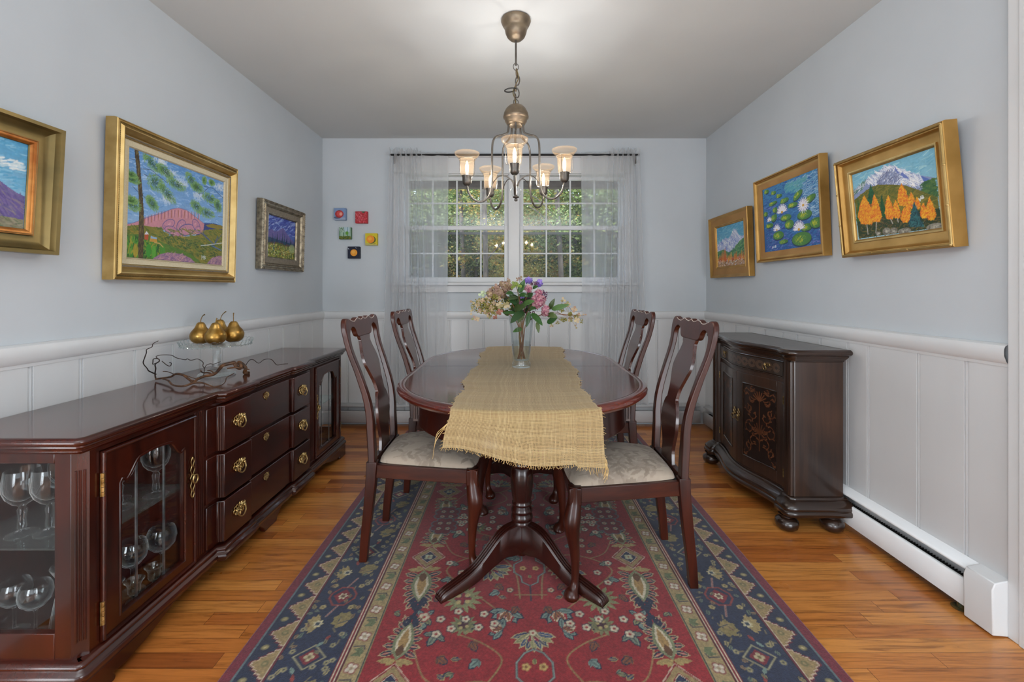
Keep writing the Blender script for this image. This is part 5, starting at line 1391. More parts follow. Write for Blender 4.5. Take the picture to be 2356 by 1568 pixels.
def run_profile(x):
    """(y, z, s) polyline: far drop, over the table, near drop; the table end is curved so the fold follows it"""
    dx = (x - TCX); bow = TW - math.sqrt(max(.01, TW * TW - dx * dx))
    ya, yb = yn + bow * .55, yf - bow * .55
    pts = []
    top = TZ + .0030
    drop = .118 + .012 * math.sin(x * 14 + 1) + max(0, (x - .0)) * .16
    if x > .2: drop += .01
    for k in range(16):
        t = k / 15; pts.append((yb + .006 + .006 * math.sin(t * 3), top - .012 - .12 * (1 - t)))
    for k in range(1, 6): a = PI / 2 * k / 6; pts.append((yb + .004 - .010 + .012 * math.cos(a), top - .012 + .012 * math.sin(a)))
    n = 96
    for k in range(n + 1): t = k / n; pts.append((yb - .010 + (ya + .010 - (yb - .010)) * t, top))
    for k in range(1, 7): a = PI / 2 * k / 6; pts.append((ya + .010 - .016 * math.sin(a), top - .016 + .016 * math.cos(a)))
    for k in range(1, 25):
        t = k / 24; pts.append((ya - .006 - .030 * math.sin(t * 1.3) * (1 + .5 * math.sin(x * 11)), top - .016 - drop * t))
    return pts
NX = 70; cols = []
for i in range(NX + 1):
    u = i / NX; cols.append(u)
ref = run_profile(TCX); NP = len(ref)
rows = []; uvs = []
for j in range(NP):
    row = []; ruv = []
    for i, u in enumerate(cols):
        yr, zr = ref[j]
        t = min(1, max(0, (yr - yn) / (yf - yn)))
        xl = -.209 + .031 * t + .010 * math.sin(yr * 9) + .007 * math.sin(yr * 23 + 1) + .0025 * math.sin(yr * 130); xr = .272 + .043 * t - .012 * math.sin(yr * 8 + .6) + .006 * math.sin(yr * 25) + .0025 * math.sin(yr * 110 + 2)
        hang_ = max(0, (TZ - .01 - zr)) if yr < 2 else 0
        xl -= hang_ * .10; xr += hang_ * .02
        x = xl + (xr - xl) * u
        y, z = run_profile(x)[j]
        if hang_: y += .010 * math.sin(u * 9 + 1) * min(1, hang_ * 12) ; 
        if abs(z - TZ - .003) < .001: z += .0022 * max(0, math.sin(y * 70 + math.sin(u * 6) * 2)) * (1 if (u < .12 or u > .88) else .25)
        row.append((x, y, z)); ruv.append((u * .485, j))
    rows.append(row); uvs.append(ruv)
m = MB().strip(rows); me_o = m.build('woven_cloth', M_burlap, run, angle=80)
# UV = arc length
mesh = me_o.data; uvl = mesh.uv_layers.new(name='UVMap')
arc = [0.0]
mi = NX // 2
for j in range(1, NP):
    a, b = Vector(rows[j - 1][mi]), Vector(rows[j][mi]); arc.append(arc[-1] + (a - b).length)
nrow = NX + 1
for lp in mesh.loops:
    vi = lp.vertex_index; uvl.data[lp.index].uv = ((vi % nrow) / NX * .485, arc[vi // nrow])
# frayed threads
m = MB()
for i in range(150):
    u = i / 149; k = int(u * NX); p = Vector(rows[-1][min(k, NX)]); q = p
    ln = r.uniform(.004, .011) * (2.6 if u > .90 else 1)
    m.tube([p + Vector((0, 0, .003)), p + Vector((r.uniform(-.003, .003), r.uniform(-.003, .002), -ln * .5)), p + Vector((r.uniform(-.006, .006), r.uniform(-.005, .003), -ln))], .0006, 4)
for side in (0, NX):
    for j in range(22, NP, 1):
        if r.random() < .55: continue
        p = Vector(rows[j][side]); s = -1 if side == 0 else 1
        m.tube([p - Vector((s * .002, 0, 0)), p + Vector((s * r.uniform(.002, .009), r.uniform(-.006, .006), r.uniform(0, .003) if rows[j][side][2] > TZ else r.uniform(-.006, .0)))], .0006, 4)
for (dx, dz) in ((-.052, -.05), (-.058, -.075), (-.048, -.035)):       # long loose strands at the left corner
    p = Vector(rows[-18][0]); m.tube([p, p + Vector((dx * .3, -.004, dz * .35)), p + Vector((dx * .65, -.006, dz * .8)), p + Vector((dx * .8, -.004, dz * 1.5))], [.0012, .001, .001, .0006], 5, smooth=4)
for k in range(9):
    p = Vector(rows[-6 + k // 2][NX]); m.tube([p, p + Vector((r.uniform(0, .012), -.004, -.02)), p + Vector((r.uniform(-.008, .010), -.006, -.045 - r.uniform(0, .015)))], .0008, 5, smooth=3)
fr = m.build('frayed_threads', M_straw, run); fr['kind'] = 'stuff'

# ================================================= CHAIRS
def chair_proto():
    t = thing('dining_chair', 'x', 'chair')
    # height -> x of the back post centre
    XB = [(0, 0), (.10, .008), (.22, .022), (.34, .034), (.42, .038), (.54, .032), (.60, .030), (.68, .018), (.79, -.015), (.90, -.052), (1.02, -.072)]
    fx = lambda z: lerp_curve(XBs, z)
    XBs = cr1([(a, b) for a, b in XB], 4)
    # back frame: outer/inner outline sampled together (half, then mirrored)
    outer = cr1([(.180, .40), (.180, .50), (.181, .56), (.184, .66), (.194, .80), (.207, .92), (.213, .975), (.205, 1.003), (.186, 1.016), (.160, 1.014), (.135, 1.006), (.108, 1.004), (.088, 1.012), (.066, 1.016), (.044, 1.010), (.022, 1.008), (0, 1.017)], 3)
    inner = cr1([(.142, .40), (.142, .50), (.147, .56), (.156, .66), (.164, .80), (.172, .90), (.172, .942), (.163, .962), (.145, .974), (.128, .976), (.112, .970), (.101, .958), (.096, .942), (.088, .934), (.070, .930), (.035, .930), (0, .930)], 3)
    def fuse(s):
        rows = []
        for (o, i_) in zip(outer, inner):
            z0, z1 = o[1], i_[1]; th = .030 - .008 * max(0, min(1, (o[1] - .6) / .3))
            rows.append([(fx(z0) + th / 2, s * o[0], z0), (fx(z1) + th / 2, s * i_[0], z1), (fx(z1) - th / 2, s * i_[0], z1), (fx(z0) - th / 2, s * o[0], z0)])
        return rows
    a = fuse(1); b = fuse(-1)[::-1][1:]
    m = MB().strip(a + b, closed_u=True); n = 4; k = len(a + b)
    m.f.append((0, 1, 2, 3)); m.f.append(tuple(range((k - 1) * 4, k * 4)))
    m.build('back_frame', M_chair, t, bevel=.0045, bseg=2)
    # pale line along the scalloped crest, imitating its highlight and scratches
    m = MB(); ln = [(y, z) for (y, z) in outer if z > .99 and y < .165]
    P_ = [(fx(z) + .012, y, z - .003) for (y, z) in ln] + [(fx(z) + .012, -y, z - .003) for (y, z) in ln[::-1]][1:]
    m.tube(P_, .0018, 5); m.build('crest_highlight_line', M_chairlt, t)
    # splat
    sp_ = cr1([(.940, .070), (.918, .062), (.912, .058), (.885, .066), (.850, .082), (.810, .086), (.770, .070), (.730, .052), (.695, .047), (.682, .047), (.672, .058), (.640, .074), (.600, .084), (.560, .080), (.520, .066), (.480, .056), (.445, .060), (.415, .064)], 4)
    rows = []
    for (z, hw) in sp_:
        x = fx(z) + .002; th = .007
        rows.append([(x + th, hw, z), (x - th, hw, z), (x - th, -hw, z), (x + th, -hw, z)])
    m = MB().strip(rows, closed_u=True); m.f.append((0, 1, 2, 3)); k = len(rows); m.f.append(tuple(range((k - 1) * 4, k * 4)))
    m.build('splat', M_chairs, t, bevel=.002)
    # rear legs
    for s in (1, -1):
        rows = []
        for k in range(14):
            z = .42 * k / 13; x = fx(z); w_ = .014 + .005 * z / .42; d_ = .016 + .006 * z / .42
            yy = s * (.163 - .002 * (1 - z / .42))
            rows.append([(x - d_, yy - w_, z), (x + d_, yy - w_, z), (x + d_, yy + w_, z), (x - d_, yy + w_, z)])
        m = MB().strip(rows, closed_u=True); m.f.append((0, 1, 2, 3)); m.f.append(tuple(range(52, 56)))
        m.build('leg', M_chair, t, bevel=.003)
    # front cabriole legs
    for s in (1, -1):
        c = [(.462, .212, .412, .024), (.462, .212, .36, .025), (.466, .216, .325, .029), (.472, .222, .290, .032), (.473, .223, .262, .030), (.468, .219, .220, .024), (.462, .214, .170, .019), (.459, .211, .110, .0155), (.460, .212, .060, .014), (.466, .217, .035, .018), (.472, .222, .020, .026), (.474, .224, .010, .029), (.474, .224, .0, .024)]
        m = MB().tube([(x, s * y, z) for (x, y, z, q) in c], [q for *_, q in c], 14, smooth=4)
        m.build('leg', M_chair, t, angle=60)
        # corner block meeting the rails
        m = MB().box(.438, .484, s * .212 - .023, s * .212 + .023, .345, .408)
        m.build('corner_block', M_chair, t, bevel=.004)
    # seat rails
    m = MB()
    yb, yf_, x0, x1 = .150, .205, .040, .445
    for s in (1, -1):
        A_ = [(x0, s * (yb + .022)), (x1, s * (yf_ + .024)), (x1, s * (yf_ + .004)), (x0, s * (yb + .002))]
        m.prism(A_, .352, .408)
    m.prism([(x1 + .012, -.2), (x1 + .034, -.2), (x1 + .034, .2), (x1 + .012, .2)], .352, .408)
    m.prism([(.025, -.15), (.05, -.15), (.05, .15), (.025, .15)], .352, .425)
    m.build('seat_frame', M_chairx, t, bevel=.0025)
    # shaped return brackets under the front rail
    for s in (1, -1):
        m = MB(); pts = [(s * .190, .353), (s * .190, .300), (s * .165, .312), (s * .135, .330), (s * .100, .340), (s * .085, .353)]
        m.prism(pts, .455, .473, 'x'); m.build('bracket', M_chairx, t, bevel=.002)
    # upholstered slip seat
    sw, sd = .50, .46
    q = Paint(sw, sd, .0042, '#a89a8a', seed=33); rr = random.Random(21)
    q.A *= (.97 + .06 * vnoise(q.rng, q.ny, q.nx, 3))[..., None]
    for b_ in range(46):
        x, y = rr.uniform(0, sw), rr.uniform(0, sd); an = rr.uniform(0, 6.28); P2 = []
        for k in range(11):
            P2.append((x, y)); an += rr.uniform(-.25, .3); x += .016 * math.cos(an); y += .016 * math.sin(an)
        q.line(P2, .0032, '#8a7c6e', raw=True)
        for k in range(1, 11):
            for sd_ in (1, -1):
                a2 = math.atan2(P2[k][1] - P2[k - 1][1], P2[k][0] - P2[k - 1][0]) + sd_ * .75; l = .052 * rr.uniform(.7, 1.2); wd = .019; c0 = P2[k]
                if k % 2: continue
                ca, sa = math.cos(a2), math.sin(a2)
                sh = [(0, 0), (l * .3, wd * .5), (l * .7, wd * .4), (l, 0), (l * .7, -wd * .4), (l * .3, -wd * .5)]
                q.poly([(c0[0] + p_[0] * ca - p_[1] * sa, c0[1] + p_[0] * sa + p_[1] * ca) for p_ in sh], ('#8f8173', '#877a6c', '#9a8c7e')[k % 3], raw=True, a=.85)
    # sheet mapped on the seat trapezoid
    nx, ny = q.nx, q.ny
    U, V = np.meshgrid(np.linspace(-1, 1, nx), np.linspace(0, 1, ny))     # U across (y), V front-back (x)
    def prof(e):   # 1 in the middle -> 0 at the edge with a soft roll
        return np.clip(1 - np.abs(e) ** 7, 0, 1) ** .5
    V2 = V * 2 - 1
    half = .158 + (.226 - .158) * V
    R_ = np.maximum(np.abs(U), np.abs(V2))
    cor = 1 - .055 * (np.abs(U) * np.abs(V2)) ** 5
    yy = U * half * cor; xx = .055 + V * .418; xx = .264 + (xx - .264) * cor
    xx = xx + .012 * (1 - U ** 2) * V ** 4
    zz = .409 + .030 * prof(U) * prof(V2) + .028 * (1 - U ** 2) * (1 - V2 ** 2) ** .8
    # keep the cushion off the posts
    q_me = q.mesh('seat_cushion', M_fabric, t, None)
    co = np.stack([xx, yy, zz], -1).reshape(-1, 3).astype(np.float32)
    q_me.data.vertices.foreach_set('co', co.ravel()); q_me.data.update()
    # the seat board under the fabric, so the cushion is closed underneath
    m = MB().prism([(.06, -.15), (.455, -.21), (.455, .21), (.06, .15)], .398, .410); m.build('seat_board', M_dark, t)
    return t
M_chairlt = noisy('crest_highlight', '#a89a92', '#c2b6ae', 80, .2)  # pale colour with the crest highlight put into it
M_chairs = wood('chair_splat_wood', '#2c110c', '#4d2116', 1, .24, .4, 'z', .5)
M_fabric = attrmat('leaf_fabric', .8, 700, .3, sheen=.15, spec=.2)
ch = chair_proto()
ch.location = (-.628, 1.985, RZ); ch['label'] = 'near left mahogany dining chair with leaf fabric seat, facing right'; ch['group'] = 'dining chairs'
copy_thing(ch, (.689, 1.826, RZ), (0, 0, PI), 'near right reddish mahogany dining chair with leaf fabric seat, facing left')
copy_thing(ch, (-.600, 2.605, RZ), (0, 0, 0), 'far left mahogany dining chair, mostly hidden behind the table')
copy_thing(ch, (.690, 2.555, RZ), (0, 0, PI), 'far right mahogany dining chair, mostly hidden behind the table')
# ================================================= SIDEBOARD (left wall)
SB = thing('sideboard', 'long dark mahogany sideboard with glass end doors along the left wall', 'sideboard', (-1.40, 2.11, 0), world=True)
XBK, X0_, XBL, XCT = -1.612, -1.190, -1.162, -1.174
YA, YZ = 1.195, 3.025
def plan(off_back=0):
    return [(XBK, YA), (-1.215, YA), (X0_, YA + .025), (X0_, 1.735), (XBL, 1.742), (XBL, 1.927), (XCT, 1.931), (XCT, 2.289), (XBL, 2.293), (XBL, 2.478), (X0_, 2.485), (X0_, YZ - .025), (-1.215, YZ), (XBK, YZ)]
def out_plan(o):
    """offset the plan outward on front and ends only"""
    P = [Vector(p) for p in plan()]; n = len(P); r = []
    P[1] = Vector((X0_ - .004, YA)); P[2] = Vector((X0_, YA + .004)); P[-3] = Vector((X0_, YZ - .004)); P[-2] = Vector((X0_ - .004, YZ))
    for i in range(n):
        ns = []
        if i > 0: d = (P[i] - P[i - 1]).normalized(); ns.append(Vector((d.y, -d.x)))
        if i < n - 1: d = (P[i + 1] - P[i]).normalized(); ns.append(Vector((d.y, -d.x)))
        v = ns[0] if len(ns) == 1 else (ns[0] + ns[1]) / max(.25, 1 + ns[0].dot(ns[1]))
        r.append((P[i].x + v.x * o, P[i].y + v.y * o))
    return r
def moulding(prof):
    rows = []
    for (o, z) in prof: rows.append([(x, y, z) for (x, y) in out_plan(o)])
    return MB().strip(rows)
# top
m = moulding([(.020, .738), (.020, .742), (.0195, .742)]); n = 14
m.v = []; m.f = []
m.prism(out_plan(.010), .728, .742); m.build('tabletop', M_mahogtop, SB, smooth=False)
moulding([(.008, .742), (.013, .7425), (.020, .741), (.025, .737), (.027, .731), (.025, .725), (.019, .721), (.016, .719), (.016, .715), (.011, .711), (.008, .706), (.008, .702), (.003, .698), (.0, .694), (-.02, .694)]).build('top_moulding', M_mahog, SB, angle=50)
# base
moulding([(-.03, .126), (.004, .126), (.010, .124), (.016, .119), (.017, .113), (.013, .108), (.016, .103), (.022, .098), (.025, .091), (.024, .083), (.019, .077), (.019, .072), (.0, .070), (-.03, .070)]).build('base_moulding', M_mahog, SB, angle=50)
# carcass
m = MB()
m.box(XBK, X0_ - .002, YA + .022, YZ - .022, .104, .125); m.box(XBK, X0_ - .002, YA + .004, YZ - .004, .695, .728)
m.box(XBK, XBK + .008, YA + .01, YZ - .01, .12, .70)
for y in (1.632, 2.580): m.box(XBK, X0_ - .004, y - .009, y + .009, .12, .70)
m.box(XBK, XCT - .020, 1.64, 2.57, .12, .70)
m.build('carcass', M_mahogz, SB, smooth=False)
# end frames with glass, both ends
for (ya, s) in ((YA, 1), (YZ, -1)):
    y1 = ya + s * .020; lo, hi = min(ya, y1), max(ya, y1); m = MB()
    m.box(XBK, XBK + .05, lo, hi, .125, .695); m.box(-1.262, -1.215, lo, hi, .125, .695)
    m.box(XBK + .05, -1.262, lo, hi, .125, .200); m.box(XBK + .05, -1.262, lo, hi, .668, .695)
    ef = m.build('end_frame', M_mahogz, SB, bevel=.002)
    MB().box(XBK + .045, -1.258, (lo + hi) / 2 - .0015, (lo + hi) / 2 + .0015, .196, .672).build('side_glass', M_cabglass, SB)
    # canted fluted corner
    m = MB(); yb = ya + s * .025
    m.prism([(-1.215, ya), (X0_, yb), (X0_ - .014, yb + s * .006), (-1.222, ya + s * .014)] if s > 0 else [(-1.215, ya), (-1.222, ya + s * .014), (X0_ - .014, yb + s * .006), (X0_, yb)], .125, .695)
    for k in range(3):
        t = .25 + .25 * k; px_, py_ = -1.215 + .025 * t, ya + s * .025 * t
        m.tube([(px_ + .0005, py_ - s * .0005, .17), (px_ + .0005, py_ - s * .0005, .645)], .0032, 6)
    m.build('corner_post', M_mahogz, SB)
# fluted pilasters beside the doors
for yc in (1.648, 2.572):
    m = MB().box(X0_ - .020, X0_ - .002, yc - .027, yc + .027, .125, .695)
    for k in range(5): m.tube([(X0_ - .002, yc - .020 + k * .010, .14), (X0_ - .002, yc - .020 + k * .010, .685)], .0042, 8)
    m.build('fluted_pilaster', M_mahogz, SB)
# brass hardware
def scroll_plate(m, w_, h_, x, s=.0022):
    """pierced rococo plate in the y-z plane"""
    P = lambda *q: [(x, a * w_, b * h_) for a, b in q]
    for sg in (1, -1):
        m.tube(P((0, -.5), (sg * .10, -.40), (sg * .05, -.2), (sg * .18, -.32), (sg * .34, -.22), (sg * .30, -.02), (sg * .44, -.10), (sg * .5, .10), (sg * .42, .22), (sg * .34, .10), (sg * .24, .20), (sg * .30, .38), (sg * .16, .48), (sg * .10, .30), (0, .40)), s, 6, smooth=3)
        m.tube(P((0, -.4), (sg * .12, -.12), (sg * .05, .1), (sg * .16, .22), (sg * .2, .02), (sg * .08, -.05)), s * .8, 6, smooth=3)
        m.tube(P((sg * .42, .2), (sg * .46, .36), (sg * .34, .42)), s * .9, 6, smooth=3)
    m.tube(P((0, .55), (.05, .44), (0, .34), (-.05, .44)), s * .9, 6, smooth=3, closed=True)
    for a in (-.25, -.1, .05, .2): m.tube(P((-.28, a), (.28, a + .06)), s * .7, 5)
def bail_pull(par, x, y, z, w_=.078, h_=.052):
    m = MB(); scroll_plate(m, w_, h_, 0)
    for v in range(len(m.v)): a = m.v[v]; m.v[v] = (a[0] + x + .002, a[1] + y, a[2] + z)
    h = m.build('drawer_pull', M_brass, par)
    m = MB()
    for sg in (1, -1): m.sphere((x + .007, y + sg * w_ * .34, z + .006), .0055, 10, 6); m.tube([(x, y + sg * w_ * .34, z + .006), (x + .010, y + sg * w_ * .34, z + .006)], .003, 8)
    m.tube([(x + .010, y - w_ * .34, z + .006), (x + .014, y - w_ * .32, z - .012), (x + .016, y - w_ * .15, z - .024), (x + .016, y, z - .028), (x + .016, y + w_ * .15, z - .024), (x + .014, y + w_ * .32, z - .012), (x + .010, y + w_ * .34, z + .006)], .0026, 8, smooth=3)
    m.build('bail', M_brass, par)
# drawers
rows_z = [(.500, .682), (.312, .488), (.134, .300)]
for (z0, z1) in rows_z:
    pl = [(X0_ + .004, 1.682), (X0_ + .004, 1.738), (XBL + .004, 1.745), (XBL + .004, 1.925), (XCT + .002, 1.931), (XCT + .002, 2.289), (XBL + .004, 2.295), (XBL + .004, 2.475), (X0_ + .004, 2.482), (X0_ + .004, 2.538), (X0_ - .016, 2.538), (X0_ - .016, 1.682)]
    m = MB().prism(pl, z0, z1)
    dr = m.build('drawer', M_mahog, SB, bevel=.004, bseg=2)
    # upright reeds beside each block
    m = MB()
    for (yy, xx_) in ((1.7415, -1.176), (1.7405, -1.184), (2.4785, -1.176), (2.4795, -1.184), (2.291, -1.169)):
        m.tube([(xx_ + .004, yy, z0 + .004), (xx_ + .004, yy, z1 - .004)], .0035, 8)
    m.build('reeding', M_mahogz, dr)
    for yc in (1.835, 2.385): bail_pull(dr, XBL + .005, yc, (z0 + z1) / 2 + .006)
    m = MB(); scroll_plate(m, .042, .036, 0, .0017)
    for v in range(len(m.v)): a = m.v[v]; m.v[v] = (a[0] + XCT + .004, a[1] + 2.06, a[2] + z1 - .038)
    m.build('escutcheon', M_brassd, dr)
# rails between drawers
m = MB()
for z in (.126, .306, .494, .689): m.box(X0_ - .016, X0_ - .002, 1.676, 2.544, z - .006, z + .006)
m.build('drawer_rails', M_mahogz, SB, smooth=False)
# doors with arched glass
def glass_door(y0, y1, hinge, hand):
    """y0..y1 door, opening with cusped arch"""
    z0, z1 = .132, .680; xf, xb = X0_ + .006, X0_ - .014
    a, b, gz0, gzs, gzt = y0 + .058, y1 - .048, .168, .566, .624
    if hinge > hand: a, b = y0 + .048, y1 - .058
    m = MB(); m.box(xb, xf, y0, a, z0, z1); m.box(xb, xf, b, y1, z0, z1); m.box(xb, xf, a, b, z0, gz0)
    mid = (a + b) / 2; hw = (b - a) / 2
    def arch(y):
        e = 1 - abs(y - mid) / hw
        if e < .13: return gzs + .010 * math.sin(e / .13 * PI)
        if e < .55: q = (e - .13) / .42; return gzs + (gzt - gzs) * .92 * q * q * (3 - 2 * q)
        return gzs + (gzt - gzs) * (.92 + .08 * math.sin((e - .55) / .45 * PI / 2))
    N_ = 40; rows = []
    for k in range(N_ + 1):
        y = a + (b - a) * k / N_; z = arch(y); rows.append([(xf, y, z), (xf, y, z1), (xb, y, z1), (xb, y, z)])
    m.strip(rows, closed_u=True)
    d = m.build('door', M_mahogz, SB, angle=40)
    bead = [(xf - .002, a, gz0)] + [(xf - .002, a + (b - a) * k / N_, arch(a + (b - a) * k / N_)) for k in range(N_ + 1)] + [(xf - .002, b, gz0)]
    MB().tube(bead, .005, 6, closed=True).build('glass_bead', M_mahog, d)
    e = MB()
    for (p, q) in (((xf + .002, y0 + .004, z1 - .004), (xf + .002, y1 - .004, z1 - .004)), ((xf + .002, y0 + .004, z0 + .004), (xf + .002, y1 - .004, z0 + .004)), ((xf + .002, y0 + .004, z0 + .004), (xf + .002, y0 + .004, z1 - .004)), ((xf + .002, y1 - .004, z0 + .004), (xf + .002, y1 - .004, z1 - .004))): e.tube([p, q], .0048, 8)
    e.build('edge_moulding', M_mahog, d)
    MB().box(xb + .004, xb + .007, a - .004, b + .004, gz0 - .004, gzt + .006).build('door_glass', M_cabglass, d)
    g = MB()
    for t in (.30, .72): y = a + (b - a) * t; g.box(xb - .003, xb + .002, y - .0028, y + .0028, gz0 - .002, arch(y) + .01)
    g.build('glazing_bar', M_lead, d)
    # lock plate with ring
    s = 1 if hand > hinge else -1; yh = (y1 - .018) if s > 0 else (y0 + .018); zc = .455 if s > 0 else .44
    m = MB()
    for sg in (1, -1):
        m.tube([(xf + .003, yh, zc - .075), (xf + .003, yh + sg * .008, zc - .06), (xf + .003, yh + sg * .003, zc - .045), (xf + .003, yh + sg * .010, zc - .03), (xf + .003, yh + sg * .004, zc - .012), (xf + .003, yh + sg * .011, zc), (xf + .003, yh + sg * .004, zc + .012), (xf + .003, yh + sg * .010, zc + .03), (xf + .003, yh + sg * .003, zc + .045), (xf + .003, yh + sg * .008, zc + .06), (xf + .003, yh, zc + .075)], .0022, 6, smooth=3)
    m.sphere((xf + .008, yh, zc), .007, 10, 6)
    m.build('handle_plate', M_brassd, d)
    m = MB(); m.tube([(xf + .014, yh + .015 * math.cos(k * PI / 6) * .8, zc - .004 + .015 * math.sin(k * PI / 6)) for k in range(12)], .0028, 8, closed=True, smooth=2)
    m.tube([(xf, yh, zc + .010), (xf + .015, yh, zc + .010)], .003, 8); m.build('ring_pull', M_brass, d)
    for z in (.585, .215):
        yy = hinge; m = MB()
        for k in range(5): m.tube([(xf + .003, yy, z - .033 + k * .0135), (xf + .003, yy, z - .021 + k * .0135)], .0042, 10)
        m.box(xf - .001, xf + .0015, yy - .006, yy + .006, z - .033, z + .034); m.build('hinge', M_brass, d)
M_lead = noisy('glazing_bar_metal', '#55585a', '#8a8e90', 20, .3, metal=.7)
glass_door(1.252, 1.619, 1.252, 1.619); glass_door(2.601, 2.968, 2.968, 2.601)
for (a, b, c, d_) in ((YA + .025, 1.250, 1.250, 1.621), (2.970, YZ - .025, 2.599, 2.970)):
    m = MB().box(X0_ - .018, X0_, a, b, .125, .695); m.box(X0_ - .018, X0_ - .001, c, d_, .682, .695); m.box(X0_ - .018, X0_ - .001, c, d_, .125, .131)
    m.build('face_frame', M_mahogz, SB, bevel=.001)
for (a, b) in ((YA + .022, 1.622), (2.590, YZ - .022)):
    MB().box(XBK + .012, X0_ - .030, a, b, .416, .422).build('glass_shelf', M_shelfg, SB, bevel=.001)
# bracket feet
def foot(ya, yb, s):
    """ogee bracket in the front plane, tall end at ya, wing running to yb"""
    d = yb - ya
    pts = [(ya, .0), (ya + d * .26, .0), (ya + d * .27, .010), (ya + d * .25, .024), (ya + d * .36, .020), (ya + d * .55, .030), (ya + d * .70, .046), (ya + d * .85, .064), (yb, .071), (ya, .071)]
    if s < 0: pts = pts[::-1]
    m = MB().prism(pts, X0_ - .004, X0_ + .018, 'x')
    m.box(XBK + .02, X0_ + .0, min(ya, ya + s * .022), max(ya, ya + s * .022), .0, .071)
    m.build('bracket_foot', M_mahog, SB, bevel=.003)
foot(YA - .012, YA + .36, 1); foot(YZ + .012, YZ - .36, -1)
for xx_ in (X0_ + .014,):
    m = MB(); m.prism([(2.06, 0), (2.16, 0), (2.17, .02), (2.20, .045), (2.24, .071), (1.98, .071), (2.02, .045), (2.05, .02)], xx_ - .024, xx_, 'x'); m.build('bracket_foot', M_mahog, SB, bevel=.003)

# ================================================= GLASSWARE INSIDE
def glass_thing(name, label, cat, prof, loc, mat=None, group=None, rfun=None, seg=28, part=None):
    m = MB().lathe(prof, seg, None, cap=False, rfun=rfun)
    o = m.build(name, mat or M_crystal, None, angle=60); o.location = loc
    return tag(o, label, cat, group)
GOB = [(.0005, .0), (.036, .0), (.036, .002), (.020, .005), (.008, .009), (.0065, .014), (.0105, .022), (.0085, .050), (.011, .072), (.007, .080), (.010, .086), (.022, .094), (.034, .110), (.041, .132), (.042, .155), (.040, .178), (.038, .192), (.0365, .192), (.038, .176), (.039, .150), (.037, .130), (.028, .112), (.012, .100), (.0005, .098)]
WIN = [(.0005, 0), (.032, 0), (.032, .0015), (.012, .004), (.0035, .010), (.003, .065), (.006, .074), (.020, .082), (.034, .098), (.039, .118), (.037, .138), (.032, .150), (.031, .150), (.036, .137), (.0375, .118), (.032, .099), (.018, .084), (.0005, .080)]
TUL = [(.0005, 0), (.022, 0), (.022, .002), (.006, .005), (.004, .016), (.012, .022), (.017, .032), (.017, .050), (.022, .064), (.028, .070), (.027, .071), (.021, .064), (.0158, .050), (.0158, .032), (.010, .024), (.0005, .022)]
cutf = lambda a, z: (1 + .035 * math.cos(14 * a)) if .09 < z < .17 else 1 + (.12 * math.cos(6 * a) if .02 < z < .08 else 0)
SH = .4225; BT = .1255
gob = [(-1.458, 1.290, 'cut crystal goblet on upper shelf at left, seen through the near end glass'), (-1.385, 1.300, 'cut crystal goblet on upper shelf beside the corner post, through the end glass'), (-1.305, 1.440, 'cut crystal goblet on shelf, left one through near arched door'), (-1.262, 1.535, 'cut crystal goblet on shelf, right one through near arched door'), (-1.385, 1.400, None), (-1.46, 1.42, None), (-1.365, 1.50, None)]
for (x, y, lb) in gob:
    glass_thing('crystal_goblet', lb or 'cut crystal goblet standing toward the rear of the sideboard shelf', 'goblet', GOB, (x, y, SH), group='cut crystal goblets on the sideboard shelf' , rfun=cutf)
for (x, y, lb) in ((-1.275, 2.80, 'cut crystal goblet on shelf, seen through far sideboard door'), (-1.37, 2.86, 'cut crystal goblet deeper inside far end of the sideboard')):
    glass_thing('crystal_goblet', lb, 'goblet', GOB, (x, y, SH), rfun=cutf)
for (x, y, lb, s) in ((-1.492, 1.300, 'plain stemmed wine glass at bottom left behind end glass', 1.0), (-1.418, 1.290, 'plain stemmed wine glass beside the glass pitcher at the bottom', 1.0), (-1.290, 1.470, 'round balloon wine glass, left one at bottom through near door', 1.14), (-1.258, 1.555, 'round balloon wine glass, right one at bottom through near door', 1.14)):
    glass_thing('wine_glass', lb, 'wine glass', [(a * s, b * s) for a, b in WIN], (x, y, BT), group='plain wine glasses inside the sideboard')
for (x, y, lb) in ((-1.240, 1.50, 'tiny fluted cordial glass, right one at bottom through near door'), (-1.243, 1.425, 'tiny fluted cordial glass, front one at bottom through near door'), (-1.30, 1.415, 'tiny fluted cordial glass behind the front one, at left bottom of near door')):
    glass_thing('cordial_glass', lb, 'glass', TUL, (x, y, BT), thinglass('cordial', (.93, .96, .92, 1), refl=1.4, white=.2) if 'M_cord' not in globals() else M_cord, group='cordial glasses in the sideboard'); 
M_cord = bpy.data.materials['cordial']
t = thing('glass_pitcher', 'flared glass pitcher at the bottom corner behind the end glass', 'pitcher', (-1.335, 1.305, BT))
MB().lathe([(.0005, 0), (.040, 0), (.043, .010), (.040, .04), (.030, .10), (.024, .14), (.026, .165), (.040, .195), (.039, .196), (.024, .166), (.022, .14), (.028, .10), (.037, .04), (.038, .012), (.0005, .008)], 32, rfun=lambda a, z: 1 + (.03 * math.cos(12 * a) if z < .14 else (.14 * max(0, math.cos(a - PI)) ** 6 if z > .18 else 0)), cap=False).build('body', M_crystal, t, angle=60)
MB().tube([(.024, 0, .160), (.055, 0, .165), (.062, 0, .12), (.050, 0, .07), (.036, 0, .062)], .004, 8, smooth=4).build('handle', M_crystal, t)

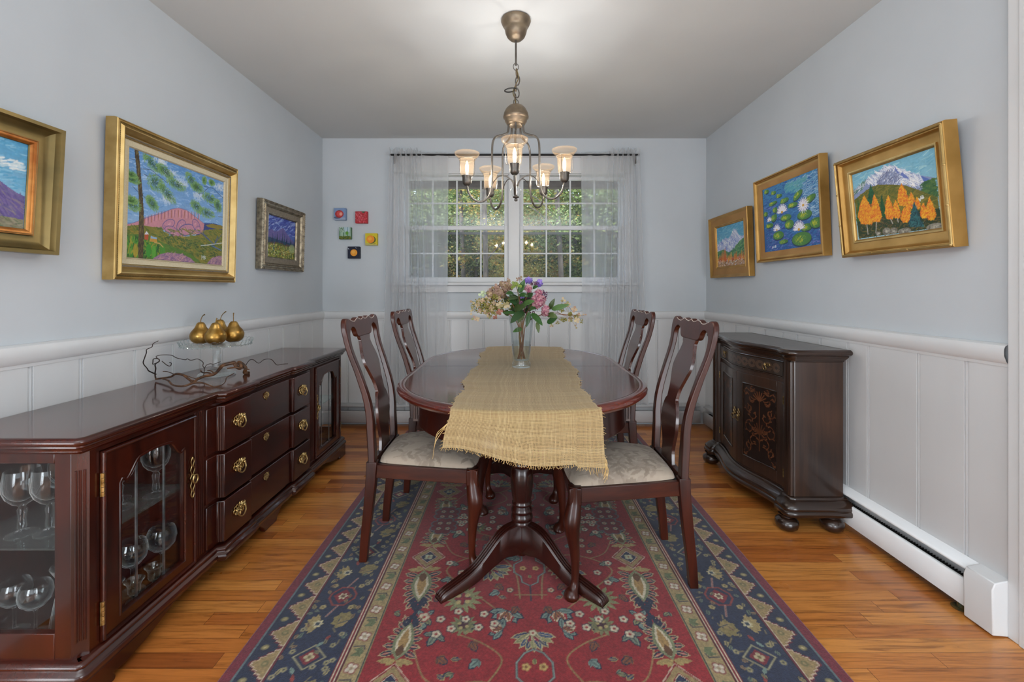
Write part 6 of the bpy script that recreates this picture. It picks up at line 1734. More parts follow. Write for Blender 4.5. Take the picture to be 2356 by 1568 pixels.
# ================================================= CAKE STAND, PEARS, BRANCHES
CS = Vector((-1.405, 2.06, .7425))
t = thing('cake_stand', 'clear glass pedestal cake stand with lacy rim on the sideboard', 'cake stand', CS)
MB().lathe([(.0005, .002), (.060, 0), (.074, .0), (.078, .004), (.074, .010), (.058, .018), (.046, .022), (.040, .026), (.030, .034), (.022, .040), (.020, .046)], 40, rfun=lambda a, z: 1 + .012 * math.cos(16 * a), cap=False).build('foot', M_crystal, t, angle=60)
MB().lathe([(.019, .042), (.0175, .060), (.0165, .100), (.0180, .125), (.022, .136), (.020, .140)], 8, cap=False).build('stem', M_crystal, t, angle=25)
m = MB().lathe([(.0005, .142), (.060, .141), (.120, .1425), (.138, .144), (.140, .148), (.120, .1475), (.060, .146), (.0005, .146)], 60, cap=False)
m.build('plate', M_crystal, t, angle=60)
m = MB(); nl = 36
for k in range(nl):
    a = 2 * PI * k / nl; r0 = .1405; da = PI / nl
    loop = []
    for q in range(10):
        b = 2 * PI * q / 10; aa = a + da * 1.15 * math.cos(b); zz = .156 + .013 * math.sin(b); rr = r0 + .004 + .006 * math.sin(b)
        loop.append((rr * math.cos(aa), rr * math.sin(aa), zz))
    m.tube(loop, .0022, 5, closed=True)
    m.sphere(((r0 + .002) * math.cos(a + da), (r0 + .002) * math.sin(a + da), .1435), .0042, 6, 4)
m.build('lacy_rim', M_crystal, t)
PR = [(.0005, 0), (.012, -.001), (.026, .004), (.038, .016), (.0435, .032), (.042, .048), (.034, .062), (.025, .074), (.020, .085), (.016, .094), (.009, .100), (.003, .098), (.0005, .096)]
def pear(label, x, y, s, tiltx, tilty, stem, rz):
    t = thing('gold_pear', label, 'decorative pear', (x, y, CS.z + .1485 + .004), (tiltx, tilty, rz), group='gilded pears on the cake stand')
    MB().lathe([(a * s, b * s) for a, b in cr1(PR, 3)], 32, cap=False, rfun=lambda a, z: 1 + .025 * math.cos(2 * a + z * 30)).build('body', M_pear, t, angle=80)
    MB().tube([(q[0], q[1], q[2] + .096 * s) for q in stem], [.0026, .0018, .0018, .0022, .0032], 7, smooth=4).build('stem', M_stem, t)
M_stem = noisy('pear_stem', '#3c2c14', '#8a6a30', 80, .45, metal=.5)
pear('gold pear at left front of cake stand, stem curving right', CS.x - .062, CS.y - .022, 1.0, .02, .03, [(0, 0, -.004), (0, 0, .012), (.004, 0, .026), (.012, 0, .037), (.018, 0, .040)], 0)
pear('gold pear at back of the group, partly hidden', CS.x - .035, CS.y + .062, 1.06, -.04, .06, [(0, 0, -.004), (.002, 0, .012), (.008, 0, .028), (.018, 0, .040), (.025, 0, .045)], 0)
pear('wide gold pear at front centre of cake stand, short stem', CS.x + .026, CS.y - .045, 1.0, .05, -.06, [(0, 0, -.004), (.001, 0, .006), (.003, 0, .012), (.005, 0, .018), (.008, 0, .024)], 1.3)
pear('gold pear at right of cake stand, leaning right', CS.x + .060, CS.y + .034, 1.0, -.04, .10, [(0, 0, -.004), (.001, 0, .012), (.002, 0, .026), (.006, 0, .038), (.010, 0, .044)], 2.0)

def zz(a, b): return (300 + a / 4.127, 680 + b / 4.127)
def brp(lst):
    """branch points (crop px, py, distance) -> world, kept above the sideboard top"""
    o = []
    for (a, b, Y) in lst:
        p = W(*zz(a, b), Y); p.z = max(p.z, .7465); p.x = max(p.x, XBK + .02); o.append(p)
    return o
t = thing('willow_branch', 'thick curly willow branch with knotted loop, lying against the cake stand', 'branch', (-1.33, 2.05, .745), world=True)
m = MB()
m.tube(brp([(1125, 735, 2.08), (1085, 728, 2.08), (1095, 690, 2.07), (1065, 650, 2.07), (1030, 632, 2.06), (1050, 665, 2.05), (1040, 690, 2.05), (1005, 672, 2.05), (990, 640, 2.05), (960, 640, 2.04), (880, 660, 2.02), (850, 690, 2.0), (820, 725, 1.96), (780, 750, 1.92), (700, 765, 1.91), (640, 790, 1.88), (600, 820, 1.86), (560, 795, 1.86), (500, 752, 1.87), (430, 742, 1.88), (380, 770, 1.90), (300, 782, 1.92), (240, 790, 1.93)]),
       [.009, .0085, .008, .0085, .008, .0078, .0075, .008, .0085, .008, .0075, .007, .0065, .006, .0058, .0055, .0055, .005, .005, .0045, .004, .004, .0035], 8, smooth=5)
m.tube(brp([(920, 690, 2.03), (1000, 680, 2.03), (1060, 688, 2.04), (1130, 700, 2.06)]), [.003, .0035, .003, .002], 6, smooth=4)
m.tube(brp([(780, 750, 1.92), (740, 730, 1.93), (690, 730, 1.94), (668, 712, 1.95)]), [.004, .0035, .003, .003], 6, smooth=4)
m.tube(brp([(800, 745, 1.94), (770, 715, 1.96), (730, 708, 1.97)]), [.003, .0025, .002], 6, smooth=4)
m.build('main_stem', M_branch, t)
m = MB(); m.tube(brp([(240, 785, 1.93), (234, 740, 1.93), (240, 690, 1.92), (236, 650, 1.92), (275, 620, 1.92), (262, 598, 1.92), (220, 600, 1.92), (172, 630, 1.92), (195, 650, 1.92), (240, 640, 1.92)]), [.0035, .003, .003, .0028, .0026, .0024, .0022, .002, .0018, .0016], 6, smooth=4); m.build('thin_twig', M_branchd, t)
m = MB(); m.tube(brp([(262, 598, 1.92), (245, 575, 1.92), (300, 562, 1.93), (390, 565, 1.95), (440, 590, 1.96), (520, 607, 1.97), (540, 598, 1.97), (575, 612, 1.98), (640, 600, 1.99), (690, 632, 2.0), (688, 665, 2.0), (702, 690, 2.0), (700, 735, 1.99), (690, 760, 1.97)]), .0018, 5, smooth=4); m.build('thin_twig', M_branchd, t)
m = MB(); m.tube(brp([(300, 620, 1.92), (350, 660, 1.92), (380, 665, 1.92), (388, 640, 1.92), (370, 632, 1.92)]), .0018, 5, smooth=4); m.build('thin_twig', M_branchd, t)
m = MB(); m.tube(brp([(245, 745, 1.93), (150, 715, 1.90), (145, 690, 1.89), (105, 640, 1.87), (135, 590, 1.86), (152, 540, 1.85), (155, 510, 1.85), (205, 485, 1.84), (215, 455, 1.84), (265, 428, 1.84)]), [.0028, .0026, .0022, .0022, .002, .002, .0018, .0016, .0015, .0012], 6, smooth=4); m.build('thin_twig', M_branchd, t)
m = MB(); m.tube(brp([(700, 700, 2.0), (720, 660, 2.0), (760, 645, 2.02), (790, 650, 2.04), (855, 625, 2.05)]), .0015, 5, smooth=4); m.build('thin_twig', M_branchd, t)
m = MB(); m.tube(brp([(1095, 660, 2.08), (1130, 612, 2.08), (1170, 608, 2.08), (1218, 640, 2.08), (1270, 605, 2.10), (1340, 605, 2.12), (1388, 655, 2.14), (1440, 650, 2.18), (1495, 645, 2.2)]), .0017, 5, smooth=4); m.build('thin_twig', M_branchd, t)
t = thing('willow_branch', 'slender dark willow twig lying along the front of the sideboard top', 'branch', (-1.40, 1.82, .745), world=True)
m = MB()
m.tube(brp([(310, 790, 1.86), (360, 805, 1.83), (400, 845, 1.79), (470, 858, 1.76), (530, 852, 1.76), (600, 828, 1.79), (680, 826, 1.80), (740, 845, 1.77), (800, 868, 1.75), (880, 880, 1.74)]), [.003, .0035, .0038, .0038, .0038, .004, .0036, .0026, .002, .0014], 6, smooth=4)
m.tube(brp([(530, 852, 1.76), (600, 806, 1.80), (560, 802, 1.80)]), .002, 5, smooth=4)
m.tube(brp([(800, 868, 1.75), (870, 845, 1.78), (905, 810, 1.82), (915, 775, 1.86), (985, 735, 1.96)]), .0018, 5, smooth=4)
m.tube(brp([(420, 745, 1.88), (350, 720, 1.91), (310, 718, 1.92)]), .0018, 5, smooth=4)
m.tube(brp([(500, 745, 1.87), (580, 775, 1.86), (640, 790, 1.84), (665, 780, 1.86)]), .0016, 5, smooth=4)
m.build('twig_stem', M_branch, t)

# ================================================= CARVED SERPENTINE CABINET (right wall)
CYC, CHL = 2.485, .405
cb = thing('accent_cabinet', 'dark walnut serpentine cabinet with inlaid doors and bun feet, right wall', 'cabinet', (1.45, CYC, 0), world=True)
def serp(y, o=0):
    s = min(1, abs(y - CYC) / (CHL * .84))
    return 1.347 - .062 * (.5 + .5 * math.cos(PI * s)) - o
def cab_plan(o, corner=.0, n=44):
    """closed plan, offset o outward (towards the room and the ends)"""
    pts = []
    yn_, yf_ = CYC - CHL - o, CYC + CHL + o
    xb = 1.578 + min(o, .02)
    yi = CHL * .86
    pts.append((xb, yn_)); pts.append((1.352 - o * .2, yn_)); pts.append((1.338 - o * .8, yn_ + .004)); pts.append((1.328 - o, yn_ + .016 + o * .2)); pts.append((1.327 - o, CYC - yi - .006 + 0)); pts.append((1.338 - o, CYC - yi + .004))
    for k in range(n + 1):
        y = CYC - CHL * .84 + 2 * CHL * .84 * k / n; pts.append((serp(y, o), y))
    pts.append((1.338 - o, CYC + yi - .004)); pts.append((1.327 - o, CYC + yi + .006)); pts.append((1.328 - o, yf_ - .016 - o * .2)); pts.append((1.338 - o * .8, yf_ - .004)); pts.append((1.352 - o * .2, yf_)); pts.append((xb, yf_))
    return pts[::-1]
m = MB(); m.prism(cab_plan(0), .145, .806); m.build('case', M_cab, cb, angle=40)
def cmould(prof, cap0=False, cap1=False):
    m = MB(); rows = [[(x, y, z) for (x, y) in cab_plan(o)] for (o, z) in prof]; m.strip(rows, closed_u=True); n = len(rows[0])
    if cap0: m.f.append(tuple(range(n)))
    if cap1: m.f.append(tuple(range((len(rows) - 1) * n, len(rows) * n)))
    return m
cmould([(.0, .800), (.004, .803), (.004, .808), (.010, .814), (.016, .824), (.017, .830), (.024, .833), (.032, .838), (.036, .846), (.033, .854), (.028, .857), (.024, .860), (.020, .8605)], cap0=True).build('cornice', M_cabh, cb, angle=50)
cmould([(.021, .857), (.021, .8607), (.010, .8607), (.008, .8595), (0, .8595)], cap1=True).build('top_panel', M_cabtop, cb, angle=50)
cmould([(.0, .158), (.010, .156), (.014, .150), (.014, .146), (.022, .142), (.034, .134), (.043, .122), (.046, .112), (.043, .104), (.048, .100), (.050, .092), (.048, .080), (.040, .074), (.0, .072)], cap0=True, cap1=True).build('base_moulding', M_cabh, cb, angle=50)
for (x, y) in ((1.312, 2.085), (1.312, 2.885), (1.520, 2.075), (1.520, 2.895)):
    m = MB().lathe([(.018, 0), (.034, .004), (.046, .016), (.050, .032), (.047, .048), (.036, .058), (.026, .062), (.026, .066), (.036, .070), (.038, .076)], 36, Matrix.Translation((x, y, 0)), rfun=lambda a, z: 1 + (.045 * abs(math.cos(6 * a)) if .006 < z < .055 else 0))
    m.build('bun_foot', M_cabh, cb, angle=60)
def serp_panel(name, y0, y1, z0, z1, o, th, mat, par, fr=None, n=24, edge=.0):
    rows = []
    for k in range(n + 1):
        y = y0 + (y1 - y0) * k / n; x = serp(y, o); rows.append([(x, y, z0), (x, y, z1), (x + th, y, z1), (x + th, y, z0)])
    m = MB().strip(rows, closed_u=True); m.f.append((0, 1, 2, 3)); k = len(rows); m.f.append(tuple(range((k - 1) * 4, k * 4)))
    return m.build(name, mat, par, bevel=.002, angle=40)
def serp_bead(m, y0, y1, z0, z1, o, r_, n=16):
    P_ = [(serp(y0 + (y1 - y0) * k / n, o), y0 + (y1 - y0) * k / n, z0) for k in range(n + 1)] + [(serp(y1 + (y0 - y1) * k / n, o), y1 + (y0 - y1) * k / n, z1) for k in range(n + 1)]
    m.tube(P_, r_, 6, closed=True)
Ys = CHL * .835
def scrollwork(w_, h_, seed, frieze=False):
    q = Paint(w_, h_, .0022 if not frieze else .0018, '#1f1410', seed=seed); rr = random.Random(seed)
    q.A *= (.8 + .5 * vnoise(q.rng, q.ny, q.nx, 12))[..., None]
    c1, c2 = '#4e2d1b', '#643c26'
    if frieze:
        q.A[:] = lin('#2e241e'); q.A *= (.9 + .25 * vnoise(q.rng, q.ny, q.nx, 6))[..., None]
        k = 0; x = .03
        while x < w_ - .02:
            for j in range(3): 
                rr_ = .012 + .006 * j
                q.line([(x + rr_ * math.cos(a * .5), h_ / 2 + rr_ * .9 * math.sin(a * .5)) for a in range(13)], .0018, '#6e5240', raw=True)
            x += .052
        return q
    cx_ = w_ / 2
    def both(pts, wd, col):
        q.line(pts, wd, col, raw=True); q.line([(w_ - a, b) for a, b in pts], wd, col, raw=True)
    for (x0_, y0_, r_, turns, ph) in ((.34, .25, .16, 1.3, 0), (.22, .42, .18, 1.4, 1), (.33, .60, .15, 1.2, 2), (.20, .68, .12, 1.3, 3), (.38, .40, .10, 1.5, 4), (.16, .16, .12, 1.2, 5), (.30, .80, .10, 1.1, 2.5), (.12, .88, .10, 1.2, .5), (.30, .93, .08, 1.1, 1.5), (.1, .05, .08, 1, 2)):
        P_ = [(x0_ * w_ + r_ * w_ * (1 - t / 30) * math.cos(ph + turns * 2 * PI * t / 30), y0_ * h_ + r_ * w_ * (1 - t / 30) * math.sin(ph + turns * 2 * PI * t / 30)) for t in range(24)]
        both(P_, .0055, c1)
        for t in range(2, 24, 4):
            a = rr.uniform(0, 6.28); both([P_[t], (P_[t][0] + .012 * math.cos(a), P_[t][1] + .012 * math.sin(a))], .005, c2)
    for k in range(7):
        a = PI / 2 + (k - 3) * .35; q.line([(cx_, h_ * .80), (cx_ + .045 * math.cos(a), h_ * .80 + .05 * math.sin(a))], .006, c2, raw=True)
        q.line([(cx_, h_ * .36), (cx_ + .05 * math.cos(a), h_ * .36 + .06 * math.sin(a))], .006, c1, raw=True)
    q.line([(cx_, h_ * .15), (cx_, h_ * .8)], .006, c1, raw=True)
    return q
def inlay(q, y0, y1, z0, z1, o, par, name):
    """drape a coloured grid over the serpentine front"""
    ob = q.mesh(name, M_carved, par); nx, ny = q.nx, q.ny
    u = np.linspace(0, 1, nx); y = y1 + (y0 - y1) * u; xs = np.array([serp(v, o) for v in y])
    z = np.linspace(z0, z1, ny)
    co = np.stack([np.tile(xs, (ny, 1)), np.tile(y, (ny, 1)), np.tile(z[:, None], (1, nx))], -1).reshape(-1, 3)
    ob.data.vertices.foreach_set('co', co.astype(np.float32).ravel()); ob.data.update()
    return ob
# drawer
d = serp_panel('drawer', CYC - Ys + .004, CYC + Ys - .004, .706, .794, .004, .012, M_cabh, cb)
inlay(scrollwork(2 * Ys - .03, .068, 5, True), CYC - Ys + .016, CYC + Ys - .016, .716, .784, .0068, d, 'inlaid_frieze')
m = MB(); serp_bead(m, CYC - Ys + .009, CYC + Ys - .009, .711, .789, .005, .0042); m.build('bead', M_cabh, d)
def ring_pull(par, y, z, o=.006, horiz=True):
    x = serp(y, o); m = MB()
    for sg in (1, -1):
        q = [(0, .006), (.010, .012), (.022, .008), (.028, .014), (.034, .006), (.024, 0), (.012, .004), (0, 0)] if horiz else [(.003, 0), (.010, .010), (.004, .018), (.012, .028), (.005, .036), (0, .044)]
        m.tube([(x - .003, y + sg * a, z + b) for a, b in q], .0024, 6, smooth=3)
    m.sphere((x - .008, y, z + .006), .007, 10, 6); m.build('pull_plate', M_brassd, par)
    m = MB(); zz_ = z - .010 if horiz else z - .008
    m.tube([(x - .011 - .003 * math.sin(k * PI / 6), y + .014 * math.cos(k * PI / 6), zz_ + .014 * math.sin(k * PI / 6)) for k in range(12)], .0022, 7, closed=True, smooth=2)
    m.build('ring', M_brassd, par)
for y in (CYC - .215, CYC + .215): ring_pull(d, y, .752)
# doors
for s in (-1, 1):
    ya, yb = (CYC - Ys + .006, CYC - .0015) if s < 0 else (CYC + .0015, CYC + Ys - .006)
    fr_ = MB()
    z0, z1 = .170, .684; st = .052
    def piece(a, b, c, d_):
        rows = []
        for k in range(13):
            y = a + (b - a) * k / 12; x = serp(y, .007); rows.append([(x, y, c), (x, y, d_), (x + .016, y, d_), (x + .016, y, c)])
        n0 = len(fr_.v); fr_.strip(rows, closed_u=True); fr_.f.append((n0, n0 + 1, n0 + 2, n0 + 3)); fr_.f.append(tuple(n0 + 48 + q for q in range(4)))
    piece(ya, ya + st, z0, z1); piece(yb - st, yb, z0, z1); piece(ya + st, yb - st, z0, z0 + .058); piece(ya + st, yb - st, z1 - .052, z1)
    dd = fr_.build('door', M_cab, cb, angle=40, bevel=.0015)
    q = scrollwork(yb - ya - 2 * st, z1 - z0 - .110, 9)
    inlay(q, ya + st, yb - st, z0 + .058, z1 - .052, .0028, dd, 'inlaid_panel')
    m = MB(); serp_bead(m, ya + st + .002, yb - st - .002, z0 + .060, z1 - .054, .0045, .0048); m.build('bead', M_cabh, dd)
    ring_pull(dd, (yb - .020) if s < 0 else (ya + .020), .430, .008, False)
    hy = ya if s < 0 else yb
    for z in (.60, .24):
        m = MB().tube([(serp(hy, .009), hy, z - .02), (serp(hy, .009), hy, z + .02)], .0035, 8); m.build('hinge', M_brassd, dd)
# quarter-round corner columns
for s in (-1, 1):
    m = MB().tube([(1.336, CYC + s * (CHL - .012), .160), (1.336, CYC + s * (CHL - .012), .800)], .0135, 14); m.build('corner_column', M_cab, cb)

# ================================================= CHANDELIER
CHX, CHY = .0125, 2.085
cd = thing('chandelier', 'five arm brushed nickel chandelier with seeded glass shades, hanging from ceiling', 'chandelier', (CHX, CHY, ZC), world=True)
T_ = Matrix.Translation((CHX, CHY, 0))
MB().lathe([(.030, ZC - .002), (.070, ZC - .003), (.0715, ZC - .010), (.067, ZC - .022), (.059, ZC - .036), (.053, ZC - .044), (.0535, ZC - .049), (.050, ZC - .066), (.043, ZC - .082), (.030, ZC - .095), (.012, ZC - .101), (.008, ZC - .101)], 44, T_).build('canopy', M_nickelw, cd, angle=60)
MB().tube([(CHX, CHY, 2.345), (CHX, CHY, 2.222)], .0048, 12).build('stem', M_nickel, cd)
def link(c, l, w_, rz, tilt=0, r_=.0022):
    M = Matrix.Translation(c) @ Matrix.Rotation(rz, 4, 'Z') @ Matrix.Rotation(tilt, 4, 'Y')
    pts = [M @ Vector((w_ / 2 * math.cos(a), 0, l / 2 * math.sin(a))) for a in [2 * PI * k / 16 for k in range(16)]]
    return MB().tube(pts, r_, 6, closed=True)
zs = 2.215
for i, (dx, dz, l, w_, rz, tl, r_) in enumerate([(0, 0, .034, .026, .2, 0, .0018), (.004, -.032, .044, .018, 1.2, -.15, .003), (.008, -.066, .046, .020, .3, .12, .003), (0, -.098, .040, .018, 1.4, .1, .0028), (.004, -.124, .046, .024, .3, -.1, .003), (-.003, -.152, .044, .020, 1.3, 0, .0026), (0, -.170, .030, .024, .2, 0, .0018)]):
    link((CHX + dx, CHY, zs + dz), l, w_, rz, tl, r_).build('chain_link', M_nickelw if i % 2 else M_nickel, cd)
m = MB().tube([(CHX - .026 + .028 * math.cos(a), CHY + .020 * math.sin(a), 2.104 + .004 * math.cos(a)) for a in [2 * PI * k / 20 for k in range(20)]], .0028, 7, closed=True); m.build('ring', M_black, cd)
m = MB(); m.tube([(CHX + .004, CHY - .004, 2.20), (CHX + .012, CHY - .005, 2.16), (CHX - .004, CHY - .006, 2.12), (CHX - .014, CHY - .004, 2.09), (CHX - .004, CHY - .003, 2.06), (CHX, CHY, 2.035)], .0022, 6, smooth=5); m.build('cord', M_goldd, cd)
MB().lathe([(.006, 2.036), (.016, 2.034), (.034, 2.026), (.048, 2.012), (.057, 1.994), (.061, 1.976), (.061, 1.970), (.057, 1.966), (.053, 1.962), (.052, 1.952), (.047, 1.948), (.045, 1.940), (.039, 1.934), (.028, 1.930), (.006, 1.928)][::-1], 44, T_).build('hub_dome', M_nickelw, cd, angle=50)
def seeded():
    m, nt, out = newmat('seeded_glass_shade')
    t = N(nt, 'ShaderNodeBsdfTransparent'); t.inputs[0].default_value = (.96, .93, .88, 1)
    g = N(nt, 'ShaderNodeBsdfGlossy'); g.inputs[1].default_value = .12; g.inputs[0].default_value = (.95, .93, .9, 1)
    d = N(nt, 'ShaderNodeBsdfTranslucent'); d.inputs[0].default_value = srgb('#ecc9a0'); d2 = N(nt, 'ShaderNodeBsdfDiffuse'); d2.inputs[0].default_value = srgb('#e2ccb2')
    co = coords(nt); v = N(nt, 'ShaderNodeTexVoronoi'); v.inputs['Scale'].default_value = 330; L(nt, co, v.inputs[0])
    rp_ = ramp(nt, v.outputs['Distance'], [(.12, (1, 1, 1, 1)), (.30, (0, 0, 0, 1))])
    lw = N(nt, 'ShaderNodeLayerWeight'); lw.inputs[0].default_value = .4
    lwf = N(nt, 'ShaderNodeMath', operation='POWER'); lwf.inputs[1].default_value = 5; L(nt, lw.outputs['Facing'], lwf.inputs[0])
    a = N(nt, 'ShaderNodeMixShader'); a.inputs[0].default_value = .5; L(nt, d.outputs[0], a.inputs[1]); L(nt, d2.outputs[0], a.inputs[2])
    fac = N(nt, 'ShaderNodeMath', operation='MULTIPLY_ADD'); L(nt, rp_.outputs[0], fac.inputs[0]); fac.inputs[1].default_value = .8; fac.inputs[2].default_value = .6
    b = N(nt, 'ShaderNodeMixShader'); gp = N(nt, 'ShaderNodeTexCoord'); gs = N(nt, 'ShaderNodeSeparateXYZ'); L(nt, gp.outputs['Generated'], gs.inputs[0])
    fz = ramp(nt, gs.outputs[2], [(.0, (.012, .012, .012, 1)), (.62, (.016, .016, .016, 1)), (.76, (.10, .10, .10, 1)), (1.0, (.26, .26, .26, 1))])   # the flared rim is frosted
    f2 = N(nt, 'ShaderNodeMath', operation='MULTIPLY'); L(nt, fac.outputs[0], f2.inputs[0]); L(nt, fz.outputs[0], f2.inputs[1]); fac = f2
    L(nt, fac.outputs[0], b.inputs[0]); L(nt, t.outputs[0], b.inputs[1]); L(nt, a.outputs[0], b.inputs[2])
    c = N(nt, 'ShaderNodeMixShader'); L(nt, lwf.outputs[0], c.inputs[0]); L(nt, b.outputs[0], c.inputs[1]); L(nt, g.outputs[0], c.inputs[2]); L(nt, c.outputs[0], out.inputs[0]); return m
M_shade = seeded()
m_, nt, out = newmat('bulb_glow'); e = N(nt, 'ShaderNodeEmission'); e.inputs[0].default_value = (1, .72, .42, 1); e.inputs[1].default_value = 10; L(nt, e.outputs[0], out.inputs[0]); M_bulb = m_
RA = .237; BULB_W = 8.8
for k in range(5):
    a = -PI / 2 + 2 * PI * k / 5 - .03
    ux, uy = math.cos(a), math.sin(a)
    dz = -.006 * ux * -1
    P = lambda r_, z, s_=0: (CHX + ux * r_ - uy * s_, CHY + uy * r_ + ux * s_, z)
    zo = .006 * ux
    m = MB().tube([P(.036, 1.945), P(.037, 1.915), P(.042, 1.896), P(.062, 1.884), P(.096, 1.872), P(.112, 1.850), P(.117, 1.815), P(.1175, 1.76), P(.1175, 1.70), P(.1185, 1.648 + zo), P(.128, 1.602 + zo), (P(.150, 1.574 + zo)), P(.178, 1.564 + zo), P(.206, 1.574 + zo), P(.228, 1.600 + zo), P(.237, 1.636 + zo)], .0048, 10, smooth=4)
    arm = m.build('arm', M_nickel, cd)
    m = MB().tube([P(.012, 1.640), P(.018, 1.664), P(.040, 1.684), P(.068, 1.690), P(.094, 1.676), P(.112, 1.650), P(.1175, 1.632)], .0022, 6, smooth=4); m.build('scroll_brace', M_nickel, arm)
    T2 = Matrix.Translation(P(RA, zo))
    MB().lathe([(.004, 1.634), (.012, 1.636), (.019, 1.644), (.0215, 1.654), (.0215, 1.674), (.024, 1.677), (.024, 1.681), (.020, 1.682)], 26, T2).build('socket_cup', M_nickel, arm, angle=50)
    sh = MB().lathe([(.029, 1.680), (.031, 1.700), (.033, 1.725), (.035, 1.750), (.037, 1.758), (.046, 1.766), (.055, 1.776), (.0585, 1.785), (.0575, 1.787), (.053, 1.779), (.044, 1.7695), (.035, 1.761), (.0335, 1.750), (.0312, 1.725), (.0292, 1.700), (.0275, 1.682)], 36, T2, cap=False).build('glass_shade', M_shade, arm, angle=60)
    m = MB()
    m.tube([P(RA + .0385 * math.cos(b), 1.757 + zo, .0385 * math.sin(b)) for b in [2 * PI * q / 20 for q in range(20)]], .0013, 5, closed=True)
    for b in (.4, .4 + 2.1, .4 + 4.2):
        cb_, sb_ = math.cos(b), math.sin(b); m.tube([P(RA + .0385 * cb_, 1.757 + zo, .0385 * sb_), P(RA + .0395 * cb_, 1.700 + zo, .0395 * sb_), P(RA + .036 * cb_, 1.682 + zo, .036 * sb_), P(RA + .020 * cb_, 1.678 + zo, .020 * sb_)], .0013, 5)
    m.build('wire_holder', M_nickel, arm)
    MB().lathe([(.0005, 1.680), (.006, 1.682), (.006, 1.694), (.0075, 1.706), (.0080, 1.716), (.0075, 1.730), (.004, 1.744), (.0005, 1.752)], 16, T2, cap=False).build('bulb', M_bulb, arm)
    lamp('bulb_light', 'POINT', P(RA, 1.716 + zo), (0, 0, 0), BULB_W, (1, .975, .95), .013)
MB().lathe([(.003, 1.652), (.010, 1.650), (.012, 1.646), (.006, 1.642), (.006, 1.640)][::-1], 20, T_).build('cap', M_nickel, cd)
MB().sphere((CHX, CHY, 1.617), .027, 24, 16).build('glass_ball', M_crystal, cd)
MB().lathe([(.002, 1.570), (.0075, 1.573), (.0085, 1.579), (.004, 1.584), (.014, 1.588), (.016, 1.592), (.010, 1.596), (.004, 1.600), (.004, 1.648)], 20, T_).build('finial', M_nickel, cd)

# ================================================= VASE AND FLOWERS
VX, VY, VZ = .040, 2.16, TZ + .0035
t = thing('glass_vase', 'tall flared clear glass vase on the burlap runner', 'vase', (VX, VY, VZ))
vo = cr1([(.0005, 0), (.040, .0), (.046, .003), (.0465, .016), (.044, .024), (.042, .034), (.044, .060), (.049, .120), (.055, .190), (.061, .235), (.0645, .255)], 3); vi = cr1([(.0635, .256), (.059, .235), (.053, .190), (.0465, .120), (.0415, .060), (.038, .040), (.030, .034), (.0005, .032)], 3)
MB().lathe(vo + vi, 40, None, cap=False, rfun=lambda a, z: 1 + (.012 * math.cos(10 * a) if z > .03 else 0)).build('glass_body', M_vase, t, angle=60)
MB().lathe([(.0005, .035), (.030, .035), (.0375, .042), (.0405, .060), (.0455, .120), (.0465, .128), (.0005, .128)], 40, None, cap=False).build('water', M_water, t, angle=60)
def B(zx, zy, Y=VY, sc=7.853, ox=1060, oy=620): return W(ox + zx / sc, oy + zy / sc, Y)
def petals_mat(name, cols, rough=.7):
    m, nt, out = newmat(name); g = N(nt, 'ShaderNodeNewGeometry')
    r_ = ramp(nt, g.outputs['Random Per Island'], [(i / max(1, len(cols) - 1), c) for i, c in enumerate(cols)])
    b = N(nt, 'ShaderNodeBsdfPrincipled'); b.inputs['Roughness'].default_value = rough; L(nt, r_.outputs[0], b.inputs['Base Color'])
    tl = N(nt, 'ShaderNodeBsdfTranslucent'); L(nt, r_.outputs[0], tl.inputs[0]); mx = N(nt, 'ShaderNodeMixShader'); mx.inputs[0].default_value = .25
    L(nt, b.outputs[0], mx.inputs[1]); L(nt, tl.outputs[0], mx.inputs[2]); L(nt, mx.outputs[0], out.inputs[0]); return m
F_cream = petals_mat('cream_pink_petals', ['#b5a07c', '#c4ae8c', '#ae8a70', '#c8b890', '#a47c68', '#8f9458'])
F_tan = petals_mat('tan_rose_petals', ['#9a8064', '#a88878', '#857048', '#b29a82', '#8a6860'])
F_pale = petals_mat('pale_green_petals', ['#b4c49a', '#c4d0ac', '#a4b688'])
F_lime = petals_mat('lime_buds', ['#93a84a', '#a8bc5c', '#7f953c', '#b4c468'])
F_olive = petals_mat('olive_buds', ['#8f8c3c', '#a39a48', '#77762f', '#b4a458'])
F_pink = petals_mat('pink_petals', ['#b87a88', '#c89aa0', '#a8606f', '#d0a8ac', '#9a5a6a', '#bb5f86'])
F_rose = petals_mat('dusty_rose_petals', ['#a86a5c', '#b87a6a', '#8f5a48'])
F_plum = petals_mat('plum_buds', ['#5a3a5c', '#7a4a6c', '#4a3048', '#9a5a74'])
F_purple = petals_mat('violet_petals', ['#8a74c4', '#a08ad4', '#6f5aa8', '#7a62b8'])
def leafmat2():
    m, nt, out = newmat('hydrangea_leaf'); g = N(nt, 'ShaderNodeObjectInfo'); 
    r_ = ramp(nt, g.outputs['Random'], [(0, '#264a20'), (.35, '#355c26'), (.6, '#22401c'), (.8, '#4c5a2e'), (1, '#41682e')])
    tc = coords(nt, (90, 90, 90)); n = N(nt, 'ShaderNodeTexNoise'); n.inputs['Scale'].default_value = 1.2; L(nt, tc, n.inputs[0])
    b = bsdf(nt, out, Roughness=.42); L(nt, r_.outputs[0], b.inputs['Base Color']); bump(nt, b, n.outputs[0], .2, .001); return m
M_leaf = leafmat2(); M_twig = noisy('reddish_stem', '#5a2f20', '#8a5a38', 30, .55); M_gtwig = noisy('green_brown_stem', '#5c5a30', '#7c5a34', 30, .55)
fr_ = random.Random(99)
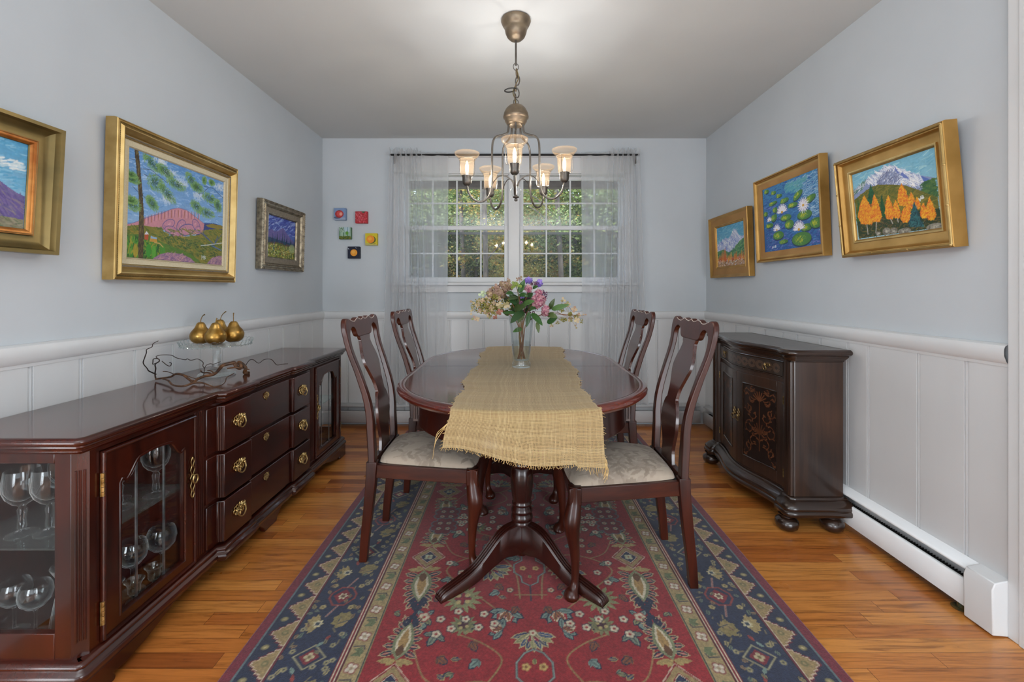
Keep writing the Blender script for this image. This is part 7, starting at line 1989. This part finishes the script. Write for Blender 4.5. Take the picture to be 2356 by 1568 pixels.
def floret(m, c, nrm, r_, n=4, cup=.25):
    nrm = nrm.normalized(); a = nrm.orthogonal().normalized(); b = nrm.cross(a); ph = fr_.uniform(0, 6.28)
    for k in range(n):
        t_ = ph + 2 * PI * k / n; d = a * math.cos(t_) + b * math.sin(t_); s = nrm.cross(d)
        P0 = c; ring = []
        for (u, v, h) in ((.0, .0, 0), (.35, .34, .10), (.75, .46, .22), (1.0, .22, .30), (1.0, -.22, .30), (.75, -.46, .22), (.35, -.34, .10)):
            ring.append(c + d * u * r_ + s * v * r_ + nrm * h * r_ * cup)
        mid_ = c + d * r_ * .6 + nrm * r_ * cup * .05
        i = len(m.v); m.v += [tuple(p) for p in ring] + [tuple(mid_)]; q = len(ring)
        m.f += [(i + j, i + (j + 1) % q, i + q) for j in range(q)]
def pedicels(m, hub, pts):
    for p_ in pts: m.tube([hub, (Vector(hub) + Vector(p_)) / 2 + Vector((0, .004, -.004)), p_], .0007, 4)
def cluster(center, ax, n, r_, facing=None, petals=4, jitter=1.0):
    """florets scattered on an ellipsoid shell"""
    m = MB()
    for k in range(n):
        z = 1 - 2 * (k + .5) / n; ph = k * 2.39996; q = math.sqrt(1 - z * z)
        d = Vector((q * math.cos(ph), q * math.sin(ph), z)); s = fr_.uniform(.72, 1.0)
        c = center + Vector((d.x * ax[0], d.y * ax[1], d.z * ax[2])) * s
        nr = (d + Vector((fr_.uniform(-.5, .5), fr_.uniform(-.8, .1), fr_.uniform(-.3, .5))) * jitter)
        floret(m, c, nr, r_ * fr_.uniform(.75, 1.2), petals)
    return m
def buds(center, ax, n, r_):
    m = MB()
    for k in range(n):
        d = Vector((fr_.gauss(0, .5), fr_.gauss(0, .5), fr_.gauss(0, .5)))
        if d.length > 1: d.normalize()
        m.sphere(center + Vector((d.x * ax[0], d.y * ax[1], d.z * ax[2])), r_ * fr_.uniform(.7, 1.3), 5, 4)
    return m
def big_leaf(par, base, tip, wd, up, fold=.25, curl=.15):
    base = Vector(base); tip = Vector(tip); d = tip - base; l = d.length; d.normalize(); up = Vector(up); s = d.cross(up).normalized(); up = s.cross(d).normalized()
    rows = []; n = 14
    for k in range(n + 1):
        u = k / n; w_ = wd * math.sin(PI * min(1, u ** .8)) ** .75 * (1 - .12 * u) if 0 < u < 1 else .0004
        w_ *= 1 + .05 * math.sin(u * 60)
        c = base + d * l * u - up * curl * l * (u * u) + up * curl * .3 * l * u
        rows.append([c + s * w_ * v + up * (fold * w_ * abs(v) + .06 * w_ * math.sin(u * 30) * abs(v)) for v in (-1, -.66, -.33, 0, .33, .66, 1)])
    return MB().strip(rows).build('leaf', M_leaf, par, angle=60, solid=.0006)
def stem_path(head, k):
    a = 2 * PI * k / 8; r0 = .018
    return [(VX + r0 * math.cos(a), VY + r0 * math.sin(a), VZ + .040), (VX + .010 * math.cos(a + 2), VY + .010 * math.sin(a + 2), VZ + .13), (VX + (head.x - VX) * .12, VY + (head.y - VY) * .12, VZ + .22), (VX + (head.x - VX) * .5, VY + (head.y - VY) * .5, VZ + .27 + (head.z - VZ - .27) * .55), tuple(head)]
def flower(name, label, head, k, r_=.0028, mat=None):
    t = thing(name, label, 'flower', (VX, VY, VZ + .04), group='cut flowers in the vase', world=True)
    MB().tube(stem_path(head, k), [r_, r_, r_, r_ * .8, r_ * .6], 7, smooth=5).build('stem', mat or M_twig, t); return t
# 1 left cream panicle
h = B(430, 700, 2.12); t = flower('hydrangea', 'cream and pink panicle hydrangea with olive buds, spreading far left', h, 0)
buds(B(400, 650, 2.12), (.058, .03, .038), 380, .0028).build('buds', F_olive, t); buds(B(560, 700, 2.11), (.045, .03, .030), 220, .0028).build('buds', F_olive, t)
m = MB()
for (x, y, n_, r_) in ((190, 770, 2, .013), (215, 700, 2, .012), (240, 880, 3, .013), (300, 890, 4, .012), (500, 640, 4, .015), (560, 690, 4, .014), (520, 840, 4, .013), (480, 800, 3, .012), (490, 520, 3, .015), (210, 590, 2, .013)):
    floret(m, B(x, y, 2.10 + fr_.uniform(-.02, .02)), Vector((fr_.uniform(-.4, .4), -1, fr_.uniform(-.2, .4))), r_, n_)
for (x_, y_) in ((520, 420), (600, 600), (690, 520), (560, 740), (640, 790), (390, 560), (300, 640), (350, 740), (450, 760), (330, 560)):
    floret(m, B(x_, y_, 2.10), Vector((fr_.uniform(-.5, .5), -1, fr_.uniform(-.3, .5))), .0125, 4)
m.build('petals', F_cream, t)
m = MB(); floret(m, B(700, 640, 2.06), Vector((-.1, -1, .1)), .0175, 4, .1); m.build('petals', F_cream, t); m = MB(); floret(m, B(825, 640, 2.06), Vector((.1, -1, 0)), .0175, 4, .1); m.build('petals', F_cream, t)
m = MB(); floret(m, B(700, 760, 2.08), Vector((.2, -1, -.2)), .016, 4); m.build('petals', F_rose, t); m = MB(); floret(m, B(620, 860, 2.09), Vector((.2, -1, -.6)), .012, 4); m.build('petals', F_rose, t)
m = MB(); floret(m, B(375, 440, 2.12), Vector((0, -1, .2)), .016, 3); floret(m, B(420, 420, 2.13), Vector((.2, -1, .4)), .012, 3); m.tube([B(375, 440, 2.121), B(400, 430, 2.13), B(420, 420, 2.131)], .0008, 4); m.tube([B(375, 440, 2.121), B(380, 520, 2.13), B(430, 640, 2.13)], .0008, 4); m.build('petals', F_pale, t)
# 2 tan rose panicle
h = B(720, 400, 2.15); t = flower('hydrangea', 'tan rose panicle hydrangea at upper left of the bouquet', h, 1)
cluster(B(640, 430, 2.14), (.050, .035, .034), 80, .0105).build('petals', F_tan, t); cluster(B(800, 310, 2.16), (.038, .03, .030), 48, .0105).build('petals', F_tan, t)
m = MB()
for (x, y, r_) in ((1080, 155, .013), (1030, 170, .010), (860, 180, .009), (620, 330, .018), (640, 300, .014), (870, 240, .014), (740, 250, .011)): floret(m, B(x, y, 2.11), Vector((fr_.uniform(-.4, .4), -1, fr_.uniform(0, .5))), r_, 3); pedicels(m, B(780, 400, 2.15), [B(x, y, 2.11)])
m.build('petals', F_tan, t); buds(B(600, 500, 2.11), (.035, .02, .016), 90, .0026).build('buds', F_olive, t)
# 3 lime cluster
h = B(1000, 275, 2.10); t = flower('hydrangea', 'lime green budded hydrangea head at top centre', h, 2, mat=M_gtwig)
m = MB()
for (x, y) in ((950, 240), (1010, 245), (960, 300), (1040, 290), (1000, 270), (1075, 300), (940, 320)):
    q = buds(B(x, y, 2.10), (.0085, .008, .0075), 34, .0022); n0 = len(m.v); m.v += q.v; m.f += [tuple(i + n0 for i in f) for f in q.f]
m.build('buds', F_lime, t)
# 4 violet lacecap
h = B(1280, 240, 2.15); t = flower('hydrangea', 'violet lacecap hydrangea at the top right of the bouquet', h, 3)
cluster(B(1220, 190, 2.14), (.022, .016, .010), 14, .012, petals=4).build('petals', F_purple, t); cluster(B(1420, 240, 2.15), (.012, .012, .018), 9, .012).build('petals', F_purple, t); buds(B(1330, 250, 2.14), (.022, .014, .010), 60, .0022).build('buds', F_plum, t)
# 5 pink mophead
h = B(1430, 560, 2.12); t = flower('hydrangea', 'drooping pink mophead hydrangea at right of the bouquet', h, 4)
cluster(B(1400, 560, 2.11), (.036, .03, .034), 84, .0095).build('petals', F_pink, t); cluster(B(1225, 340, 2.12), (.018, .015, .014), 12, .012).build('petals', F_pink, t)
cluster(B(1530, 740, 2.10), (.020, .018, .030), 36, .009).build('petals', F_pink, t); buds(B(1500, 470, 2.12), (.020, .016, .028), 110, .0026).build('buds', F_plum, t); cluster(B(1400, 410, 2.11), (.018, .015, .014), 12, .011).build('petals', F_pink, t)
# 6 right sprig
h = B(1960, 820, 2.14); t = flower('hydrangea', 'loose airy sprig of pinkish cream florets reaching far right', h, 5)
m = MB()
for (x, y, n_, r_) in ((1850, 545, 3, .014), (1930, 625, 4, .015), (2050, 715, 4, .016), (2240, 810, 2, .009), (1980, 900, 4, .014), (2100, 910, 4, .015), (2080, 1030, 2, .010), (2130, 820, 4, .012), (1640, 1010, 3, .010)):
    q_ = B(x, y, 2.13 + fr_.uniform(-.02, .02)); floret(m, q_, Vector((fr_.uniform(-.5, .5), -1, fr_.uniform(-.2, .5))), r_, n_); pedicels(m, B(1960, 820, 2.14), [q_])
m.build('petals', F_cream, t)
m = buds(B(1850, 900, 2.13), (.020, .015, .012), 60, .0024)
for (x, y, q) in ((1980, 800, 50), (1830, 730, 30), (2180, 930, 14), (2090, 850, 30), (1750, 960, 16)):
    b_ = buds(B(x, y, 2.13), (.012, .012, .011), q, .0024); n0 = len(m.v); m.v += b_.v; m.f += [tuple(i + n0 for i in f) for f in b_.f]
m.build('buds', F_olive, t)
m = MB(); m.tube([B(1600, 780, 2.14), B(1740, 770, 2.14), B(1860, 820, 2.13), B(1990, 810, 2.13)], .0014, 5, smooth=4); m.tube([B(1740, 770, 2.14), B(1800, 650, 2.14), B(1850, 560, 2.13)], .0009, 5, smooth=3); m.tube([B(1990, 810, 2.13), B(2060, 870, 2.13), B(2090, 1010, 2.13)], .0009, 5, smooth=3); m.tube([B(1990, 810, 2.13), B(2130, 830, 2.13), B(2230, 830, 2.13)], .0009, 5, smooth=3); m.tube([B(1960, 800, 2.13), B(2000, 740, 2.13), B(1930, 640, 2.13)], .0009, 5, smooth=3); m.build('twigs', M_twig, t)
# 7 foliage stem
h = B(1060, 480, 2.14); t = flower('hydrangea', 'dark budded leafy hydrangea stem at the centre with large green leaves', h, 6, .0034)
buds(B(1080, 590, 2.08), (.010, .008, .008), 26, .0030).build('buds', F_plum, t); buds(B(1110, 500, 2.10), (.010, .008, .008), 16, .0030).build('buds', F_purple, t)
for (x_, y_) in ((520, 420), (600, 560), (680, 480), (770, 430), (830, 480), (560, 740), (640, 700), (390, 560), (300, 660), (350, 760), (900, 220), (960, 170), (700, 330)):
    pass
buds(B(700, 640, 2.15), (.060, .03, .040), 260, .0028).build('buds', F_olive, t); buds(B(1250, 640, 2.17), (.045, .02, .045), 120, .0030).build('buds', F_plum, t)
for k in range(26):
    a_ = 2 * PI * k / 26 + fr_.uniform(-.1, .1); r1 = fr_.uniform(.04, .10); cc = Vector((VX + .01, VY + .02, VZ + .325))
    p0 = cc + Vector((math.cos(a_) * .015, fr_.uniform(-.02, .05), math.sin(a_) * .012 - .03)); p1 = cc + Vector((math.cos(a_) * r1, fr_.uniform(-.03, .05), math.sin(a_) * r1 * .62 - .005))
    big_leaf(t, p0, p1, fr_.uniform(.012, .019), (fr_.uniform(-.4, .4), -1, .6), .2, .08)
for (a, b, Ya, Yb, wd, up) in (
    ((1130, 740), (900, 955), 2.09, 2.02, .021, (0, -1, .6)), ((1060, 420), (1150, 180), 2.12, 2.10, .017, (-.3, -1, .1)), ((1060, 440), (1210, 480), 2.11, 2.06, .016, (0, -1, .8)), ((1030, 500), (860, 530), 2.11, 2.05, .015, (0, -1, .9)),
    ((1020, 610), (880, 560), 2.10, 2.05, .016, (0, -1, .5)), ((1100, 630), (1330, 560), 2.10, 2.06, .018, (0, -1, .7)), ((960, 700), (1170, 660), 2.12, 2.05, .022, (0, -1, .3)), ((950, 420), (820, 430), 2.14, 2.10, .014, (0, -1, .6)),
    ((1000, 780), (760, 770), 2.12, 2.10, .012, (0, -1, 1)), ((1140, 760), (1030, 960), 2.16, 2.13, .016, (0, -1, .3)), ((1240, 760), (1190, 1040), 2.14, 2.12, .014, (.3, -1, .2)), ((1110, 1060), (945, 1120), 2.15, 2.11, .013, (0, -1, .5)),
    ((1280, 780), (1480, 1000), 2.13, 2.08, .018, (.3, -1, .5)), ((1380, 940), (1410, 1140), 2.10, 2.07, .011, (0, -1, .1)), ((1560, 800), (1745, 860), 2.12, 2.07, .018, (0, -1, .6)), ((1560, 960), (1740, 870), 2.13, 2.09, .015, (0, -1, .3)),
    ((1640, 720), (1960, 625), 2.13, 2.09, .016, (0, -1, .5)), ((1600, 720), (1695, 520), 2.14, 2.12, .013, (-.4, -1, 0)), ((1300, 330), (1395, 300), 2.14, 2.11, .010, (0, -1, .4)), ((1200, 700), (1400, 640), 2.16, 2.14, .018, (0, -1, .4)), ((880, 800), (760, 760), 2.16, 2.14, .016, (0, -1, .4)), ((1200, 500), (1300, 420), 2.17, 2.16, .018, (0, -1, .4)), ((900, 600), (780, 480), 2.18, 2.17, .020, (0, -1, .2))):
    big_leaf(t, B(a[0], a[1], Ya), B(b[0], b[1], Yb), wd, up, .18, .08)
